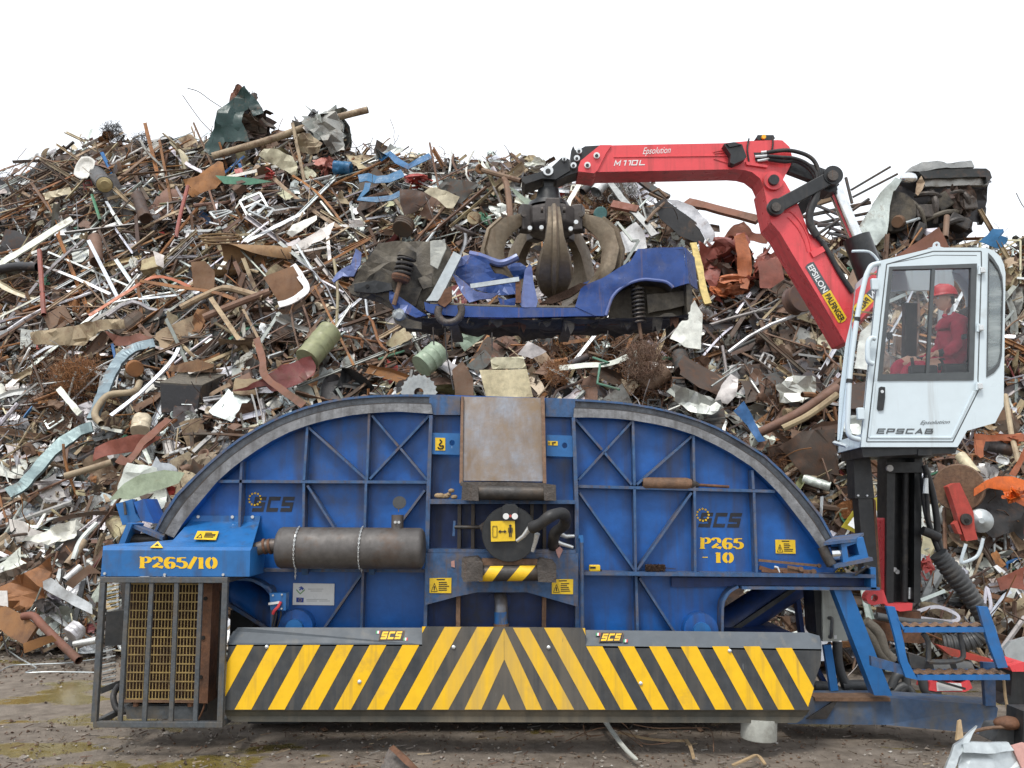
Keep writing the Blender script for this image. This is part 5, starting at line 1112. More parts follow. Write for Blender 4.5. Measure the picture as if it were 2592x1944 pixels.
# ------------------------------------------------------------------ scrap pieces
PAL = [  # name, colour, material, weight
 ('rust brown', (.20, .125, .085), 'scrap_rusty', 20), ('dark brown', (.085, .062, .048), 'scrap_rusty', 13), ('orange rust', (.30, .135, .05), 'scrap_rusty', 3.5),
 ('tan', (.42, .335, .215), 'scrap_rusty', 15), ('dark grey', (.07, .07, .07), 'scrap_rusty', 9), ('grey', (.34, .34, .33), 'scrap_metal', 15), ('silver grey', (.62, .64, .64), 'scrap_metal', 15),
 ('white', (.78, .77, .72), 'scrap_paint', 7), ('cream', (.60, .54, .38), 'scrap_paint', 4.5), ('maroon', (.17, .04, .04), 'scrap_paint', 1.0), ('red', (.40, .06, .05), 'scrap_paint', .5),
 ('blue', (.05, .17, .40), 'scrap_paint', .6), ('green', (.08, .22, .14), 'scrap_paint', .7), ('olive', (.24, .25, .12), 'scrap_paint', .7), ('black', (.022, .022, .024), 'scrap_paint', 4)]
PW = [p[3] for p in PAL]
def pick(names=None):
    if names: return R.choice([p for p in PAL if p[0] in names])
    return R.choices(PAL, PW)[0]
def jit(c, a=.22):
    k = R.uniform(1 - a, 1 + a); return tuple(max(.004, x * k * R.uniform(.94, 1.06)) for x in c)
def rv(a=1.): return V((R.uniform(-a, a), R.uniform(-a, a), R.uniform(-a, a)))
def fold(vs, k, amt, size):
    for _ in range(k):
        a = R.uniform(0, 6.283); o = V((R.uniform(-.4, .4) * size[0], R.uniform(-.4, .4) * size[1], 0)); d = V((math.cos(a), math.sin(a), 0)); nn = V((-d.y, d.x, 0)); rot = MX.Rotation(R.uniform(-amt, amt), 3, d)
        vs = [o + rot @ (p - o) if (p - o).dot(nn) > 0 else p for p in vs]
    return vs
def g_sheet(w_, h_, folds=3, amt=1.0, n=5, torn=.12):
    vs = []
    for j in range(n + 1):
        for i in range(n + 1):
            e = torn if i in (0, n) or j in (0, n) else .03
            vs.append(V(((i / n - .5 + R.uniform(-e, e) / 2) * w_, (j / n - .5 + R.uniform(-e, e) / 2) * h_, R.uniform(-.03, .03) * min(w_, h_))))
    vs = fold(vs, folds, amt, (w_, h_))
    return vs, [[j * (n + 1) + i, j * (n + 1) + i + 1, (j + 1) * (n + 1) + i + 1, (j + 1) * (n + 1) + i] for j in range(n) for i in range(n)]
def tubeg(pts, r, n=6, cap=False):
    t = MB(); t.tube(pts, r, n, cap=cap); return t.v, t.f
def g_pipe(l, r, bend=0., n=7, k=None):
    k = k or (2 if bend < .02 else 7); b = rv() * bend * l; b2 = rv() * bend * l * .5
    return tubeg([V((0, (i / (k - 1) - .5) * l, 0)) + b * math.sin(math.pi * i / (k - 1)) + b2 * math.sin(2 * math.pi * i / (k - 1)) for i in range(k)], r, n)
def g_bar(l, w_, t_, bend=.0):
    k = 2 if bend < .02 else 6; b = rv() * bend * l; pts = [V((0, (i / (k - 1) - .5) * l, 0)) + b * math.sin(math.pi * i / (k - 1)) for i in range(k)]; vs = []; tw = R.uniform(-.8, .8) * (bend > .02)
    for i, p in enumerate(pts):
        a = tw * i / k; c, s = math.cos(a), math.sin(a)
        for x, z in ((-1, -1), (1, -1), (1, 1), (-1, 1)): vs.append(p + V((c * x * w_ / 2 - s * z * t_ / 2, 0, s * x * w_ / 2 + c * z * t_ / 2)))
    fs = [[i * 4 + j, i * 4 + (j + 1) % 4, i * 4 + 4 + (j + 1) % 4, i * 4 + 4 + j] for i in range(k - 1) for j in range(4)] + [[0, 1, 2, 3], [4 * k - 4, 4 * k - 3, 4 * k - 2, 4 * k - 1]]
    return vs, fs
def g_angle(l, w_, chan=False):
    prof = [(0, 0), (w_, 0), (w_, .008), (.008, .008), (.008, w_), (0, w_)] if not chan else [(0, 0), (w_, 0), (w_, w_ * .45), (w_ - .01, w_ * .45), (w_ - .01, .01), (.01, .01), (.01, w_ * .45), (0, w_ * .45)]
    n = len(prof); vs = [V((x, y, z)) for y in (-l / 2, l / 2) for x, z in prof]
    return vs, [[i, (i + 1) % n, n + (i + 1) % n, n + i] for i in range(n)]
def g_wire(l, r, loops=1.):
    p = V(); d = rv().normalized(); pts = [p.copy()]; k = 12
    for i in range(k): d = (d + rv() * .55 * loops).normalized(); p = p + d * l / k; pts.append(p.copy())
    c = sum(pts, V()) / len(pts); return tubeg(bez([q - c for q in pts], 2), r, 4)
def g_crumple(a, b, c, amp=.45):
    """a wad of torn folded sheets"""
    V_, F_ = [], []
    for _ in range(7 if max(a, b, c) < .5 else 22):
        w_ = R.uniform(.7, 1.5); vs, fs = g_sheet(w_, w_ * R.uniform(.5, 1), 4, 1.1, 5, .25); q = V((R.gauss(0, 1), R.gauss(0, 1), R.gauss(0, 1))).normalized(); n = (q + rv() * .5).normalized(); u = n.orthogonal().normalized(); u = MX.Rotation(R.uniform(0, 6.28), 3, n) @ u; m = MX((u, n.cross(u), n)).transposed(); o = q * R.uniform(.2, .75); k = len(V_)
        for p in vs:
            p = o + m @ p; l_ = p.length; p = p * (min(1.05, l_) / max(l_, 1e-6)); V_.append(V((p.x * a, p.y * b, p.z * c)))
        F_ += [[k + i for i in f] for f in fs]
    return V_, F_
def g_drum(r, h_, dent=.08, n=18):
    prof = [(0, 0), (.0, .86), (.0, 1), (.03, 1.03), (.06, 1), (.32, 1), (.34, 1.04), (.37, 1), (.63, 1), (.66, 1.04), (.68, 1), (.94, 1), (.97, 1.03), (1, 1), (1, .86), (.985, 0)]; o = rv(30)
    v, f = tubeg([V((0, (t - .5) * h_, 0)) for t, _ in prof], [max(.001, q * r) for _, q in prof], n); return [p + (p * V((1, 0, 1)).length * 0 + V((p.x, 0, p.z)) * dent * 2.5 * min(0, noise.noise(p * 2.2 / r * .5 + o))) for p in v], f
def g_disc(r, t_=.02, hole=.4):
    n = 20; vs = [V((math.cos(6.2832 * i / n) * q, math.sin(6.2832 * i / n) * q, z)) for q, z in ((r, 0), (r, t_), (r * .8, t_ * 1.4), (r * hole, t_ * .3), (r * hole * .8, -t_))for i in range(n)]
    return vs, [[k * n + i, k * n + (i + 1) % n, (k + 1) * n + (i + 1) % n, (k + 1) * n + i] for k in range(4) for i in range(n)]
def g_corr(w_, h_, k=9):
    n = k * 4; vs = [V(((i / n - .5) * w_, (j / 3 - .5) * h_, .022 * math.sin(i * math.pi / 2) * w_ + .08 * w_ * math.sin(j * 1.3 + i * .08))) for j in range(4) for i in range(n + 1)]
    return vs, [[j * (n + 1) + i, j * (n + 1) + i + 1, (j + 1) * (n + 1) + i + 1, (j + 1) * (n + 1) + i] for j in range(3) for i in range(n)]
def g_frame(w_, h_, r):
    m = MB(); c = [V((-w_ / 2, -h_ / 2, 0)), V((w_ / 2, -h_ / 2, R.uniform(-.1, .1))), V((w_ / 2, h_ / 2, 0)), V((-w_ / 2, h_ / 2, R.uniform(-.1, .1)))]
    for i in range(4): m.beam(c[i], c[(i + 1) % 4], r, r * .6, up=(0, 0, 1))
    m.beam(c[0].lerp(c[1], .5), c[2].lerp(c[3], .5), r, r * .6, up=(0, 0, 1)); return m.v, m.f
def g_box(a, b, c):
    m = MB(); n = 3; vs, fs = [], []
    bm = bmesh.new(); bmesh.ops.create_cube(bm, size=1); bmesh.ops.subdivide_edges(bm, edges=bm.edges[:], cuts=2, use_grid_fill=True); o = rv(40)
    vs = [V((v.co.x * a, v.co.y * b, v.co.z * c)) + noise.noise_vector(v.co * 2.1 + o) * .13 * min(a, b, c) for v in bm.verts]; fs = [[v.index for v in f.verts] for f in bm.faces]; bm.free(); return vs, fs
def g_profile(l, w_):      # crushed sheet profile: long folded strip
    k = 9; vs = []; tw = R.uniform(-1.2, 1.2); b = rv() * .12 * l
    for i in range(k):
        t = i / (k - 1); a = tw * t; c, s = math.cos(a), math.sin(a); p = V((0, (t - .5) * l, 0)) + b * math.sin(math.pi * t); ww = w_ * R.uniform(.8, 1.15)
        for x, z in ((-.5, .18), (-.3, -.1), (.3, -.12), (.5, .2)): vs.append(p + V((c * x * ww - s * z * ww, 0, s * x * ww + c * z * ww)))
    return vs, [[i * 4 + j, i * 4 + j + 1, i * 4 + 5 + j, i * 4 + 4 + j] for i in range(k - 1) for j in range(3)]
# slope frame: x right, y up the slope, z out of the heap
SL_UP = V((0, .40, .92)).normalized(); SL_OUT = V((0, -.92, .40)).normalized()
def frame(px, py, tilt=.5, ang=None):
    a = R.uniform(0, 6.2832) if ang is None else ang
    u = X * math.cos(a) + SL_UP * math.sin(a); n = (SL_OUT + rv() * tilt).normalized(); u = (u - n * u.dot(n)).normalized(); v_ = n.cross(u)
    m = MX((v_, u, n)).transposed(); return m     # local y along u
TYPES = [('pipe', 30), ('bar', 30), ('sheet', 36), ('angle', 14), ('wire', 34), ('crumple', 7), ('profile', 16), ('disc', 3), ('drum', 2), ('frame', 3), ('corr', 1.2), ('box', 2.5)]
def piece(kind, s):
    if kind == 'pipe':
        r_ = R.choice((.010, .014, .014, .018, .024, .03, .045)) * min(1.3, s ** .4); return g_pipe(s * R.uniform(.9, 1.9), r_, R.choice((0, 0, 0, .05, .14)), 6)
    if kind == 'bar': return g_bar(s * R.uniform(.8, 1.8), R.uniform(.02, .075), R.uniform(.006, .025), R.choice((0, 0, .08, .16)))
    if kind == 'sheet': return g_sheet(s * R.uniform(.4, .95), s * R.uniform(.3, .7), R.choice((1, 2, 3, 4)), R.choice((.4, .9, 1.5)), 4)
    if kind == 'angle': return g_angle(s * R.uniform(.9, 1.8), R.uniform(.04, .10), R.random() < .4)
    if kind == 'wire': return g_wire(s * R.uniform(1, 2.6), R.uniform(.004, .009), R.uniform(.4, 1.2))
    if kind == 'crumple': return g_crumple(s * R.uniform(.15, .38), s * R.uniform(.15, .42), s * R.uniform(.08, .22), R.uniform(.4, .8))
    if kind == 'profile': return g_profile(s * R.uniform(.8, 1.8), s * R.uniform(.08, .24))
    if kind == 'disc': return g_disc(s * R.uniform(.10, .24), .03, R.uniform(.2, .6))
    if kind == 'drum': return g_drum(s * R.uniform(.10, .2), s * R.uniform(.3, .6), .1, 14)
    if kind == 'frame': return g_frame(s * R.uniform(.5, 1), s * R.uniform(.5, 1), .03)
    if kind == 'corr': return g_corr(s * .8, s * .7, R.choice((6, 9)))
    return g_box(s * R.uniform(.25, .5), s * R.uniform(.2, .5), s * R.uniform(.15, .35))
def colour_for(kind, px, py):
    x = R.random()
    if kind in ('wire',): return pick(('rust brown', 'dark brown', 'orange rust', 'grey', 'dark grey'))
    if py > 930 and px < 760 and kind in ('sheet', 'crumple', 'profile') and x < .42: return pick(('white', 'silver grey', 'grey', 'silver grey'))
    if kind in ('pipe', 'bar', 'angle') and x < .65: return pick(('rust brown', 'dark brown', 'tan', 'tan', 'tan', 'orange rust', 'grey', 'silver grey'))
    if py > 800 and 700 < px < 2150 and R.random() < .4: return pick(('dark brown', 'rust brown', 'dark brown', 'dark grey'))
    return pick()
def hidden(px, py):      # behind the press or cab where the photo shows nothing of the heap
    if 620 < px < 1900 and py > 1200: return True
    if 780 < px < 1780 and py > 1090: return True
    return False
STUFFC = CORE
def put(px, py, kind, s, off, ang=None, tilt=.5, colr=None):
    vs, fs = piece(kind, s); c = colr or colour_for(kind, px, py); m = frame(px, py, tilt, ang); o = HP(px, py, off)
    col = jit(c[1]); vs = [o + m @ p for p in vs]
    zmin = min(p.z for p in vs)
    if zmin < .01: vs = [p + V((0, 0, .01 - zmin)) for p in vs]
    STUFFC.add(vs, fs, c[2], col)
NP = 19000
kinds = [k for k, _ in TYPES]; kw = [w_ for _, w_ in TYPES]; cnt = 0
while cnt < NP:
    px = R.uniform(-260, 2800); cr = lerp1(CREST, px); bd = lerp1(BASE, px); pb = 1278 + 2 * F / bd
    py = R.uniform(cr - 4, pb)
    if hidden(px, py): continue
    cnt += 1; t = (pb - py) / (pb - cr); kind = R.choices(kinds, kw)[0]
    if px < 900 and py < 900 and kind in ('sheet', 'crumple', 'profile') and R.random() < .45: kind = R.choice(('pipe', 'bar', 'angle', 'wire'))
    ang = None
    if kind in ('pipe', 'bar', 'angle', 'profile') and px < 900 and R.random() < .6: ang = math.radians(R.choice((R.gauss(40, 18), R.gauss(40, 18), R.gauss(120, 20))))
    elif kind in ('pipe', 'bar', 'angle') and R.random() < .4: ang = math.radians(R.gauss(10, 35))
    s = R.uniform(.18, .58) if R.random() < .84 else R.uniform(.58, 1.15)
    put(px, py, kind, s, R.uniform(-.42, .30), ang, R.choice((.35, .6, 1.0)))
for i in range(6500):      # small bits filling the gaps
    px = R.uniform(-200, 2700); cr = lerp1(CREST, px); pb = 1278 + 2 * F / lerp1(BASE, px); py = R.uniform(cr + 2, pb)
    if hidden(px, py): continue
    put(px, py, R.choice(('sheet', 'bar', 'profile', 'wire', 'pipe', 'sheet')), R.uniform(.10, .26), R.uniform(-.2, .34), None, 1.0, pick(('rust brown', 'dark brown', 'tan', 'grey', 'silver grey', 'rust brown', 'dark grey', 'cream')))
for i in range(300):      # long bars and rods sliding down the slope
    px = R.uniform(-200, 950) if R.random() < .7 else R.uniform(950, 2650); cr = lerp1(CREST, px); pb = 1278 + 2 * F / lerp1(BASE, px); py = R.uniform(cr + 45, min(pb - 60, 930))
    if hidden(px, py): continue
    l_ = R.uniform(1.2, 3.0); c = pick(('tan', 'rust brown', 'tan', 'grey', 'dark brown', 'silver grey', 'orange rust')); a = math.radians(R.choice((R.gauss(42, 16), R.gauss(42, 16), R.gauss(128, 16))))
    vs, fs = R.choice((lambda: g_pipe(l_, R.uniform(.012, .032), R.choice((0, .03, .08)), 6), lambda: g_bar(l_, R.uniform(.03, .09), .015, R.choice((0, .05))), lambda: g_angle(l_, R.uniform(.04, .09), R.random() < .5)))()
    m = frame(px, py, .25, a); o = HP(px, py, R.uniform(.22, .45)); vs = [o + m @ p for p in vs]
    if min(p.z for p in vs) > .02: STUFFC.add(vs, fs, c[2], jit(c[1]))
# rusty swarf and steel wool like clumps
for cx, cy, rx_, ry_, n_ in ((190, 985, 120, 90, 620), (1640, 925, 75, 85, 620), (1380, 930, 60, 70, 320), (1500, 880, 150, 30, 260), (130, 900, 80, 60, 200), (2500, 850, 90, 110, 200), (1980, 1180, 70, 40, 240), (1480, 500, 60, 40, 160), (1560, 520, 70, 50, 160)):
    for i in range(n_):
        a = R.uniform(0, 6.283); q = R.random() ** .6; px, py = cx + rx_ * q * math.cos(a), cy + ry_ * q * math.sin(a)
        vs, fs = g_wire(R.uniform(.25, .6), R.uniform(.0035, .006), 1.6); o = HP(px, py, R.uniform(.05, .32))
        STUFFC.add([o + p for p in vs], fs, 'scrap_rusty', jit(R.choice(((.15, .07, .03), (.09, .045, .025), (.22, .10, .035))), .3))
# ================================================================== individual pieces on the heap
COLN = {p[0]: (p[1], p[2]) for p in PAL}
COLN.update({'teal': ((.06, .16, .155), 'scrap_paint'), 'dark green': ((.014, .048, .047), 'scrap_paint'), 'pale green': ((.30, .36, .27), 'scrap_paint'), 'olive green': ((.25, .26, .145), 'scrap_paint'), 'sky blue': ((.018, .125, .28), 'scrap_paint'),
 'pale grey': ((.52, .54, .53), 'scrap_metal'), 'teal grey': ((.18, .235, .24), 'scrap_metal'), 'orange': ((.42, .13, .055), 'scrap_paint'), 'bright orange': ((.70, .15, .02), 'scrap_paint'), 'brass': ((.50, .38, .16), 'scrap_metal'), 'chrome': ((.66, .70, .71), 'scrap_metal'), 'yellow': ((.68, .56, .06), 'scrap_paint'), 'faded red': ((.28, .085, .062), 'scrap_paint'), 'brown sheet': ((.22, .13, .07), 'scrap_rusty'), 'red brown': ((.21, .085, .055), 'scrap_rusty')})
MARKS = []
def reg(pts, phrase):
    if phrase: MARKS.append((sum(p[0] for p in pts) / len(pts), sum(p[1] for p in pts) / len(pts), phrase))
def fin(mb, name, label, cat, group=None, smooth=False, ang=40):
    return tag(mb.build(name, smooth=smooth, ang=ang), label, cat, group)
def i_tube(name, label, cat, pts, rpx, colr, off=.5, n=10, mark=None, group=None, smooth_path=True):
    d = [heapD(*p) for p in pts]; q = [P(x, y, k - off) for (x, y), k in zip(pts, d)]; r_ = rpx * (sum(d) / len(d)) / F
    if len(q) > 2 and smooth_path: q = bez(q, 5)
    c, m = COLN[colr]; mb = MB(m); t = MB(m); t.tube(q, r_, n, cap=False); mb.add(t.v, t.f, m, jit(c, .1))
    t = MB(m); t.tube(q, r_ * .82, n, cap=False); mb.add(t.v, t.f, m, tuple(x * .5 for x in c))
    reg(pts, mark); return fin(mb, name, label, cat, group, True)
def i_strip(name, label, cat, pts, wpx, tpx, colr, off=.5, mark=None, group=None, up=None, smooth_path=True):
    q = [HP(x, y, off) for x, y in pts]; q = bez(q, 5) if len(q) > 2 and smooth_path else q; k = heapD(*pts[0]) / F; c, m = COLN[colr]; n = len(q); vs = []
    q = [p + noise.noise_vector(p * 5) * (wpx * k * .12 if 0 < j < n - 1 else 0) for j, p in enumerate(q)]
    for i in range(n):
        t = (q[min(i + 1, n - 1)] - q[max(i - 1, 0)]).normalized(); nn = V(up or (0, -1, .25)); nn = (nn - t * nn.dot(t)).normalized(); s_ = t.cross(nn)
        w_ = wpx * k * (1 + .22 * noise.noise(q[i] * 4)); 
        for a, b in ((-.5, -.5), (.5, -.5), (.5, .5), (-.5, .5)): vs.append(q[i] + s_ * a * w_ + nn * (b * tpx * k + .10 * w_ * math.cos(a * 3) * (a * a < .3)))
    fs = [[i * 4 + j, i * 4 + (j + 1) % 4, i * 4 + 4 + (j + 1) % 4, i * 4 + 4 + j] for i in range(n - 1) for j in range(4)] + [[0, 1, 2, 3], [4 * n - 4, 4 * n - 3, 4 * n - 2, 4 * n - 1]]
    mb = MB(m).add(vs, fs, m, jit(c, .08)); reg(pts, mark); return fin(mb, name, label, cat, group)
def i_poly(name, label, cat, pts, colr, off=.5, amp=.10, freq=2.5, cuts=3, mark=None, group=None, parent=None, lean=0., th=.01, dep=None, corr=None):
    c, m = COLN[colr]; bm = bmesh.new()
    cx = sum(p[0] for p in pts) / len(pts); cy = sum(p[1] for p in pts) / len(pts); d0 = dep if dep else heapD(cx, cy) - off
    vv = [bm.verts.new(P(x, y, d0 + lean * (cy - y) * d0 / F)) for x, y in pts]; f_ = bm.faces.new(vv)
    bmesh.ops.triangulate(bm, faces=[f_])
    for _ in range(cuts): bmesh.ops.subdivide_edges(bm, edges=[e for e in bm.edges if e.calc_length() > .09], cuts=1)
    bmesh.ops.triangulate(bm, faces=bm.faces[:])
    o = rv(30)
    for v in bm.verts:
        q = v.co * freq + o; z_ = noise.noise(q) * amp + abs(noise.noise(q * 2.3)) * amp * .55
        if corr: z_ = z_ * .4 + corr[1] * math.sin((v.co.x * math.cos(corr[2]) + v.co.z * math.sin(corr[2])) * corr[0])
        v.co.y -= z_; v.co.x += .15 * amp * noise.noise(q * 3.1); v.co.z += .15 * amp * noise.noise(q * 2.7 + o)
    bm.verts.index_update(); vs = [v.co.copy() for v in bm.verts]; fs = [[v.index for v in f.verts] for f in bm.faces]; n = len(vs)
    be = [[e.verts[0].index, e.verts[1].index] for e in bm.edges if e.is_boundary]; bm.free()
    back = [p + V((0, th, 0)) for p in vs]
    mb = MB(m).add(vs + back, fs + [[n + i for i in f[::-1]] for f in fs] + [[a, b, n + b, n + a] for a, b in be], m, jit(c, .08)); reg(pts, mark)
    if parent is not None: return mb.build(name, parent, smooth=True, ang=26)
    return fin(mb, name, label, cat, group, True, 26)
def i_crumple(name, label, cat, c, rx_, ry_, colr, off=.4, dz=.6, amp=.5, mark=None, group=None, parent=None, smooth=False):
    k = heapD(*c) / F; vs, fs = g_crumple(rx_ * k, min(rx_, ry_) * k * dz * 1.2, ry_ * k, amp); o = HP(*c, off); cc, m = COLN[colr]
    mb = MB(m).add([o + p for p in vs], fs, m, jit(cc, .08)); mb.col = []
    for i in range(0, len(vs), 36): mb.col += [jit(cc, .35)] * 36
    reg([c], mark)
    if parent is not None: return mb.build(name, parent)
    return fin(mb, name, label, cat, group, smooth)
def i_drum(name, label, cat, a, b, rpx, colr, off=.5, dent=.05, mark=None, group=None, open_=False, dd=0.):
    pa, pb_ = HP(*a, off), HP(*b, off); pb_.y += dd; r_ = rpx * heapD(*a) / F; l_ = (pb_ - pa).length; vs, fs = g_drum(r_, l_, dent, 22); u = (pb_ - pa).normalized(); sx = u.orthogonal().normalized(); m3 = MX((sx, u, sx.cross(u))).transposed(); c, m = COLN[colr]
    mb = MB(m).add([(pa + pb_) / 2 + m3 @ p for p in vs], fs, m, jit(c, .06)); reg([a, b], mark); return fin(mb, name, label, cat, group, True, 50)
HPc = lambda z, *p: L(z, *p)
# --- skyline
gw = thing('crushed_car', 'dark green crushed car body standing as the highest point of the heap', 'crushed car', HP(*B4(1300, 400), .3)); reg([B4(1300, 250)], 'the dark green crushed car')
i_poly('wing_panel', '', '', HPc(B4, (1140, 400), (1150, 360), (1205, 270), (1225, 180), (1300, 110), (1372, 42), (1400, 90), (1380, 160), (1300, 200), (1290, 260), (1350, 300), (1400, 350), (1340, 345), (1260, 350), (1230, 400), (1170, 425)), 'dark green', .95, .22, 1.3, parent=gw)
i_poly('inner_panel', '', '', HPc(B4, (1290, 240), (1330, 130), (1372, 60), (1430, 110), (1482, 190), (1450, 260), (1420, 330), (1350, 300)), 'dark grey', .2, .4, 3, parent=gw)
i_crumple('engine_bay', '', '', B4(1400, 270), 70, 70, 'dark brown', .0, .8, .7, parent=gw)
i_crumple('torn_panel', '', '', B4(1370, 190), 45, 70, 'dark grey', .5, .5, .8, parent=gw)
i_crumple('torn_lining', '', '', B4(1340, 150), 26, 60, 'red brown', .5, .5, .8, parent=gw)
i_poly('rear_panel', '', '', HPc(B4, (1225, 190), (1290, 120), (1372, 46), (1440, 120), (1478, 190), (1420, 210), (1380, 130), (1310, 170)), 'dark green', 1.0, .12, 2, parent=gw)
i_tube('steel_pipe', 'long pale pipe lying across the top of the heap under the dark green crushed car', 'pipe', HPc(B4, (1190, 432), (1400, 372), (1540, 330), (1800, 240), (2060, 172)), 9, 'tan', .75, 12, 'the long pale pipe on the crest')
gb_ = thing('sheet_bale', 'grey bale of crumpled sheet metal on the crest right of the green car', 'metal bale', HP(*B4(1800, 400), .3)); reg([B4(1800, 300)], 'the grey bale on the crest')
i_crumple('bale_core', '', '', B4(1800, 300), 84, 96, 'grey', .15, .8, .6, parent=gb_)
i_poly('bale_wrap', '', '', HPc(B4, (1690, 250), (1760, 200), (1840, 172), (1900, 210), (1922, 260), (1925, 400), (1850, 415), (1800, 330), (1730, 300)), 'grey', .75, .3, 3, parent=gb_)
i_poly('bale_fold', '', '', HPc(B4, (1660, 390), (1680, 330), (1740, 310), (1800, 360), (1790, 410), (1720, 420)), 'tan', .7, .3, 3, parent=gb_)
def tangle(name, label, cat, c, rpx, n_, colr, mark=None, flat=.8, parent=None, r0=.006, off=.3):
    cc, m = COLN[colr]; mb = MB(m); o = HP(*c, off); k = heapD(*c) / F
    for i in range(n_):
        d = rv(); d = d / max(1, d.length); vs, fs = g_wire(rpx * k * R.uniform(.8, 2.0), r0 * R.uniform(.7, 1.4), 1.5); mb.add([o + d * rpx * k * .7 + p * .6 for p in vs], fs, m, jit(cc, .3))
    reg([c], mark); return fin(mb, name, label, cat)
tangle('wire_tangle', 'dark bushy ball of wire standing on the left skyline of the heap', 'wire tangle', B4(635, 300), 36, 210, 'black', 'the dark wire ball on the skyline')
tangle('wire_tangle', 'smaller dark wire tangle on the skyline just right of the wire ball', 'wire tangle', B4(795, 345), 30, 130, 'black')
tangle('mattress_springs', 'grey tangle of bed springs on the crest under the red boom', 'bed springs', C4(800, 640), 46, 120, 'grey', None, r0=.01, off=.5)
i_tube('bent_wire', 'thin black wire curving up into the sky left of the green car', 'wire', HPc(B4, (1200, 310), (1130, 240), (1070, 160), (1022, 90)), 1.1, 'dark grey', .5, 6)
i_tube('bent_wire', 'thin wire arching over to the green crushed car top', 'wire', HPc(B4, (1250, 165), (1180, 120), (1110, 70), (1050, 52)), 1.1, 'dark grey', .5, 6)
def basin(name, label, cat, c, rx_, ry_, colr, off=.5, mark=None, tilt=.35, depth=.5):
    k = heapD(*c) / F; o = HP(*c, off); n = 24; vs = []; cc, m = COLN[colr]
    for q, dpt in ((1.0, .04), (1.06, 0), (.98, -.02), (.86, .0), (.74, .3), (.4, .42), (.01, .44)):
        for i in range(n):
            a = 6.2832 * i / n; x, z = math.cos(a), math.sin(a); sq = 1 / max(abs(x), abs(z)) ** .35
            p = V((x * rx_ * k * q * sq, dpt * rx_ * k * depth, z * ry_ * k * q * sq)); vs.append(o + MX.Rotation(tilt, 3, 'Y') @ (MX.Rotation(-.25, 3, 'Z') @ p))
    mb = MB(m).add(vs, [[j * n + i, j * n + (i + 1) % n, (j + 1) * n + (i + 1) % n, (j + 1) * n + i] for j in range(6) for i in range(n)], m, cc); reg([c], mark); return fin(mb, name, label, cat, None, True, 60)
basin('enamel_basin', 'white enamel basin facing out near the top left of the heap', 'basin', B4(472, 495), 27, 29, 'white', .7, 'the white enamel basin')
dm = thing('gas_tank', 'silver and black cylinder with a round brass end below the white basin', 'tank', HP(*B4(560, 600), .6)); reg([B4(560, 580)], 'the brass ended cylinder')
i_d = MB('scrap_metal'); pa, pb_ = HP(*B4(585, 592), .95), HP(*B4(535, 520), .2)
i_d.tube([pa, pb_], .19, 22); i_d.col = [(.12, .12, .12)] * len(i_d.v); i_d.build('tank_shell', dm, smooth=True)
t_ = MB('scrap_metal'); t_.lathe(pa + (pa - pb_).normalized() * .04, pa, [(0, 0), (0, .10), (.4, .115), (.5, .145), (1, .175)], 24); t_.col = [(.52, .42, .22)] * len(t_.v); t_.build('tank_end', dm, smooth=True)
i_poly('ribbed_sheet', 'cream ribbed panel lying left of the brass ended cylinder', 'panel', HPc(B4, (240, 640), (390, 605), (402, 640), (255, 678)), 'cream', .5, .05, 2, corr=(60, .02, 1.3))
i_poly('rust_sheet', 'orange brown rusty sheet standing below the dark green crushed car', 'sheet', HPc(B4, (1020, 560), (1110, 545), (1220, 462), (1250, 470), (1268, 540), (1215, 620), (1080, 665), (1050, 640)), 'orange rust', .7, .12, 1.5, mark='the orange brown rusty sheet')
i_poly('green_sheet', 'flat green painted sheet right of the orange brown sheet', 'sheet', HPc(B4, (1205, 540), (1420, 555), (1525, 575), (1400, 592), (1255, 588)), 'green', .7, .03, 1.5, mark='the flat green sheet')
i_crumple('red_canister', 'bright red crumpled canister right of the flat green sheet', 'canister', B4(1515, 532), 26, 18, 'red', .6)
i_crumple('orange_canister', 'orange crushed box section left of the blue drum on the crest', 'canister', B4(1820, 490), 40, 34, 'faded red', .5, mark=None)
i_drum('blue_drum', 'blue crushed drum on the crest below the grey bale', 'drum', B4(1870, 495), B4(1965, 500), 17, 'sky blue', .55, .3, 'the blue crushed drum')
i_poly('cream_sheet', 'cream crumpled car door hanging below the long pale pipe', 'car door', HPc(B4, (1445, 430), (1480, 395), (1560, 405), (1640, 440), (1668, 500), (1655, 548), (1610, 520), (1520, 470)), 'cream', .7, .2, 2, mark='the cream crumpled car door')
for nm, lb, pts, w_ in (('torn_strip', 'blue torn metal strip bent in a V on the crest', HPc(B6, (720, 425), (790, 385), (850, 440), (920, 480), (990, 440), (1078, 398)), 15),
    ('torn_strip', 'blue torn metal strip below the blue crushed drum', HPc(B6, (575, 560), (640, 545), (700, 570), (780, 560), (885, 520)), 20),
    ('torn_strip', 'long blue bent strip lowest of the blue pieces left of the grey corrugated sheet', HPc(B6, (640, 590), (630, 640), (580, 700), (700, 705), (800, 690), (870, 660)), 13)):
    i_strip(nm, lb, 'metal strip', pts, w_ * 1.15, 2, 'sky blue', .8, smooth_path=False)
i_crumple('red_tank', 'red crumpled fuel tank in the middle of the upper heap', 'tank', B6(990, 575), 40, 20, 'red', .6, 1, .3, 'the red crumpled tank')
i_poly('corrugated_sheet', 'grey corrugated sheet right of the red crumpled tank', 'corrugated sheet', HPc(B6, (1120, 615), (1195, 555), (1395, 580), (1415, 600), (1290, 738), (1270, 700), (1180, 650)), 'dark grey', .7, .05, 1.5, mark='the grey corrugated sheet', corr=(75, .022, .5))
i_poly('torn_sheet', 'cream torn panel in front of the grey corrugated sheet', 'panel', HPc(B6, (1030, 650), (1080, 620), (1180, 650), (1285, 690), (1230, 770), (1190, 770), (1120, 700)), 'cream', .8, .12, 2)
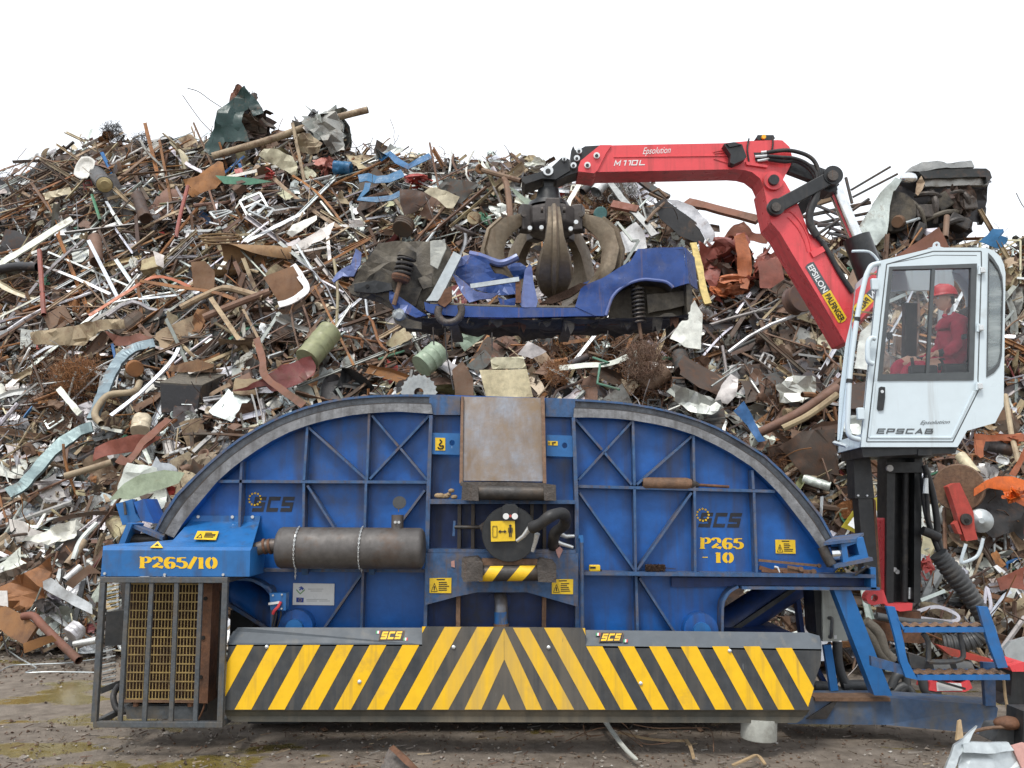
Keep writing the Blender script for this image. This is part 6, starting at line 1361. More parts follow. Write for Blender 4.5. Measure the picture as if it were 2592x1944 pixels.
i_poly('dark_plate', 'dark rusty plate below the red crumpled tank', 'plate', HPc(B6, (860, 640), (970, 640), (1085, 670), (1050, 730), (960, 800), (890, 820), (870, 740)), 'dark brown', .65, .15, 1.5, mark='the dark plate below the red tank')
i_poly('green_sheet', 'pale green bent sheet left of the crane hanger', 'sheet', HPc(B6, (1620, 610), (1680, 640), (1740, 690), (1830, 730), (1760, 755), (1700, 700)), 'pale green', .6, .08, 2)
i_tube('rust_pole', 'rusty pole standing upright left of the claw', 'pole', HPc(B6, (1590, 560), (1615, 620), (1640, 860)), 8, 'rust brown', .7, 8)
i_tube('rust_pipe', 'straight rusty pipe on the crest pointing at the boom tip', 'pipe', HPc(B6, (1440, 500), (1710, 575)), 7, 'rust brown', .7, 8)
i_tube('exhaust_silencer', 'silver exhaust silencer under the left end of the red boom', 'exhaust', HPc(C4, (480, 690), (560, 590)), 16, 'silver grey', .7, 14, 'the silver exhaust silencer')
i_tube('exhaust_silencer', 'dark grey exhaust pipe just left of the silver silencer', 'exhaust', HPc(C4, (330, 690), (440, 580)), 11, 'dark grey', .6, 12)
i_strip('white_strip', 'white metal strip leaning under the boom head above the claw', 'metal strip', HPc(C4, (150, 880), (200, 760), (320, 560)), 12, 2, 'white', .8)
i_crumple('white_sheet', 'white crumpled sheet on the crest behind the black boom tip', 'sheet', B6(1800, 460), 42, 24, 'white', .2, 1, .4)
i_drum('rusty_hub', 'rusty brake hub left of the dark plate above the held car', 'hub', B6(880, 915), B6(900, 870), 26, 'dark brown', .75, .05)
i_drum('rust_drum', 'short rusty drum high on the left below the orange rods', 'drum', B4(765, 650), B4(815, 780), 16, 'dark brown', .7, .15)
i_drum('rust_drum', 'short rusty drum lower left beside the white trough', 'drum', B4(530, 890), B4(540, 1025), 16, 'rust brown', .75, .12, 'the lower rusty drum')
i_strip('white_trough', 'long white metal trough at the left edge rising to the right', 'trough', HPc(B4, (-10, 1045), (120, 965), (405, 785)), 18, 5, 'white', .8, 'the long white trough')
i_tube('green_rod', 'dark green rod standing above the lower rusty drum', 'rod', HPc(B4, (515, 650), (560, 790)), 4, 'green', .6, 6)
i_tube('red_rod', 'thin red rod leaning steeply below the orange brown sheet', 'rod', HPc(B4, (1052, 600), (1010, 760), (985, 890)), 5, 'faded red', .85, 8)
i_tube('red_pole', 'faded red pole standing upright at the far left', 'pole', HPc(B4, (220, 960), (232, 1130), (245, 1320)), 6, 'faded red', .85, 8, 'the faded red pole')
for k, (c, w_, h_) in enumerate(((B4(1420, 700), 50, 55), (B4(1460, 740), 46, 48), (B4(1240, 760), 26, 46))):
    o = HP(*c, .65); kk = heapD(*c) / F; vs, fs = g_frame(w_ * kk, h_ * kk, .05); m_ = frame(*c, .5); mb = MB('scrap_metal').add([o + m_ @ p for p in vs], fs, 'scrap_metal', (.5, .53, .53)); fin(mb, 'metal_frame', ['silver chair frame in the upper middle of the heap left of the white cabinet', 'silver chair frame overlapping another, lower right of the pair', 'pale window frame left of the silver chair frames'][k], 'frame')  # two silver chair frames and a pale window frame
wb = thing('white_cabinet', 'crushed white cabinet in the middle of the heap above the brown rolled sheet', 'cabinet', HP(*B4(1740, 900), .5)); reg([B4(1740, 860)], 'the crushed white cabinet')
i_poly('cabinet_front', '', '', HPc(B4, (1650, 920), (1730, 880), (1870, 800), (1860, 880), (1780, 930), (1700, 955), (1620, 940)), 'white', .75, .2, 2, parent=wb)
i_poly('cabinet_side', '', '', HPc(B4, (1610, 870), (1640, 820), (1770, 758), (1775, 790), (1640, 890)), 'white', .85, .12, 2, parent=wb)
i_strip('blue_white_strip', 'pale blue and white flat strip left of the crushed white cabinet', 'metal strip', HPc(B4, (1380, 912), (1540, 830), (1705, 748)), 10, 3, 'pale grey', .75)
i_crumple('white_bumper', 'dirty white bumper piece right of the crushed white cabinet', 'bumper', B4(1990, 805), 45, 16, 'white', .6, .8, .3)
# brown rolled sheet: an open half tube
mb = MB('scrap_rusty'); vs = []; n = 14; axA, axB = HP(*B4(1230, 1020), .7), HP(*B4(1640, 985), .4)
for j in range(8):
    t = j / 7; c = axA.lerp(axB, t)
    for i in range(n + 1):
        a = math.radians(80 - 120 * t + (250 + 15 * t) * i / n); r_ = .36 * (1 - .45 * t) * (1 + .10 * math.sin(a * 2 + t)); vs.append(c + V((0, -math.cos(a) * r_ * .7, math.sin(a) * r_)) + V((-.55 * (1 - t) * max(0, math.cos(a + .6)), 0, 0)))
mb.add(vs, [[j * (n + 1) + i, j * (n + 1) + i + 1, (j + 1) * (n + 1) + i + 1, (j + 1) * (n + 1) + i] for j in range(7) for i in range(n)], None, (.27, .16, .075)); reg([B4(1400, 1010)], 'the brown rolled sheet')
fin(mb, 'rolled_sheet', 'brown rolled steel sheet open at its left end in mid heap', 'rolled sheet', None, True)
i_poly('painted_plate', 'square brown plate with flaking white paint left of the held car', 'plate', HPc(B4, (1475, 1110), (1640, 1045), (1700, 1150), (1705, 1190), (1570, 1262)), 'brown sheet', .85, .04, 1.5, mark='the square plate with flaking paint')
i_strip('white_edge', 'white bent edge strip along the square brown plate', 'metal strip', HPc(B4, (1640, 1045), (1690, 1120), (1715, 1180), (1640, 1240), (1560, 1265)), 16, 4, 'white', .95)
i_strip('orange_strap', 'orange rusty strap arching over below the brown rolled sheet', 'strap', HPc(B4, (500, 1325), (700, 1200), (850, 1112), (960, 1120), (1065, 1165)), 8, 2, 'orange', .9, 'the orange rusty strap')
i_strip('orange_strap', 'orange bent strap running down right beside the arching one', 'strap', HPc(B4, (785, 1130), (1000, 1165), (1200, 1195), (1320, 1235)), 8, 2, 'orange rust', .95)
i_tube('rust_pipe', 'long bent rusty pipe below the orange strap ends', 'pipe', HPc(B4, (1010, 1280), (1140, 1215), (1250, 1172), (1340, 1185), (1475, 1225)), 8, 'tan', .9, 8, 'the long bent rusty pipe')
i_tube('rust_pipe', 'thick rusty pipe rising toward the square brown plate', 'pipe', HPc(B4, (1140, 1335), (1320, 1260), (1510, 1190)), 9, 'rust brown', .95, 8)
i_poly('rust_plate', 'small upright rusty plate in front of the rolled sheet mouth', 'plate', HPc(B4, (1070, 1025), (1150, 1020), (1200, 1075), (1205, 1185), (1085, 1175), (1095, 1090)), 'brown sheet', .95, .06, 2)
for k in range(3):
    c = B4(1225 + 12 * k, 880 + 14 * k); o = HP(*c, .75); n = 24
    mb = MB('scrap_rusty'); t = MB(); t.tube([o + V((math.cos(6.2832 * i / n) * .42, .25 * math.sin(6.2832 * i / n) + .02 * k, .13 * math.sin(6.2832 * i / n))) for i in range(n + 1)], .022, 6); mb.add(t.v, t.f, None, (.22, .14, .06)); fin(mb, 'steel_hoop', ['upper rusty hoop of the three above the rolled sheet', 'middle rusty hoop of the three above the rolled sheet', 'lowest rusty hoop of the three above the rolled sheet'][k], 'hoop', 'rusty hoops above the rolled sheet', True)
i_tube('black_hose', 'black ribbed hose at the left edge below the white trough', 'hose', HPc(B4, (-15, 1068), (100, 1050), (212, 1052)), 11, 'black', .75, 12)
i_crumple('white_box', 'small white box left of the brown rolled sheet', 'box', B4(748, 1030), 18, 24, 'white', .7, .8, .3)
i_poly('white_scrap', 'small white bent sheet just left of the rolled sheet mouth', 'sheet', HPc(B4, (860, 965), (925, 990), (915, 1060), (880, 1040)), 'white', .8, .1, 3)
# --- lower left
i_strip('bent_bumper', 'long teal grey bent bumper bar running down the left of the heap', 'bumper', HPc(B5, (960, 170), (860, 195), (770, 245), (700, 350), (640, 480), (580, 640)), 26, 8, 'teal grey', .9, 'the long teal grey bumper')
i_strip('bent_bumper', 'lower teal grey bumper bar reaching down to the left edge', 'bumper', HPc(B5, (575, 690), (480, 725), (340, 835), (220, 965), (150, 1050), (50, 1105)), 28, 8, 'teal grey', .9)
i_strip('chrome_trim', 'bright chrome trim strip right of the teal grey bumper', 'trim', HPc(B5, (1112, 200), (1060, 290), (880, 470), (690, 620)), 8, 4, 'chrome', 1.0, 'the chrome trim strip')
i_tube('bent_tube', 'dull bent exhaust tube hooked in front of the chrome strip', 'tube', HPc(B5, (870, 410), (830, 470), (680, 490), (610, 560), (590, 620), (630, 670)), 8, 'tan', 1.05, 10)
i_drum('orange_disc', 'round orange lid between the bumper and the dark oven box', 'lid', B5(842, 330), B5(820, 318), 20, 'orange rust', .9, .05, 'the round orange lid', dd=.1)
ov = thing('oven_box', 'dark brown dented oven box lying on its side at lower left', 'oven', HP(*B5(1140, 600), .6)); reg([B5(1150, 460)], 'the dark oven box')
od = heapD(*B5(1140, 450)) - .75; fr4 = at(HPc(B5, (995, 415), (1258, 432), (1228, 618), (1003, 600)), od); bkv = V((.25, .55, .28))
MB('dark_steel').poly(fr4, bkv).build('oven_shell', ov, bevel=.012)
MB('underseal').poly([fr4[0] + V((0, -.004, .0)), fr4[1] + V((0, -.004, 0)), fr4[1] + bkv * .96 + V((0, 0, .012)), fr4[0] + bkv * .96 + V((0, 0, .012))], (0, 0, .01)).build('oven_top', ov)
i_poly('oven_door', '', '', HPc(B5, (998, 425), (1250, 440), (1222, 612), (1006, 596)), 'black', .0, .012, 2, parent=ov, dep=od - .02)
MB('galv').tube([P(*B5(1130, 550), od - .05), P(*B5(1195, 552), od - .05)], .012, 8).build('oven_handle', ov)
i_poly('oven_flap', '', '', HPc(B5, (1060, 310), (1240, 270), (1330, 300), (1320, 350), (1180, 352), (1050, 345)), 'brown sheet', .0, .08, 3, parent=ov, dep=od + .4)
i_drum('gas_cylinder', 'olive green tank leaning left of the held car', 'tank', B5(1910, 270), B5(2055, 95), 31, 'olive green', .95, .03, 'the olive green tank')
i_drum('gas_cylinder', 'smaller pale green cylinder below the held car', 'tank', B1(590, 990), B1(690, 905), 30, 'pale green', .9, .08, 'the pale green cylinder')
mar = thing('scrap_car_part', 'maroon crumpled car door below the olive green tank', 'car door', HP(*B5(1700, 420), .6)); reg([B5(1750, 380)], 'the maroon car door')
i_poly('door_skin', '', '', HPc(B5, (1435, 470), (1640, 400), (1750, 300), (1930, 245), (1952, 300), (1950, 370), (1800, 440), (1700, 470), (1660, 440)), 'maroon', .9, .2, 1.6, parent=mar)
i_strip('rust_strap', 'long twisted rusty strap left of the maroon door ending on the blue arch', 'strap', HPc(B5, (1595, 140), (1630, 260), (1650, 375), (1760, 460), (1890, 558)), 16, 3, 'red brown', 1.15, 'the twisted rusty strap')
tangle('wire_tangle', 'matted brown ball of rusty wire hanging under the held car at right', 'wire tangle', B1(1835, 960), 66, 420, 'rust brown', 'the brown wire ball under the car', off=1.0, r0=.005)
tangle('wire_tangle', 'smaller rusty wire knot below the middle of the held car', 'wire tangle', B1(1350, 1020), 44, 200, 'orange rust', None, off=.8, r0=.005)
tangle('wire_tangle', 'wide orange brown mat of rusty wire left of the teal grey bumper', 'wire tangle', B5(480, 380), 70, 420, 'orange rust', 'the orange brown wire mat', off=.6, r0=.005)
i_strip('white_strip', 'short white slat below the orange brown wire mat', 'slat', HPc(B5, (365, 450), (430, 530), (497, 608)), 14, 3, 'white', .9)
i_poly('red_sheet', 'faded red car panel left of the blue arch', 'panel', HPc(B5, (585, 905), (600, 820), (700, 770), (860, 735), (1002, 745), (870, 835), (740, 860), (660, 880)), 'faded red', .8, .12, 1.5, mark='the faded red panel')
i_strip('rust_plank', 'rusty flat bar lying across the faded red panel', 'flat bar', HPc(B5, (735, 885), (800, 900), (900, 780), (1050, 640)), 20, 3, 'red brown', 1.0, 'the rusty flat bar on the red panel')
i_drum('cream_can', 'cream dented can above the faded red panel', 'can', B5(870, 715), B5(885, 640), 22, 'cream', .85, .25)
i_tube('grey_pipe', 'grey pipe pointing left below the faded red panel', 'pipe', HPc(B5, (405, 995), (560, 950), (695, 908)), 8, 'tan', .95, 10)
wp = i_poly('white_sheet', 'large white folded panel left of the blue arch rim', 'panel', HPc(B5, (700, 1180), (720, 1060), (790, 915), (900, 925), (985, 950), (1010, 1050), (1040, 1180), (960, 1240), (860, 1140)), 'white', .7, .2, 1.5, mark='the large white folded panel')
i_poly('leaf_shaped_sheet', 'pale green leaf shaped sheet with rust stains over the white panel', 'sheet', HPc(B5, (690, 1140), (780, 1040), (880, 985), (1020, 955), (1150, 975), (1110, 1040), (960, 1090), (830, 1140)), 'pale green', 1.0, .08, 1.5, mark='the pale green leaf shaped sheet')
i_poly('foil_sheet', 'shiny white crumpled foil sheet at lower left beside the press hood', 'sheet', HPc(B5, (170, 1395), (260, 1340), (380, 1290), (480, 1265), (505, 1300), (470, 1380), (380, 1400), (300, 1420)), 'white', .7, .25, 4, mark='the crumpled foil sheet')
i_tube('bent_tube', 'long silver bent strip running down left of the foil sheet', 'tube', HPc(B5, (455, 1520), (500, 1400), (600, 1290)), 6, 'silver grey', .9, 8)
i_tube('rust_pipe', 'short brown pipe stub beside the silver bent strip', 'pipe', HPc(B5, (415, 1550), (470, 1480), (520, 1400)), 9, 'tan', .85, 10)
i_poly('bent_sheet', 'tan crushed box section across the upper left of the lower heap', 'sheet', HPc(B5, (195, 105), (340, 80), (560, 40), (770, 20), (780, 75), (600, 110), (500, 180), (340, 185), (205, 170)), 'tan', .85, .18, 2, mark='the tan crushed box section')
i_poly('bent_sheet', 'dark red bent sheet under the tan crushed section', 'sheet', HPc(B5, (660, 95), (760, 130), (880, 110), (960, 135), (860, 185), (720, 180)), 'red brown', .8, .15, 2)
i_poly('corrugated_sheet', 'rusty orange corrugated sheet on the ground at the left edge', 'corrugated sheet', HPc(C6, (-20, 265), (130, 190), (415, 25), (385, 150), (345, 250), (330, 350), (250, 410), (190, 470), (60, 420), (60, 290)), 'orange rust', 0.8, .1, 1.5, mark='the rusty corrugated sheet', corr=(17, .07, 1.1))
i_poly('rust_band', 'dark rusty ribbed band behind the rusty corrugated sheet', 'sheet', HPc(C6, (-20, 160), (120, 110), (330, 25), (360, 60), (200, 130), (20, 240), (-20, 250)), 'dark brown', 0.55, .05, 2, corr=(60, .03, .3))
i_poly('white_scrap', 'white sheet corner at the left picture edge on the corrugated sheet', 'sheet', HPc(C6, (-20, 290), (55, 290), (60, 415), (-20, 400)), 'white', 1.0, .03, 2)
i_strip('rust_channel', 'rusty orange channel lying at the left edge on the ground', 'channel', HPc(C6, (-30, 455), (120, 560), (250, 640)), 46, 8, 'orange rust', .75, smooth_path=False)
i_poly('folded_plate', 'folded orange brown plate on the ground beside the rusty channel', 'plate', HPc(C6, (185, 700), (300, 650), (400, 635), (430, 680), (330, 715), (195, 775)), 'orange rust', 1.1, .06, 2)
i_tube('rust_pipe', 'bent brown pipe reaching down onto the ground at lower left', 'pipe', HPc(C6, (170, 490), (255, 485), (330, 560), (450, 680), (610, 830)), 9, 'red brown', .95, 10, 'the bent pipe on the ground')
i_crumple('grey_sack', 'grey dented hood lying behind the bent pipe on the ground', 'hood', C6(385, 400), 36, 34, 'grey', .6, .9, .3)
i_poly('galvanised_duct', 'pale galvanised sheet across the grey dented hood', 'sheet', HPc(C6, (345, 215), (400, 190), (520, 290), (720, 400), (725, 470), (560, 400), (345, 265)), 'silver grey', 1.15, .1, 1.5)
i_tube('galvanised_pipe', 'silver pipe leaning left beside the radiator cage', 'pipe', HPc(C6, (500, 210), (620, 105)), 8, 'silver grey', .8, 10)
i_poly('bent_plate', 'rusty bent plate just left of the blue hood', 'plate', HPc(C6, (500, 240), (690, 90), (780, 160), (690, 160), (560, 270)), 'rust brown', 1.1, .12, 2)
i_drum('castings_drum', 'pale grey casting lying beside the radiator cage', 'casting', C6(540, 640), C6(620, 570), 22, 'silver grey', .75, .25)
i_tube('galvanised_pipe', 'grey pipe lying level on the ground near the cage', 'pipe', HPc(C6, (570, 705), (745, 672)), 8, 'silver grey', .7, 10)
# --- below the held car
i_poly('ribbed_radiator', 'cream ribbed radiator standing just above the top of the press', 'radiator', HPc(B1, (915, 1010), (1180, 1005), (1215, 1160), (955, 1170)), 'cream', .8, .02, 1, mark='the cream ribbed radiator', corr=(72, .026, .15))
i_poly('ribbed_radiator', 'small cream ribbed radiator above the larger one', 'radiator', HPc(B1, (975, 940), (1160, 935), (1180, 1000), (985, 1003)), 'cream', .9, .02, 1, corr=(60, .022, 1.57))
i_poly('torn_sheet', 'pale torn sheet standing below the middle of the held car', 'sheet', HPc(B1, (1130, 920), (1190, 850), (1290, 910), (1210, 950)), 'silver grey', .9, .1, 2)
i_poly('white_sheet', 'white bent panel hanging below the rear of the held car', 'panel', HPc(B1, (1985, 830), (2060, 700), (2115, 620), (2160, 700), (2155, 900), (2060, 880)), 'white', .9, .15, 1.5, mark='the white panel behind the car')
i_poly('white_sheet', 'white panel with brown stains right of the claw', 'panel', HPc(B1, (1680, 250), (1790, 180), (1840, 230), (1855, 325), (1720, 360)), 'white', .6, .08, 2)
i_poly('green_scrap', 'green and brown painted plate under the left end of the held car', 'plate', HPc(B1, (770, 800), (870, 770), (960, 800), (900, 850), (830, 905), (815, 850)), 'pale green', .8, .12, 2)
i_poly('rust_plate', 'tall rusty plate left of the cream ribbed radiator', 'plate', HPc(B1, (760, 1010), (820, 960), (880, 1060), (885, 1160), (780, 1150)), 'rust brown', .9, .1, 2)
sw_ = MB('scrap_metal'); c_ = HP(*B1(575, 1135), .95); n = 60
vs = [c_ + V((math.cos(6.2832 * i / n) * q, 0, math.sin(6.2832 * i / n) * q)) for q in (.29, .255) for i in range(n)]
vs = [p + (V((p.x - c_.x, 0, p.z - c_.z)) * (.10 if i % 3 == 0 and i < n else 0)) for i, p in enumerate(vs)] + [c_ + V((math.cos(6.2832 * i / n) * .08, .01, math.sin(6.2832 * i / n) * .08)) for i in range(n)]
sw_.add(vs, [[k * n + i, k * n + (i + 1) % n, (k + 1) * n + (i + 1) % n, (k + 1) * n + i] for k in (0, 1) for i in range(n)], None, (.45, .48, .48)); fin(sw_, 'saw_blade', 'grey toothed saw blade half buried above the blue arch', 'saw blade')
i_strip('white_strip', 'white bent strip left of the brown wire ball', 'metal strip', HPc(B1, (1360, 1000), (1500, 985), (1640, 975), (1745, 935)), 13, 3, 'white', .9)
i_tube('green_tube', 'thin green zigzag rod left of the brown wire ball', 'rod', HPc(B1, (1700, 1120), (1575, 1085), (1590, 980), (1640, 970), (1550, 940)), 3, 'green', 1.0, 6, smooth_path=False)
# --- right of the claw
ds = thing('mesh_dish', 'dark curved mesh dish with pale rim leaning right of the claw', 'dish', HP(*C4(1500, 1100), .5)); reg([C4(1500, 1000)], 'the dark mesh dish')
i_poly('dish_back', '', '', HPc(C4, (1130, 830), (1240, 760), (1600, 1030), (1700, 1220), (1680, 1290), (1420, 1180), (1200, 990)), 'black', .7, .05, 1, parent=ds)
i_poly('dish_mesh', '', '', HPc(C4, (1270, 760), (1400, 780), (1560, 850), (1720, 1000), (1810, 1160), (1820, 1250), (1730, 1270), (1640, 1120), (1500, 950)), 'silver grey', .75, .1, 1.2, parent=ds)
i_strip('steel_beam', 'red brown steel beam crossing the sky gap behind the main boom', 'beam', HPc(C4, (1500, 800), (1800, 880), (2300, 1010)), 22, 10, 'red brown', .4, 'the red brown beam')
i_strip('grey_channel', 'dark grey channel leaning against the dish below the red boom', 'channel', HPc(C4, (960, 545), (1100, 650), (1290, 760)), 18, 10, 'dark grey', .6)
i_strip('aluminium_profile', 'long silver profile running down left of the dark mesh dish', 'profile', HPc(C4, (640, 590), (800, 800), (1000, 1010), (1140, 1180)), 16, 6, 'grey', .85)
i_strip('steel_beam', 'short rusty channel just above the claw on its right', 'beam', HPc(C4, (660, 830), (950, 890)), 18, 10, 'red brown', .9, smooth_path=False)
i_tube('bent_rod', 'bent rusty handle lying over the top of the dish', 'handle', HPc(C4, (1040, 1030), (1130, 920), (1260, 800), (1080, 710), (1180, 660), (1280, 750)), 4.5, 'rust brown', .95, 8, smooth_path=False)
fr_c = HP(*C4(800, 1200), .95); mb = MB('scrap_metal')
q = [HP(*C4(x, y), .95) for x, y in ((610, 1200), (720, 1030), (890, 1240), (960, 1235), (830, 1450), (770, 1520))]
for a, b in zip(q, q[1:]): mb.beam(a, b, .05, .03)
mb.col = [(.28, .30, .28)] * len(mb.v); fin(mb, 'metal_frame', 'grey bent rectangular frame right of the claw', 'frame')  # open bent frame of steel bars
i_drum('green_pulley', 'small green pulley wheel above the claw on its right', 'pulley', C4(535, 925), C4(530, 915), 16, 'teal', .8, .02, dd=.12)
# orange wreck
ow = thing('crushed_car', 'faded orange crushed car body left of the red main boom', 'crushed car', HP(*B2(1250, 1000), .6)); reg([B2(1280, 850)], 'the faded orange crushed car')
i_poly('body_side', '', '', HPc(B2, (1025, 700), (1080, 730), (1190, 720), (1240, 650), (1290, 650), (1320, 700), (1280, 760), (1150, 790), (1080, 780), (1110, 880), (1140, 960), (1170, 1040), (1120, 1010), (1060, 870)), 'faded red', 1.0, .2, 2, parent=ow)
i_poly('door_pillar', '', '', HPc(B2, (1235, 660), (1290, 640), (1320, 700), (1335, 850), (1310, 960), (1270, 950), (1285, 800), (1260, 720)), 'orange', 1.2, .1, 2, parent=ow)
i_poly('rear_panel', '', '', HPc(B2, (1365, 800), (1500, 780), (1515, 900), (1440, 950), (1380, 950)), 'faded red', 1.1, .1, 1.5, parent=ow)
i_poly('roof_skin', '', '', HPc(B2, (1180, 660), (1230, 600), (1290, 585), (1330, 640), (1440, 650), (1410, 700), (1320, 690)), 'red brown', .5, .2, 2, parent=ow)
i_crumple('cabin_wreck', '', '', B2(1230, 860), 85, 70, 'dark brown', .5, .8, .6, parent=ow)
i_crumple('crushed_flank', '', '', B2(1180, 800), 76, 62, 'faded red', .8, .8, .6, parent=ow)
i_crumple('crushed_boot', '', '', B2(1430, 820), 66, 62, 'faded red', .7, .8, .6, parent=ow)
i_crumple('crushed_sill', '', '', B2(1250, 940), 70, 30, 'orange', .7, .8, .6, parent=ow)
i_strip('brass_strip', 'brass coloured strip standing at the left edge of the orange wreck', 'metal strip', HPc(B2, (1005, 700), (1040, 830), (1060, 950), (1090, 1040)), 16, 6, 'brass', 1.2)
wh = thing('rusty_wheel', 'rusty brown wheel rim left of the lower main boom', 'wheel', HP(*B2(1590, 1020), .7)); reg([B2(1590, 1020)], 'the rusty wheel rim')  # one rusty car wheel: rim and disc
c_ = HP(*B2(1590, 1015), .9); t = MB('scrap_rusty'); ax = V((.35, -.9, .1)).normalized()
t.lathe(c_ + ax * .10, c_ - ax * .12, [(0, .20), (0, .24), (.1, .25), (.25, .22), (.75, .22), (.9, .25), (1, .24), (1, .20)], 26); t.col = [(.09, .05, .04)] * len(t.v); t.build('rim', wh, smooth=True)
t = MB('scrap_rusty'); t.lathe(c_ + ax * .03, c_ - ax * .05, [(0, 0), (0, .05), (.3, .06), (.5, .14), (.2, .17), (1, .22)], 26); t.col = [(.07, .04, .035)] * len(t.v); t.build('wheel_disc', wh, smooth=True)
for k, (a, b, r_) in enumerate((((1570, 560), (2000, 470), 5), ((1640, 600), (2030, 520), 4), ((1660, 470), (2010, 620), 4), ((1700, 650), (1990, 450), 4), ((1890, 400), (2110, 270), 3), ((1900, 440), (2150, 310), 3), ((1860, 330), (1895, 475), 4), ((1620, 500), (1800, 440), 9), ((1700, 600), (1960, 580), 5), ((1760, 640), (1980, 690), 4), ((1640, 560), (1900, 660), 4), ((1740, 520), (1960, 700), 3))):
    i_tube('steel_rod', ['long dark rod slanting behind the lift ram of the boom', 'dark rod lowest of the flat slanting pair behind the boom', 'dark rod falling to the right behind the chrome ram rod', 'dark rod rising steeply right across the rod tangle', 'thin rod sticking up into the sky left of the silver car', 'lower of the two thin rods pointing at the silver car', 'short bent dark rod standing up beside the chrome ram rod', 'thick brown pipe behind the black link arm', 'dark rod lying nearly level in the rod tangle', 'low dark rod falling right just left of the silver car', 'long thin rod falling right through the rod tangle', 'thinnest rod falling steeply right in the rod tangle'][k], 'rod', HPc(B2, a, b), r_, 'tan' if k == 7 else 'dark grey', .4, 6, group='rods in the tangle behind the boom')
# silver car on top
sv = thing('crushed_car', 'silver stripped front end of a car perched on the heap above the cab', 'crushed car', HP(*C1(900, 1100), .3)); reg([C1(1000, 600)], 'the silver stripped car')
sd_ = heapD(*C1(900, 1050)) - .4
i_poly('engine_bay', '', '', HPc(C1, (420, 560), (640, 380), (700, 280), (870, 200), (1540, 200), (1720, 270), (1740, 400), (1660, 450), (1580, 560), (1480, 620), (1540, 740), (1660, 760), (1640, 880), (1520, 900), (1520, 1000), (1420, 1120), (1200, 1180), (500, 1200), (430, 1030), (560, 1040), (480, 900), (400, 750)), 'black', 0, .25, 2.5, parent=sv, dep=sd_ + .35)
i_poly('wing', '', '', HPc(C1, (560, 340), (640, 380), (560, 500), (440, 560), (395, 740), (390, 860), (430, 1000), (460, 1040), (330, 1180), (220, 1160), (80, 1010), (250, 760), (380, 520)), 'silver grey', 0, .12, 1.4, parent=sv, dep=sd_ - .05, th=.05)
i_poly('bonnet', '', '', HPc(C1, (695, 275), (760, 210), (890, 150), (1080, 138), (1200, 170), (1310, 170), (1400, 135), (1520, 122), (1545, 215), (1200, 225), (860, 270)), 'grey', 0, .07, 2.4, parent=sv, dep=sd_ + .1, th=.12)
i_poly('front_crossbeam', '', '', HPc(C1, (860, 270), (1200, 232), (1690, 225), (1745, 260), (1765, 340), (1700, 400), (1690, 330), (1300, 330), (930, 350)), 'black', 0, .05, 2, parent=sv, dep=sd_ - .1, th=.12)
i_poly('radiator_support', '', '', HPc(C1, (900, 360), (1200, 345), (1700, 340), (1720, 430), (1300, 440), (940, 450)), 'grey', 0, .06, 4, parent=sv, dep=sd_ + .0, th=.1)
i_crumple('gearbox', '', '', C1(1330, 640), 42, 50, 'dark brown', .6, .9, .5, parent=sv)
t = MB('underbody'); c_ = P(*C1(560, 760), sd_ + .05)
t.lathe(c_ + V((.05, .30, 0)), c_ + V((-.02, -.02, 0)), [(0, 0), (0, .34), (.8, .40), (1, .385)], 26); t.build('wheel_arch', sv, smooth=True)
t = MB('scrap_rusty'); t.lathe(P(*C1(590, 890), sd_ - .16), P(*C1(640, 870), sd_ + .1), [(0, 0), (0, .1), (.4, .12), (1, .06)], 16); t.col = [(.16, .09, .05)] * len(t.v); t.build('wheel_hub', sv, smooth=True)
for k, (x0, y0, x1, y1, r_) in enumerate(((800, 560, 1180, 620, .05), (900, 880, 1350, 760, .045), (1000, 500, 1050, 900, .06), (1120, 950, 1450, 870, .06), (760, 620, 940, 980, .035), (1350, 500, 1480, 760, .05), (1180, 560, 1460, 560, .04))): MB(('dark_steel', 'underseal', 'grease_steel')[k % 3]).tube(bez([P(*C1(x0, y0), sd_ + .1), P(*C1((x0 + x1) / 2 + 40, (y0 + y1) / 2 - 50), sd_ - .05), P(*C1(x1, y1), sd_ + .1)], 4), r_, 8).build('engine_pipe', sv, smooth=True)
for k, (x, y, a_, b_) in enumerate(((900, 780, .34, .26), (1320, 900, .4, .22), (1120, 660, .3, .3), (1450, 690, .22, .26), (820, 1040, .4, .16))): MB(('grease_steel', 'dark_steel', 'underbody')[k % 3]).box(P(*C1(x, y), sd_ + .12), (a_, .3, b_), rot=MX.Rotation(.5 * k, 3, 'Y')).build('engine_part', sv, bevel=.03)
i_crumple('brake_caliper', '', '', C1(645, 830), 13, 14, 'tan', .5, .8, .4, parent=sv)
MB('galv').tube([P(*C1(690, 900), sd_ - .1), P(*C1(860, 845), sd_)], .03, 8).build('control_arm', sv, smooth=True)
t = MB('dark_steel'); t.lathe(P(*C1(1530, 800), sd_ + .5), P(*C1(1660, 815), sd_ + .45), [(0, 0), (0, .13), (.5, .13), (.6, .18), (1, .17), (1, 0)], 16); t.build('wheel_hub', sv, smooth=True)
MB('dark_steel').tube([P(*C1(1240, 800), sd_ + .3), P(*C1(1560, 820), sd_ + .45)], .05, 8).build('axle', sv, smooth=True)
MB('underseal').tube([P(*C1(1270, 480), sd_ + .3), P(*C1(1210, 720), sd_ + .25)], .07, 10).build('strut', sv, smooth=True)
t = MB('chrome'); t.ball(P(*C1(735, 345), sd_ - .05), .17, None, (1, .5, .62)); t.build('headlight', sv, smooth=True)
i_poly('torn_bracket', '', '', HPc(C1, (840, 400), (880, 320), (930, 400), (900, 500), (850, 560), (820, 540)), 'tan', 0, .1, 4, parent=sv, dep=sd_ - .15)
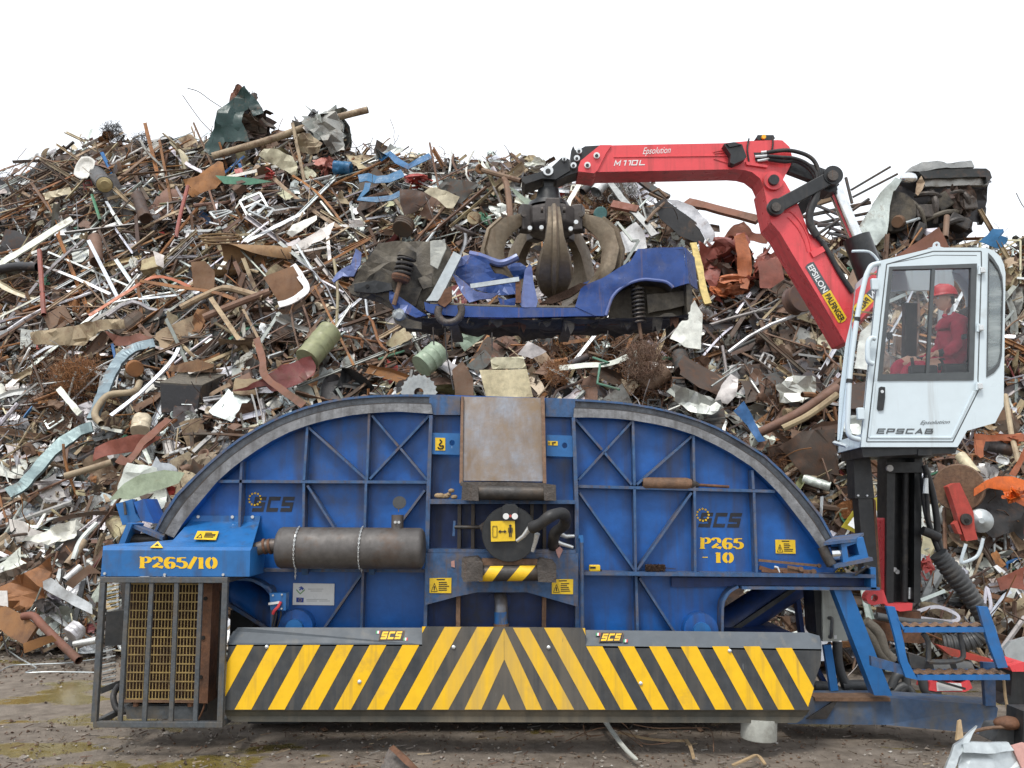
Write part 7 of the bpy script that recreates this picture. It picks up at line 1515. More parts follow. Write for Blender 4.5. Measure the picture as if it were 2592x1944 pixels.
i_tube('rust_pipe', 'open brown pipe standing upright in front of the silver car', 'pipe', HPc(C1, (1205, 820), (1185, 1080)), 7, 'rust brown', 1.0, 10)
i_poly('rust_sheet', 'triangular rusty sheet behind the cab roof below the silver car', 'sheet', HPc(C1, (560, 1310), (800, 1160), (1110, 950), (1160, 1040), (1230, 1200), (1000, 1300)), 'red brown', 1.0, .06, 1.5)
i_poly('blue_scrap', 'bright blue torn frame on the heap edge right of the cab', 'frame', HPc(C1, (1580, 1140), (1700, 1050), (1760, 980), (1890, 975), (1890, 1030), (1800, 1050), (1940, 1100), (1930, 1150), (1840, 1170), (1840, 1230), (1740, 1190)), 'sky blue', .5, .1, 2, mark='the bright blue frame')
i_crumple('concrete_lump', 'pale brown crushed hull at the right edge behind the cab', 'hull', (2555, 705), 45, 60, 'tan', .5, .9, .35)
i_tube('bent_pipe', 'wide rusty pipe with open end left of the cab roof', 'pipe', [(2180, 690), (2165, 728), (2150, 760)], 20, 'rust brown', 2.4, 16, smooth_path=False)
# right hand side machinery
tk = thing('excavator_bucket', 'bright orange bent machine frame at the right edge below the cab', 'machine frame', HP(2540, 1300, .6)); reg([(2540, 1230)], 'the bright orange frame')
i_poly('upper_plate', '', '', HPc(C2, (1150, -10), (1290, 0), (1660, -10), (1660, 70), (1440, 60), (1260, 70), (1240, 120), (1215, 240), (1150, 210)), 'orange', 1.1, .08, 1.5, parent=tk)
i_poly('shade_backing', '', '', HPc(C2, (1130, 640), (1300, 560), (1500, 600), (1680, 760), (1680, 1130), (1560, 1020), (1300, 1080), (1180, 1010), (1120, 820)), 'black', .75, .12, 2, parent=tk)  # black sheet standing in for the shaded gaps behind the orange frame
i_poly('bent_plate', '', '', HPc(C2, (1125, 570), (1260, 480), (1390, 440), (1560, 445), (1670, 480), (1670, 770), (1560, 700), (1440, 580), (1280, 560), (1125, 650)), 'bright orange', 1.25, .1, 1.2, parent=tk)
i_crumple('crumpled_wing', '', '', C2(1560, 620), 34, 26, 'bright orange', 1.3, .8, .5, parent=tk)
i_crumple('torn_cover', '', '', C2(1500, 40), 40, 20, 'orange', 1.1, .8, .5, parent=tk)
i_poly('upright_arm', '', '', HPc(C2, (1150, 60), (1220, 60), (1225, 230), (1190, 250), (1160, 220)), 'orange', 1.2, .04, 2, parent=tk)
i_poly('side_arm', '', '', HPc(C2, (1500, 420), (1580, 300), (1670, 100), (1670, 240), (1600, 380), (1560, 440)), 'orange', 1.15, .06, 1.5, parent=tk)
ra = thing('red_lever_arm', 'faded red lever arm with round hub hanging right of the crane hoses', 'lever arm', HP(*C2(1000, 1100), .8)); reg([C2(1000, 760)], 'the faded red lever arm')
rd_ = heapD(*C2(1000, 800)) - 1.0
MB('red_faded').poly(at(HPc(C2, (862, 545), (935, 510), (985, 505), (1130, 820), (1145, 990), (1175, 1100), (1050, 1120), (985, 930), (920, 720)), rd_), (0, .12, 0)).build('arm', ra, bevel=.01)
t = MB('rust_edge'); t.lathe(P(*C2(975, 560), rd_ + .10), P(*C2(975, 560), rd_ + .32), [(0, 0), (0, .30), (.5, .32), (1, .3), (1, 0)], 24); t.build('hub_drum', ra, smooth=True)
MB('dark_steel').disc(P(*C2(1050, 890), rd_ - .01), Y, .075, .04, 18).build('hub_boss', ra, smooth=True)
MB('dark_void').disc(P(*C2(1060, 905), rd_ - .035), Y, .03, .02, 12).build('bore', ra)
MB('galv').lathe(P(*C2(1215, 905), rd_ - .05), P(*C2(1195, 905), rd_ + .08), [(0, 0), (0, .035), (.1, .05), (.3, .11), (.6, .155), (1, .15), (1, 0)], 24).build('brake_disc', ra, smooth=True)
MB('red_faded').poly(at(HPc(C2, (925, 940), (960, 905), (1010, 1050), (970, 1040)), rd_ - .02), (0, .1, 0)).build('arm_lug', ra)
MB('cab_white').tube(bez([P(*C2(*p), rd_ - .05) for p in ((1050, 1150), (1000, 1320), (1020, 1345), (1150, 1290), (1200, 1210), (1230, 1090))], 4), .022, 8).build('wire_handle', ra, smooth=True)
i_drum('grey_cylinder', 'dark grey cylinder lying in front of the orange frame at the right edge', 'cylinder', C2(1270, 100), C2(1530, 160), 16, 'dark grey', .9, .05)
i_drum('cream_tube', 'cream tube hanging above the faded red lever arm', 'tube', C2(990, 220), C2(1150, 420), 13, 'cream', 1.1, .1)
basin('metal_bowl', 'shiny bowl lying below the orange frame at the right edge', 'bowl', C2(1435, 270), 14, 9, 'silver grey', .8)
i_tube('wood_pole', 'brown wooden pole leaning from the cab corner to the orange frame', 'pole', [(2545, 1000), (2560, 1100), (2578, 1172)], 6, 'tan', 1.1, 8, smooth_path=False)
ys_ = i_poly('yellow_sign', 'bright yellow sign board half hidden behind the black mast post', 'sign board', HPc(Z3, (1055, 945), (1175, 770), (1335, 755), (1338, 830), (1300, 950), (1170, 995)), 'yellow', 1.15, .04, 1, mark='the yellow sign board')
c_ = [HP(*Z3(*p), 1.2) for p in ((1085, 930), (1180, 800), (1300, 860), (1180, 985))]
MB('white_plate').poly([p + V((0, -.06, 0)) for p in c_], (0, .006, 0)).build('white_label', ys_)
i_poly('rust_sheet', 'wide rusty sheet hanging under the left of the cab', 'sheet', HPc(Z3, (660, 440), (800, 350), (1010, 330), (1000, 430), (1060, 640), (880, 700), (790, 600), (740, 480)), 'dark brown', .6, .15, 1.5, mark='the wide rusty sheet under the cab')
i_tube('rust_pole', 'long rusty pole running up to the cab from the wide rusty sheet', 'pole', HPc(Z3, (550, 355), (780, 240), (1035, 75)), 11, 'rust brown', 1.0, 10, 'the long rusty pole')
i_tube('rust_pole', 'thinner rusty pole beside the long one left of the cab', 'pole', HPc(Z3, (690, 330), (850, 250), (1030, 120)), 8, 'tan', 1.05, 8)
i_poly('blue_shard', 'bright blue torn shard above the right arm of the blue arch', 'shard', HPc(Z3, (385, 220), (450, 160), (500, 250), (575, 410), (530, 420), (470, 310)), 'blue', .9, .1, 2)
i_poly('foil_sheet', 'shiny crumpled sheet above the right arm of the blue arch', 'sheet', HPc(Z3, (0, 60), (100, 90), (240, 130), (325, 200), (250, 250), (120, 230), (30, 150)), 'silver grey', .8, .2, 3, mark='the shiny sheet above the arch')
i_poly('foil_sheet', 'crumpled cream silver sheet left of the cab', 'sheet', HPc(Z3, (640, 60), (760, 0), (880, 20), (900, 110), (800, 170), (680, 165)), 'silver grey', .7, .25, 4)
i_poly('white_sheet', 'white panel standing right of the shiny sheet', 'panel', HPc(Z3, (270, 160), (310, 60), (370, -10), (420, 20), (400, 130), (350, 180)), 'white', .7, .12, 2)
i_poly('red_scrap', 'dark red bracket at the right edge above the ladder', 'bracket', HPc(Z3, (2030, 1270), (2200, 1190), (2200, 1340), (2110, 1320), (2050, 1345)), 'faded red', .9, .08, 2)
i_crumple('red_bag', 'red crumpled sack behind the spiral hose', 'sack', C2(650, 1430), 18, 42, 'red', .7, .8, .4)
for k, pts in enumerate((((1500, 1480), (1640, 1440), (1760, 1480), (1780, 1520), (1700, 1530), (1480, 1500)), ((1550, 1400), (1700, 1340)), ((1980, 1500), (2060, 1380), (2110, 1345)), ((1940, 1470), (1960, 1320), (1985, 1440), (1960, 1480)))):
    i_strip('silver_trim', ['silver looped trim lying behind the ladder treads', 'silver strip above the looped trim behind the ladder', 'white strip pointing up right of the ladder top', 'bent silver strip looped beside the spiral hose end'][k], 'trim', HPc(Z3, *pts), 8, 3, 'silver grey', .5)
# ------------------------------------------------------------------ more loose pieces, each one with a label drawn from what it is and lies by
SPEC = [('pipe', 'scrap_pipe', 'pipe', 60), ('sheet', 'scrap_sheet', 'sheet', 75), ('bar', 'scrap_bar', 'bar', 45), ('crumple', 'crumpled_sheet', 'crumpled sheet', 45), ('profile', 'scrap_profile', 'profile', 45), ('disc', 'scrap_disc', 'disc', 14), ('drum', 'scrap_drum', 'drum', 12), ('frame', 'scrap_frame', 'frame', 8), ('box', 'dented_box', 'box', 12)]  # the frame entry makes bent rectangular frames with a middle bar
def near(px, py):
    best = None
    for x, y, ph in MARKS:
        d = math.hypot(px - x, (py - y) * 1.1)
        if d > 22 and (best is None or d < best[0]): best = (d, x, y, ph)
    d, x, y, ph = best; dx, dy = px - x, py - y
    far = 'just ' if d < 75 else ('' if d < 140 else 'some way ')
    if abs(dx) > 2 * abs(dy): rel = 'right of' if dx > 0 else 'left of'
    elif abs(dy) > 2 * abs(dx): rel = 'below' if dy > 0 else 'above'
    else: rel = ('below and ' if dy > 0 else 'above and ') + ('right of' if dx > 0 else 'left of')
    return far + rel + ' ' + ph, d
for kind, name, cat, num in SPEC:
    made = 0; tries = 0
    while made < num and tries < num * 14:
        tries += 1
        px = R.uniform(15, 2560); cr = lerp1(CREST, px); pb = 1278 + 2 * F / lerp1(BASE, px); py = R.uniform(cr + 15, min(pb - 25, 1560 if px < 420 else 1420))
        if hidden(px, py) or (px < 260 and py > 1370) or (2120 < px < 2480 and 620 < py < 1560) or (px > 2100 and py > 1250) or (850 < px < 1760 and 560 < py < 850) or (450 < px < 2080 and py > 1010 and (px - 1265) ** 2 / 860 ** 2 + (py - 1440) ** 2 / 440 ** 2 < 1): continue
        ph, d = near(px, py)
        if d > 210: continue
        s = R.uniform(.55, 1.05); vs, fs = piece(kind, s); c = colour_for(kind, px, py); a = math.radians(R.choice((R.gauss(35, 15), R.uniform(0, 180)))) if kind in ('pipe', 'bar', 'profile') else R.uniform(0, 6.28)
        m_ = frame(px, py, .35, a); o = HP(px, py, R.uniform(.22, .42)); q = [o + m_ @ p for p in vs]
        if min(p.z for p in q) < .01: continue
        a0, a1 = to_px(o - m_ @ V((0, .3, 0))), to_px(o + m_ @ V((0, .3, 0))); dx, dy = a1[0] - a0[0], a0[1] - a1[1]
        if kind in ('pipe', 'bar', 'profile'):
            if dx < 0: dx, dy = -dx, -dy
            sl = math.degrees(math.atan2(dy, dx)); ori = 'lying level ' if abs(sl) < 14 else ('upright ' if abs(sl) > 68 else ('rising right ' if sl > 0 else 'falling right '))
        else: ori = ''
        size = 'large ' if s > .88 else ('small ' if s < .7 else '')
        noun = {'pipe': 'pipe', 'sheet': 'torn sheet', 'bar': 'flat bar', 'crumple': 'crumpled sheet', 'profile': 'folded strip', 'disc': 'round disc', 'drum': 'dented drum', 'frame': 'bent frame', 'box': 'dented box'}[kind]
        lab = None
        for cand in (f'{c[0]} {noun} {ori}{ph}', f'{size}{c[0]} {noun} {ori}{ph}'):
            if cand not in LABELS and len(cand.split()) <= 16: lab = cand; break
        if not lab: continue
        mb = MB(c[2]).add(q, fs, c[2], jit(c[1])); fin(mb, name, lab, cat, {'pipe': 'loose pipes on the heap', 'sheet': 'torn sheets on the heap', 'bar': 'flat bars on the heap', 'crumple': 'crumpled sheets on the heap', 'profile': 'folded strips on the heap', 'disc': 'discs on the heap', 'drum': 'small drums on the heap', 'frame': 'frames on the heap', 'box': 'dented boxes on the heap'}[kind], True, 50 if kind in ('pipe', 'drum', 'disc') else 24)
        made += 1
hp = STUFFC.build('scrap_heap', origin=(0, 15, 0)); hp['kind'] = 'stuff'; hp['label'] = 'tall heap of rusty pipes, torn sheets, wire and mixed scrap metal behind the press'; hp['category'] = 'scrap heap'

# ================================================================== the blue car body held in the claw
car = thing('car_wreck', 'blue stripped car body with no roof held above the press by the claw', 'car wreck', (P(*B1(1180, 760), 9.9).x, 9.9, P(*B1(1180, 800), 9.9).z))
KD = 9.22; CW = 1.45
def kp(mb, name, parent=None, **k): return mb.build(name, parent or car, **k)
def dented(pts, d, th, m, name, amp=.05, freq=2.5, parent=None, cuts=3, lean=0., smooth=False):
    bm = bmesh.new(); cy = sum(p[1] for p in pts) / len(pts)
    f_ = bm.faces.new([bm.verts.new(P(x, y, d + lean * (cy - y) * d / F)) for x, y in pts]); bmesh.ops.triangulate(bm, faces=[f_])
    for _ in range(cuts): bmesh.ops.subdivide_edges(bm, edges=[e for e in bm.edges if e.calc_length() > .07], cuts=1)
    bmesh.ops.triangulate(bm, faces=bm.faces[:]); o = rv(20)
    for v in bm.verts: q = v.co * freq + o; v.co.y -= amp * (noise.noise(q) + .6 * abs(noise.noise(q * 2.2))); v.co.z += .25 * amp * noise.noise(q * 2)
    bm.verts.index_update(); vs = [v.co.copy() for v in bm.verts]; fs = [[v.index for v in f.verts] for f in bm.faces]; be = [[e.verts[0].index, e.verts[1].index] for e in bm.edges if e.is_boundary]; bm.free(); n = len(vs)
    return kp(MB(m).add(vs + [p + V((0, th, 0)) for p in vs], fs + [[n + i for i in f[::-1]] for f in fs] + [[a, b, n + b, n + a] for a, b in be]), name, parent, smooth=smooth, ang=30)
# floor pan with underside
vs = []; nx_, ny_ = 40, 14
for j in range(ny_ + 1):
    for i in range(nx_ + 1):
        x_ = 430 + 1660 * i / nx_; y_ = (690 + (x_ - 430) * .14 if x_ < 640 else 719) if x_ < 1640 else 719 - max(0, x_ - 1960) * .18
        p = P(*B1(x_, y_), KD + .03); p.y += (CW - .06) * j / ny_
        q = p * 3.2; p.z += (.10 * noise.noise(q) + .06 * noise.noise(q * 2.7) - .03 * (abs(i / nx_ - .5) < .06) + (.13 - .05 * math.sin(3.14 * i / nx_)) * (j / ny_)) * (.25 if j == 0 else 1); vs.append(p)
kp(MB('underbody').add(vs, [[j * (nx_ + 1) + i, j * (nx_ + 1) + i + 1, (j + 1) * (nx_ + 1) + i + 1, (j + 1) * (nx_ + 1) + i] for j in range(ny_) for i in range(nx_)]), 'floor_pan', smooth=True, ang=30)
kp(MB('rust').tube(bez([P(*B1(*p), KD + .5) for p in ((700, 742), (1000, 752), (1300, 748), (1600, 745), (1900, 728))], 4), .032, 8), 'exhaust_pipe', smooth=True)
kp(MB('dark_steel').lathe(P(*B1(1250, 755), KD + .7), P(*B1(1520, 752), KD + .7), [(0, 0), (0, .07), (.1, .1), (.9, .1), (1, .07), (1, 0)], 14), 'exhaust_box', smooth=True)
for k, (x_, w_, h_, m) in enumerate(((700, 60, 55, 'underseal'), (850, 40, 40, 'underbody'), (960, 90, 50, 'underseal'), (1130, 50, 70, 'rust'), (1240, 80, 45, 'underbody'), (1390, 60, 85, 'underseal'), (1500, 90, 50, 'underbody'), (1700, 70, 60, 'underseal'), (1880, 60, 80, 'underbody'), (1980, 50, 50, 'rust'))):
    dented(HPc(B1, (x_, 715), (x_ + w_, 716), (x_ + w_ * .9, 730 + h_ * .6), (x_ + w_ * .6, 725 + h_), (x_ + w_ * .3, 720 + h_ * .5), (x_ + w_ * .1, 728 + h_ * .8)), KD + .1 + .06 * (k % 4), .02, m, 'torn_flap', .06, 4)
kp(MB('dark_steel').beam(P(*B1(1640, 735), KD + .6), P(*B1(2080, 705), KD + .6), .10, .08), 'rear_axle')
for x_ in (760, 1420): kp(MB('underseal').beam(P(*B1(x_, 728), KD + .12), P(*B1(x_, 728), KD + .12) + V((0, 1.2, 0)), .12, .05, up=(0, 0, 1)), 'cross_member')
sill = at(HPc(B1, (605, 628), (640, 640), (860, 652), (1130, 660), (1400, 662), (1625, 655), (1620, 700), (1560, 706), (1100, 716), (800, 712), (640, 690), (612, 672)), KD)
kp(MB('car_blue').poly(sill, (0, .09, 0)), 'sill', bevel=.012)
kp(MB('underseal').tube([P(*B1(*p), KD + .03) for p in ((640, 640), (860, 650), (1130, 658), (1400, 660), (1600, 655))], .022, 8), 'sill_seam', smooth=True)
# rear quarter with its wheel arch
qp = HPc(B1, (1450, 655), (1500, 620), (1480, 560), (1505, 540), (1600, 500), (1690, 440), (1760, 400), (1800, 335), (1900, 328), (2058, 322), (2066, 420), (2078, 525), (2000, 545), (1960, 515), (1890, 505), (1830, 502), (1760, 520), (1700, 555), (1660, 600), (1640, 650), (1620, 705), (1560, 706))
dented(qp, KD, .03, 'car_blue', 'rear_wing', .05, 2.2, smooth=True)
# arch lip
lip = bez([V((*B1(*p), 0)) for p in ((2000, 548), (1960, 517), (1890, 506), (1830, 503), (1760, 521), (1700, 556), (1660, 601), (1640, 650), (1622, 704))], 4)
kp(MB('car_blue_pale').tube([P(p.x, p.y, KD - .02) for p in lip], .018, 8), 'arch_lip', smooth=True)
deck = [P(*B1(1800, 332), KD), P(*B1(2058, 322), KD)]
kp(MB('car_blue').poly([deck[0], deck[1], deck[1] + V((-.05, CW, -.05)), deck[0] + V((.05, CW, -.05))], (0, 0, -.02)), 'rear_deck')
kp(MB('car_blue').poly([P(*B1(2060, 325), KD + .01), P(*B1(2110, 380), KD + .3), P(*B1(2128, 560), KD + .3), P(*B1(2078, 525), KD + .01)], (.02, .0, 0)), 'rear_corner')
kp(MB('underbody').poly([P(*B1(2068, 420), KD + .02), P(*B1(2105, 560), KD + .05), P(*B1(2110, 620), KD + .05), P(*B1(2080, 700), KD + .05)], (0, CW - .1, 0)), 'rear_panel')
# inside of the arch
arch = at(HPc(B1, (1640, 700), (1660, 600), (1705, 552), (1765, 518), (1835, 500), (1960, 515), (2010, 545), (2075, 540), (2105, 600), (2095, 680), (1990, 725), (1640, 725)), KD + .32)
kp(MB('underseal').poly(arch, (0, .04, 0)), 'wheel_housing')
A_ = [P(p.x, p.y, KD + .03) for p in lip]; n = len(A_); mb = MB('underbody')
mb.add(A_ + [p + V((0, .32, 0)) for p in A_], [[i, i + 1, n + i + 1, n + i] for i in range(n - 1)]); kp(mb, 'arch_liner', smooth=True)
dented(HPc(B1, (1850, 590), (2090, 560), (2112, 600), (2060, 650), (1860, 690)), KD + .2, .02, 'underseal', 'torn_liner', .04, 3)
def spring(name, top, bot, r_, turns, d, m='rust', rod=None):
    a, b = P(*top, d), P(*bot, d); n = turns * 14; mb = MB(m)
    u = (b - a).normalized(); s1 = u.orthogonal().normalized(); s2 = u.cross(s1)
    mb.tube([a.lerp(b, i / n) + (s1 * math.cos(6.2832 * i * turns / n) + s2 * math.sin(6.2832 * i * turns / n)) * r_ for i in range(n + 1)], r_ * .2, 7)
    sp_ = kp(mb, name, smooth=True)
    MB('underbody').tube([a, b], r_ * .5, 10).build('damper', sp_, smooth=True)
    if rod: MB('rust_edge').tube([b, P(*rod, d)], r_ * .3, 8).build('damper_rod', sp_, smooth=True)
spring('coil_spring', B1(1798, 540), B1(1808, 745), .066, 9, KD + .1, 'dark_steel', B1(1822, 838))
spring('coil_spring', B1(512, 370), B1(475, 500), .088, 5, KD - .04, 'dark_steel', B1(436, 645))
kp(MB('underbody').lathe(P(*B1(520, 345), KD - .04), P(*B1(508, 385), KD - .04), [(0, 0), (0, .09), (1, .11), (1, 0)], 16), 'spring_seat', smooth=True)
kp(MB('rust').lathe(P(*B1(478, 480), KD - .04), P(*B1(468, 520), KD - .04), [(0, 0), (0, .1), (.3, .11), (.8, .09), (1, .05), (1, 0)], 16), 'spring_cup', smooth=True)
# front end
dented(HPc(B1, (240, 440), (300, 380), (350, 300), (420, 290), (560, 285), (720, 300), (760, 350), (700, 500), (640, 640), (600, 680), (520, 620), (400, 590), (250, 570), (190, 540), (215, 480)), KD + .2, .05, 'underseal', 'inner_wing', .12, 2.2)
dented(HPc(B1, (170, 545), (260, 560), (420, 590), (560, 640), (620, 690), (600, 740), (480, 700), (360, 630), (200, 590)), KD + .15, .08, 'underbody', 'front_underside', .10, 3)
dented(HPc(B1, (300, 480), (440, 420), (560, 430), (620, 520), (560, 650), (420, 640), (300, 570), (220, 560)), KD + .10, .05, 'underbody', 'engine_bay', .12, 2.4)
kp(MB('galv').poly(at(HPc(B1, (770, 345), (815, 370), (700, 600), (680, 622), (615, 622), (640, 590)), KD), (0, .12, 0)), 'windscreen_pillar', bevel=.008)
dented(HPc(B1, (640, 290), (720, 280), (730, 330), (680, 440), (640, 420)), KD + .05, .04, 'concrete', 'torn_insulation', .05, 4)
dented(HPc(B1, (570, 500), (650, 470), (650, 540), (600, 560)), KD + .05, .04, 'underseal', 'torn_insulation', .05, 4)
dented(HPc(B1, (215, 530), (330, 510), (420, 525), (430, 560), (330, 580), (215, 572)), KD - .02, .05, 'black_paint', 'front_subframe', .02, 3)
kp(MB('dark_void').disc(P(*B1(288, 541), KD - .05), Y, .02, .02, 10), 'subframe_hole')
dented(HPc(B1, (85, 510), (110, 470), (150, 440), (200, 430), (225, 340), (255, 350), (250, 430), (215, 490), (150, 490), (100, 525)), KD + .1, .03, 'car_blue_pale', 'front_wing', .1, 3)
dented(HPc(B1, (410, 560), (500, 620), (620, 700), (560, 720), (440, 670), (410, 620)), KD + .02, .04, 'car_blue', 'bulkhead_edge', .06, 3)
kp(MB('galv').lathe(P(*B1(465, 705), KD - .05), P(*B1(475, 700), KD + .1), [(0, 0), (0, .04), (.3, .07), (.5, .08), (1, .1), (1, 0)], 14), 'wheel_hub', smooth=True)
dented(HPc(B1, (430, 690), (500, 720), (590, 740), (590, 780), (500, 775), (440, 740)), KD, .04, 'underbody', 'suspension_arm', .03, 3)
# crumpled door, roof and pillar remains
dented(HPc(C3, (525, 930), (560, 790), (640, 720), (750, 690), (900, 700), (1000, 760), (1060, 800), (980, 840), (1120, 930), (1300, 1000), (1440, 1040), (1430, 1230), (1200, 1250), (950, 1200), (800, 1140), (640, 1050)), KD + .18, .03, 'car_blue', 'crumpled_roof', .16, 2.2)
dented(HPc(C3, (520, 950), (660, 1040), (860, 1190), (1000, 1215), (1190, 1205), (1060, 1290), (900, 1310), (760, 1365), (640, 1200)), KD + .02, .02, 'car_blue_pale', 'door_skin', .08, 2.5)
dented(HPc(C3, (525, 900), (600, 760), (700, 690), (780, 690), (760, 740), (690, 830), (600, 850)), KD + .06, .02, 'car_blue_pale', 'roof_edge', .05, 3)
dented(HPc(C3, (1470, 1380), (1500, 1200), (1540, 900), (1610, 810), (1640, 860), (1660, 1050), (1720, 1340), (1700, 1430), (1500, 1430)), KD + .01, .06, 'car_blue_pale', 'centre_pillar', .03, 3)
dented(HPc(C3, (1270, 880), (1360, 800), (1480, 790), (1560, 850), (1560, 1000), (1440, 1030), (1290, 970)), KD + .5, .03, 'car_blue', 'far_door', .1, 2)
kp(MB('car_blue_pale').tube(bez([P(*C3(*p), KD + .3) for p in ((760, 690), (950, 730), (1080, 780), (1200, 810), (1320, 780), (1440, 720))], 4), [.05, .05, .05, .05] + [.045] * 17, 8), 'roof_rail', smooth=True)
kp(MB('galv').beam(P(*C3(780, 1135), KD - .02), P(*C3(1460, 1035), KD - .02), .05, .04), 'door_bar')
kp(MB('rust').beam(P(*C3(1445, 1060), KD), P(*C3(1450, 1370), KD), .06, .05), 'seat_leg')
dented(HPc(C3, (1160, 1290), (1260, 1330), (1420, 1300), (1400, 1400), (1200, 1390)), KD + .02, .02, 'car_blue', 'torn_flap', .05, 3)
dented(HPc(B1, (1250, 640), (1330, 590), (1480, 520), (1530, 530), (1420, 600), (1320, 640)), KD + .15, .05, 'brush', 'seat_cushion', .05, 3)
dented(HPc(B1, (1480, 530), (1690, 440), (1750, 420), (1700, 480), (1520, 560)), KD + .5, .03, 'car_blue', 'far_wing', .04, 2)
hk_ = [P(*C3(cx, cy), KD - .12) for cx, cy in ((345, 1420), (325, 1500), (350, 1580), (420, 1635), (500, 1640), (580, 1610), (640, 1540), (655, 1460), (640, 1400))]
kp(MB('grease_steel').tube(bez(hk_, 4), .042, 10), 'tow_hook', smooth=True)
dented(HPc(B1, (680, 640), (720, 560), (760, 540), (760, 620), (720, 660)), KD - .03, .04, 'rust', 'hook_mount', .03, 3)
for k, pts in enumerate((((655, 770), (658, 830), (660, 870)), ((722, 775), (728, 880), (738, 960), (770, 1120)), ((757, 785), (762, 900)), ((1635, 790), (1620, 870), (1600, 950)), ((985, 800), (986, 900)), ((860, 640), (862, 700), (845, 750)))):
    kp(MB('dark_steel').tube(bez([P(*B1(*p), KD + .02) for p in pts], 4), .0075, 6), 'hanging_wire')
# ================================================================== ground, loose rubbish, light and camera
def ground_mat():
    m = bpy.data.materials.new('yard_mud'); m.use_nodes = True; MATS['yard_mud'] = m; nt = m.node_tree; N = nt.nodes; Lk = nt.links; b = N['Principled BSDF']
    tc = N.new('ShaderNodeTexCoord')
    def nz(s, d=6, r=.6, sc=None):
        n = N.new('ShaderNodeTexNoise'); n.inputs['Scale'].default_value = s; n.inputs['Detail'].default_value = d; n.inputs['Roughness'].default_value = r
        if sc: mp = N.new('ShaderNodeMapping'); mp.inputs['Scale'].default_value = sc; Lk.new(tc.outputs['Object'], mp.inputs[0]); Lk.new(mp.outputs[0], n.inputs[0])
        else: Lk.new(tc.outputs['Object'], n.inputs[0])
        return n.outputs['Fac']
    def rg(s, a, c, lo=0., hi=1.):
        q = N.new('ShaderNodeMapRange'); q.interpolation_type = 'SMOOTHSTEP'
        for i, v in enumerate((a, c, lo, hi)): q.inputs[i + 1].default_value = v
        Lk.new(s, q.inputs[0]); return q.outputs[0]
    def mx(f, A, B, mode='MIX'):
        x = N.new('ShaderNodeMix'); x.data_type = 'RGBA'; x.blend_type = mode
        if isinstance(f, float): x.inputs[0].default_value = f
        else: Lk.new(f, x.inputs[0])
        for i, q in ((6, A), (7, B)):
            if isinstance(q, tuple): x.inputs[i].default_value = (*q, 1)
            else: Lk.new(q, x.inputs[i])
        return x.outputs[2]
    n0, n2, n3, n4 = nz(.75, 7, .62, (1, 1.8, 1)), nz(6, 8, .7), nz(45, 6, .7), nz(1.7, 5)
    n1 = n0      # puddles gather in the hollows at the front left
    for cx, cy, ex, ey, k in ((-2.8, 6.7, 1.6, .42, .27), (-1.4, 6.5, .9, .22, .22), (-4.3, 7.45, 1.0, .25, .2), (-3.9, 6.5, 1.2, .3, .2), (-4.7, 9.2, .8, .35, .13), (1.5, 6.6, 4, 1.2, -.12)):
        a = N.new('ShaderNodeVectorMath'); a.operation = 'SUBTRACT'; Lk.new(tc.outputs['Object'], a.inputs[0]); a.inputs[1].default_value = (cx, cy, 0)
        d = N.new('ShaderNodeVectorMath'); d.operation = 'MULTIPLY'; Lk.new(a.outputs[0], d.inputs[0]); d.inputs[1].default_value = (1 / ex, 1 / ey, 0)
        e = N.new('ShaderNodeVectorMath'); e.operation = 'LENGTH'; Lk.new(d.outputs[0], e.inputs[0])
        f = N.new('ShaderNodeMath'); f.operation = 'ADD'; Lk.new(n1, f.inputs[0]); Lk.new(rg(e.outputs['Value'], .2, 1.3, k, 0), f.inputs[1]); n1 = f.outputs[0]
    c = mx(rg(n2, .3, .7), (.112, .09, .069), (.22, .183, .147)); c = mx(rg(n4, .5, .75, 0, .6), c, (.275, .238, .198)); c = mx(rg(n3, .56, .72, 0, .55), c, (.26, .23, .19)); c = mx(rg(n3, .30, .40, .6, 0), c, (.035, .028, .022))
    wet = rg(n1, .565, .60)
    c = mx(wet, c, mx(rg(n2, .35, .7), (.13, .10, .025), (.21, .165, .055)))
    pale = rg(nz(2.6, 8, .75, (1, 2.6, 1)), .66, .72, 0, .55); c = mx(pale, c, (.34, .30, .24))
    Lk.new(c, b.inputs['Base Color'])
    r = rg(n1, .565, .60, .85, .16); Lk.new(r, b.inputs['Roughness'])
    bp = N.new('ShaderNodeBump'); bp.inputs['Distance'].default_value = .03
    ad = N.new('ShaderNodeMath'); ad.operation = 'MULTIPLY'; Lk.new(mx(.5, nz(30, 8, .75), nz(8, 6)), ad.inputs[0]); ad.inputs[1].default_value = 1.0
    st_ = rg(n1, .565, .60, .9, .06); Lk.new(st_, bp.inputs['Strength']); Lk.new(ad.outputs[0], bp.inputs['Height']); Lk.new(bp.outputs[0], b.inputs['Normal'])
ground_mat()
gx = [-400, -150, -60, -25] + [-14 + .5 * i for i in range(57)] + [25, 60, 150, 400]; gy = [-400, -100, -30, -8, 0] + [2 + .4 * i for i in range(36)] + [20, 40, 90, 200, 600]
vs = []
for y in gy:
    for x in gx:
        z = 0
        if abs(x) < 14 and 2 <= y < 16: z = .035 * noise.noise(V((x * .7, y * .9, 0))) + .015 * noise.noise(V((x * 2.2, y * 2.5, 5))) - .02
        vs.append(V((x, y, z)))
nx_ = len(gx)
g = MB('yard_mud').add(vs, [[j * nx_ + i, j * nx_ + i + 1, (j + 1) * nx_ + i + 1, (j + 1) * nx_ + i] for j in range(len(gy) - 1) for i in range(nx_ - 1)]).build('ground', origin=(0, 0, 0), smooth=True, ang=180); g['kind'] = 'structure'
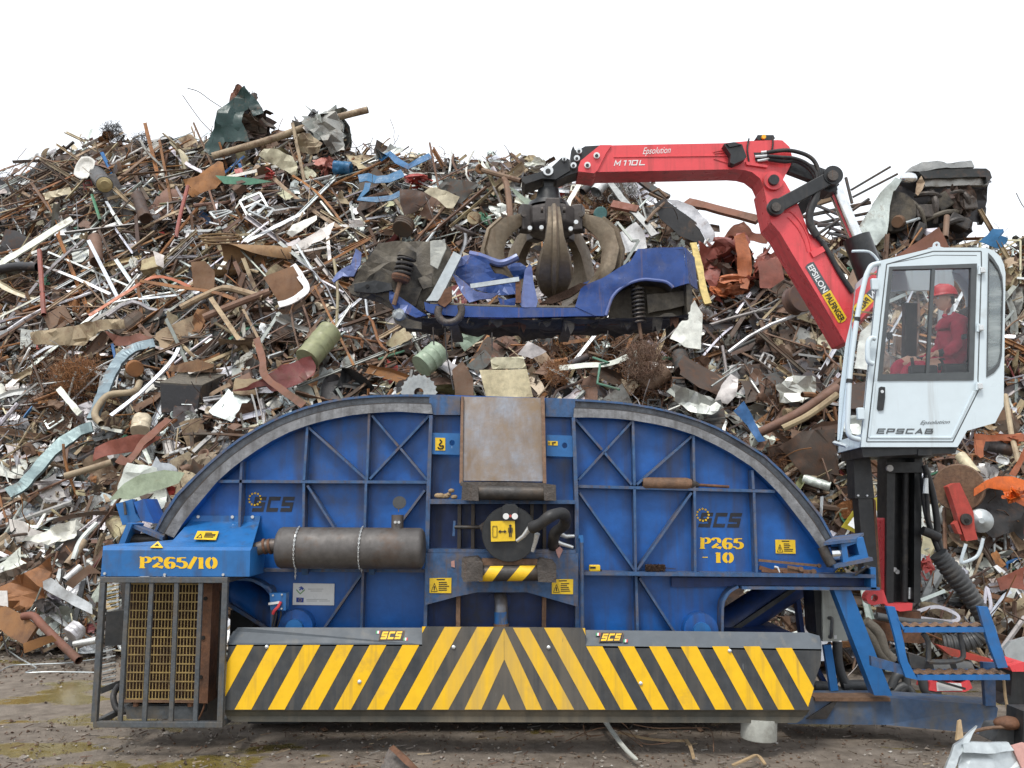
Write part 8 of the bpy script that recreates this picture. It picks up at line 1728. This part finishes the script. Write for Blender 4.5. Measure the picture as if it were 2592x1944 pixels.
# gravel and tiny litter
mb = MB('scrap_rusty')
for i in range(5200):
    if i < 1700 or i > 3600: x, y = R.uniform(-5.8, 6.2), R.uniform(6.3, 8.6)
    elif i < 2900: x, y = R.uniform(-9, -3.2), R.gauss(11.3, .7)
    else: x, y = R.uniform(-6, 6), R.uniform(6.0, 7.3)
    s = R.uniform(.004, .016) * (1.6 if y > 9 else 1) * (2 if R.random() < .05 else 1); z = .03 * noise.noise(V((x * .7, y * .9, 0))) - .015
    q = [V((R.gauss(0, 1), R.gauss(0, 1), R.gauss(0, .6))).normalized() for _ in range(6)]
    vs = [V((x, y, z + s * .3)) + V((d.x * s, d.y * s, d.z * s * .7)) for d in (V((1, 0, 0)), V((-1, .1, 0)), V((0, 1, .2)), V((.1, -1, 0)), V((0, 0, 1)), V((0, 0, -1)))]
    vs = [v + rv(s * .4) for v in vs]
    cc = R.choice(((.24, .20, .16), (.12, .09, .07), (.34, .31, .27), (.16, .10, .06), (.5, .48, .44) if R.random() < .35 else (.2, .17, .14)))
    mb.add(vs, [[0, 2, 4], [2, 1, 4], [1, 3, 4], [3, 0, 4], [2, 0, 5], [1, 2, 5], [3, 1, 5], [0, 3, 5]], None, cc)
for i in range(600):
    x, y = R.uniform(-5.5, 6), R.uniform(6.3, 8.2); l_ = R.uniform(.03, .13); a = R.uniform(0, 3.14); z = .03 * noise.noise(V((x * .7, y * .9, 0))) - .008
    mb.add([V((x, y, z)), V((x + l_ * math.cos(a), y + l_ * math.sin(a), z + .006)), V((x + l_ * math.cos(a) - .006 * math.sin(a), y + l_ * math.sin(a) + .006 * math.cos(a), z + .012)), V((x - .006 * math.sin(a), y + .006 * math.cos(a), z + .008))], [[0, 1, 2, 3]], None, R.choice(((.28, .22, .14), (.10, .06, .04), (.2, .19, .17))))
o = mb.build('gravel', origin=(0, 8, 0)); o['kind'] = 'stuff'; o['label'] = 'loose gravel and tiny scrap strewn over the muddy yard'; o['category'] = 'gravel'
def GP(px, py, z=.02):      # point on the ground under a photo pixel
    lo, hi = 4., 30.
    for _ in range(50):
        m_ = (lo + hi) / 2
        if P(px, py, m_).z > z: lo = m_
        else: hi = m_
    return P(px, py, lo)
def gstrip(name, label, cat, pts, w_, h_, m, lift=0.):
    mb = MB(m); q = [GP(*p) + V((0, 0, (l + lift))) for *p, l in pts]; q = bez(q, 4) if len(q) > 2 else q; n = len(q); vs = []
    for i in range(n):
        t = (q[min(i + 1, n - 1)] - q[max(i - 1, 0)]).normalized(); s_ = t.cross(ZZ).normalized(); u = s_.cross(t)
        for a, b in ((-.5, .1), (-.5, 1), (0, .55), (.5, 1), (.5, .1), (0, -.1)): vs.append(q[i] + s_ * a * w_ * (1 - .25 * i / n) + u * b * h_)
    mb.add(vs, [[i * 6 + j, i * 6 + (j + 1) % 6, i * 6 + 6 + (j + 1) % 6, i * 6 + 6 + j] for i in range(n - 1) for j in range(6)] + [list(range(6)), [(n - 1) * 6 + j for j in range(6)]]); return fin(mb, name, label, cat)
gstrip('white_trim', 'pale split trim strip leaning on the ground in front of the guard', 'trim', [(*C5(185, 100), .22), (*C5(250, 165), .12), (*C5(330, 225), .03), (*C5(390, 268), .0)], .045, .012, 'concrete')
gstrip('wood_lath', 'thin tan wooden lath lying on the mud below the guard', 'lath', [(*C5(308, 158), .03), (*C5(460, 180), .01), (*C5(620, 188), .01)], .035, .016, 'wood_tan')
gstrip('wood_lath', 'short bent tan lath end hanging off the wooden lath', 'lath', [(*C5(622, 185), .02), (*C5(645, 215), .01), (*C5(660, 262), .0)], .032, .012, 'wood_tan')
gstrip('wood_chip', 'small splintered wood chip on the mud at the bottom edge', 'wood chip', [(*C5(845, 296), .0), (*C5(920, 282), .03), (*C5(960, 268), .03), (*C5(995, 290), .0)], .032, .012, 'wood_tan')
for k, pts in enumerate((((140, 100), (160, 180), (240, 195), (180, 165)), ((285, 95), (340, 150), (420, 200), (550, 215)), ((380, 145), (480, 128), (640, 145), (740, 170), (755, 240)), ((60, 190), (200, 150), (300, 170), (420, 215)))):
    q = [GP(*C5(*p)) + V((0, 0, .02 + .03 * ((i * 7 + k) % 3))) for i, p in enumerate(pts)]; fin(MB('rust_edge').tube(bez(q, 6), .0042, 5), 'loose_wire', ['loop of thin wire round the pale trim strip', 'thin wire curving from the guard over the wooden lath', 'long thin wire arching over the lath to the right', 'faint wire lying on the mud left of the lath'][k], 'wire', None, True)
q = [GP(*C6(*p)) + V((0, 0, .02)) for p in ((-10, 930), (100, 880), (300, 870), (520, 860), (740, 830))]; fin(MB('galv').tube(bez(q, 5), .008, 6), 'loose_cable', 'thin pale cable lying on the mud at the far left', 'cable', None, True)
q = [GP(*C6(*p)) + V((0, 0, .02)) for p in ((-10, 710), (160, 830), (280, 900), (200, 935), (400, 930), (740, 935))]; fin(MB('galv').tube(bez(q, 5), .008, 6), 'loose_cable', 'looped pale cable on the mud left of the cage', 'cable', None, True)
# crushed bits in the foreground
def fore(name, pts, d, m, parent, amp=.04, lean=-.9):
    bm = bmesh.new(); cy = max(p[1] for p in pts)
    f_ = bm.faces.new([bm.verts.new(P(x, y, d + .0011 * (cy - y) * 1.0)) for x, y in pts]); bmesh.ops.triangulate(bm, faces=[f_])
    for _ in range(3): bmesh.ops.subdivide_edges(bm, edges=[e for e in bm.edges if e.calc_length() > .05], cuts=1)
    bmesh.ops.triangulate(bm, faces=bm.faces[:]); o = rv(20)
    for v in bm.verts: q = v.co * 5 + o; v.co.y -= amp * (noise.noise(q) + .8 * abs(noise.noise(q * 2.1)))
    bm.verts.index_update(); vs = [v.co.copy() for v in bm.verts]; fs = [[v.index for v in f.verts] for f in bm.faces]; be = [[e.verts[0].index, e.verts[1].index] for e in bm.edges if e.is_boundary]; bm.free(); n = len(vs)
    return MB(m).add(vs + [p + V((0, .02, 0)) for p in vs], fs + [[n + i for i in f[::-1]] for f in fs] + [[a, b, n + b, n + a] for a, b in be]).build(name, parent)
fd = 5.75
fc = thing('crushed_sheet', 'silver crushed car panel with torn edges in the lower right corner', 'car panel', P(2500, 1990, fd)); 
fore('main_panel', [(2420, 2010), (2425, 1935), (2435, 1905), (2470, 1890), (2560, 1885), (2600, 1905), (2640, 2010)], fd, 'galv', fc)
fore('upper_fold', [(2436, 1884), (2462, 1878), (2555, 1880), (2568, 1900), (2500, 1908), (2438, 1904)], fd + .05, 'galv', fc, .02)
fore('torn_flap', [(2376, 1990), (2395, 1935), (2412, 1885), (2440, 1868), (2475, 1838), (2452, 1880), (2425, 1915), (2400, 1990)], fd - .03, 'galv', fc, .02)
fore('splinter', [(2420, 1874), (2426, 1826), (2433, 1822), (2438, 1866)], fd + .02, 'wood_tan', fc, .005)
fore('rusty_edge', [(2560, 1888), (2590, 1880), (2620, 1890), (2620, 2000), (2585, 1940)], fd - .02, 'pink_rag', fc, .02)
fd2 = 6.2; bk2 = thing('broken_casting', 'rusty broken casting and grey block behind the silver crushed panel', 'casting', P(2560, 1900, fd2))
MB('hose_grey').poly(at([(2515, 1880), (2530, 1842), (2600, 1838), (2610, 1885)], fd2), (0, .2, 0)).build('block', bk2, bevel=.01)
t = MB('rust'); t.ball(P(2552, 1830, fd2), .09, None, (1.1, .8, .5)); t.build('lump', bk2, smooth=True)
MB('rust_edge').tube(bez([P(2455, 1855, fd2), P(2510, 1842, fd2 - .05), P(2600, 1842, fd2)], 4), .012, 8).build('bent_rod', bk2)
MB('black_paint').poly(at([(2590, 1800), (2640, 1800), (2640, 1910), (2588, 1908)], fd2 - .1), (0, .2, 0)).build('post', bk2)
fb = thing('torn_channel', 'dark ribbed torn channel piece at the bottom left edge of the picture', 'channel', P(1000, 1960, 5.6))
fore('ribbed_sheet', [(945, 1990), (970, 1925), (985, 1892), (1000, 1890), (1030, 1925), (1070, 1960), (1080, 1990)], 5.6, 'grease_steel', fb, .05)
fore('torn_edge', [(985, 1895), (995, 1888), (1030, 1918), (1060, 1948), (1052, 1955), (1020, 1930)], 5.55, 'rust', fb, .012)
# hoses and machinery on the ground behind the ladder
hz_ = [('big dark hose curving from the cabinet to the ground', ((905, 620), (910, 760), (945, 880), (1010, 985)), .045), ('dark hose lying along the base beam by the guard', ((740, 930), (860, 945), (960, 985), (1160, 985)), .05), ('upper hose lying behind the diagonal strut', ((940, 930), (1060, 925), (1180, 940)), .05), ('brown dusty hose rising behind the strut to the slew base', ((1100, 480), (1190, 560), (1230, 680), (1290, 750)), .055), ('second dusty hose beside the slew base', ((1080, 520), (1150, 610), (1200, 700), (1270, 760)), .05), ('dark hose sagging under the ladder treads', ((1290, 980), (1360, 930), (1400, 940), (1430, 985)), .04), ('dark hose loop standing below the lower tread', ((1280, 940), (1320, 860), (1370, 850), (1390, 920), (1340, 960)), .04), ('flat dark hose from the slew base to the right', ((1180, 440), (1400, 480), (1600, 490), (1750, 520)), .035), ('thin cable hanging from the cabinet to the ground', ((850, 620), (870, 760), (915, 860), (880, 940)), .014), ('thick hose end under the red crate', ((1500, 880), (1530, 970), (1620, 985)), .045)]
for lb, pts, r_ in hz_:
    q = [P(*Z6(*p), 8.25 - .0 * i) for i, p in enumerate(pts)]; fin(MB('hose_grey' if 'dusty' not in lb else 'underseal').tube(bez(q, 6), r_, 10), 'ground_hose', lb, 'hose', 'hydraulic hoses by the crane foot', True)
rc = thing('tool_crate', 'small red crate with white front lying under the ladder', 'crate', P(*Z6(1700, 970), 8.3))
MB('red').poly(at(L(Z6, (1545, 960), (1560, 895), (1600, 900), (1780, 915), (1830, 890), (1852, 945), (1800, 972), (1600, 970)), 8.2), (0, .25, 0)).build('crate_body', rc, bevel=.01)
MB('white_plate').poly(at(L(Z6, (1600, 905), (1772, 912), (1782, 962), (1605, 965)), 8.19), (0, .01, 0)).build('crate_front', rc)
MB('rubber').beam(P(*Z6(1610, 895), 8.15), P(*Z6(1800, 950), 8.15), .02, .02).build('crate_strap', rc)
vb = thing('valve_block', 'grey hydraulic valve block with two cylinders behind the ladder', 'valve block', P(*Z6(1700, 850), 8.5))
MB('hose_grey').poly(at(L(Z6, (1400, 700), (1540, 740), (1560, 850), (1420, 800)), 8.4), (0, .3, 0)).build('block', vb, bevel=.01)
for x in (1600, 1760): MB('hose_grey').tube([P(*Z6(x - 50, 820), 8.3), P(*Z6(x + 70, 830), 8.3)], .095, 18).build('accumulator', vb, smooth=True)
MB('red_faded').poly(at(L(Z6, (1600, 640), (1980, 740), (1990, 780), (1700, 720)), 8.7), (0, .1, 0)).build('red_rail', vb)
rp = thing('red_machine_corner', 'red machine housing corner at the right edge beside the ladder', 'machine', P(*Z6(2160, 1060), 7.9))
MB('red').poly(at(L(Z6, (2110, 790), (2215, 760), (2230, 830), (2130, 830)), 7.9), (0, .3, 0)).build('housing_top', rp, bevel=.01)
MB('black_paint').poly(at(L(Z6, (2130, 830), (2250, 830), (2250, 1080), (2050, 1060), (2120, 1000)), 7.95), (0, .3, 0)).build('housing_side', rp)
MB('wood_tan').tube([P(*Z6(2070, 890), 7.2), P(*Z6(2080, 1000), 7.2), P(*Z6(2108, 1150), 7.2)], .012, 8).build('hanging_rod', rp)
tag(MB('galv').poly(at(L(Z6, (2070, 680), (2120, 620), (2230, 590), (2230, 760), (2100, 780)), 8.3), (0, .05, 0)).build('galvanised_sheet'), 'pale galvanised sheet behind the ladder at the right edge', 'sheet')

# --- light
wd = bpy.data.worlds.new('World'); sc.world = wd; wd.use_nodes = True; N = wd.node_tree.nodes; Lk = wd.node_tree.links; bg = N['Background']
sky = N.new('ShaderNodeTexSky'); sky.sky_type = 'NISHITA'; sky.sun_disc = False; EL, AZ = math.radians(58), math.radians(205)
sky.sun_elevation = EL; sky.sun_rotation = AZ; sky.dust_density = 4; sky.air_density = 1.5
mx = N.new('ShaderNodeMix'); mx.data_type = 'RGBA'; mx.inputs[0].default_value = .88; Lk.new(sky.outputs[0], mx.inputs[6])
tcw = N.new('ShaderNodeTexCoord'); nw = N.new('ShaderNodeTexNoise'); nw.inputs['Scale'].default_value = 2.2; nw.inputs['Detail'].default_value = 5; Lk.new(tcw.outputs['Generated'], nw.inputs[0])
mw = N.new('ShaderNodeMix'); mw.data_type = 'RGBA'; Lk.new(nw.outputs['Fac'], mw.inputs[0]); mw.inputs[6].default_value = (9.0, 9.5, 10.3, 1); mw.inputs[7].default_value = (12.5, 12.7, 13.0, 1)   # overcast cloud deck
Lk.new(mw.outputs[2], mx.inputs[7]); Lk.new(mx.outputs[2], bg.inputs[0]); bg.inputs[1].default_value = .09
sl = bpy.data.lights.new('sun', 'SUN'); sl.energy = 1.5; sl.angle = math.radians(12); sl.color = (1, .96, .9)
so_ = bpy.data.objects.new('sun', sl); COL.objects.link(so_)
dirv = V((math.sin(AZ) * math.cos(EL), math.cos(AZ) * math.cos(EL), math.sin(EL))); so_.rotation_euler = dirv.to_track_quat('Z', 'Y').to_euler(); so_.location = (0, -5, 20)
# --- camera
cam = bpy.data.cameras.new('camera'); cam.sensor_width = 36; cam.lens = F / 2592 * 36; cam.clip_end = 2000
co = bpy.data.objects.new('camera', cam); COL.objects.link(co); co.location = (0, 0, CAMH); co.rotation_euler = (math.radians(90) + TH, 0, 0); sc.camera = co
sc.view_settings.view_transform = 'Standard'; sc.view_settings.look = 'None'; sc.view_settings.gamma = 1; sc.view_settings.exposure = .55
sc.render.engine = 'CYCLES'; sc.cycles.max_bounces = 6; sc.cycles.transparent_max_bounces = 8
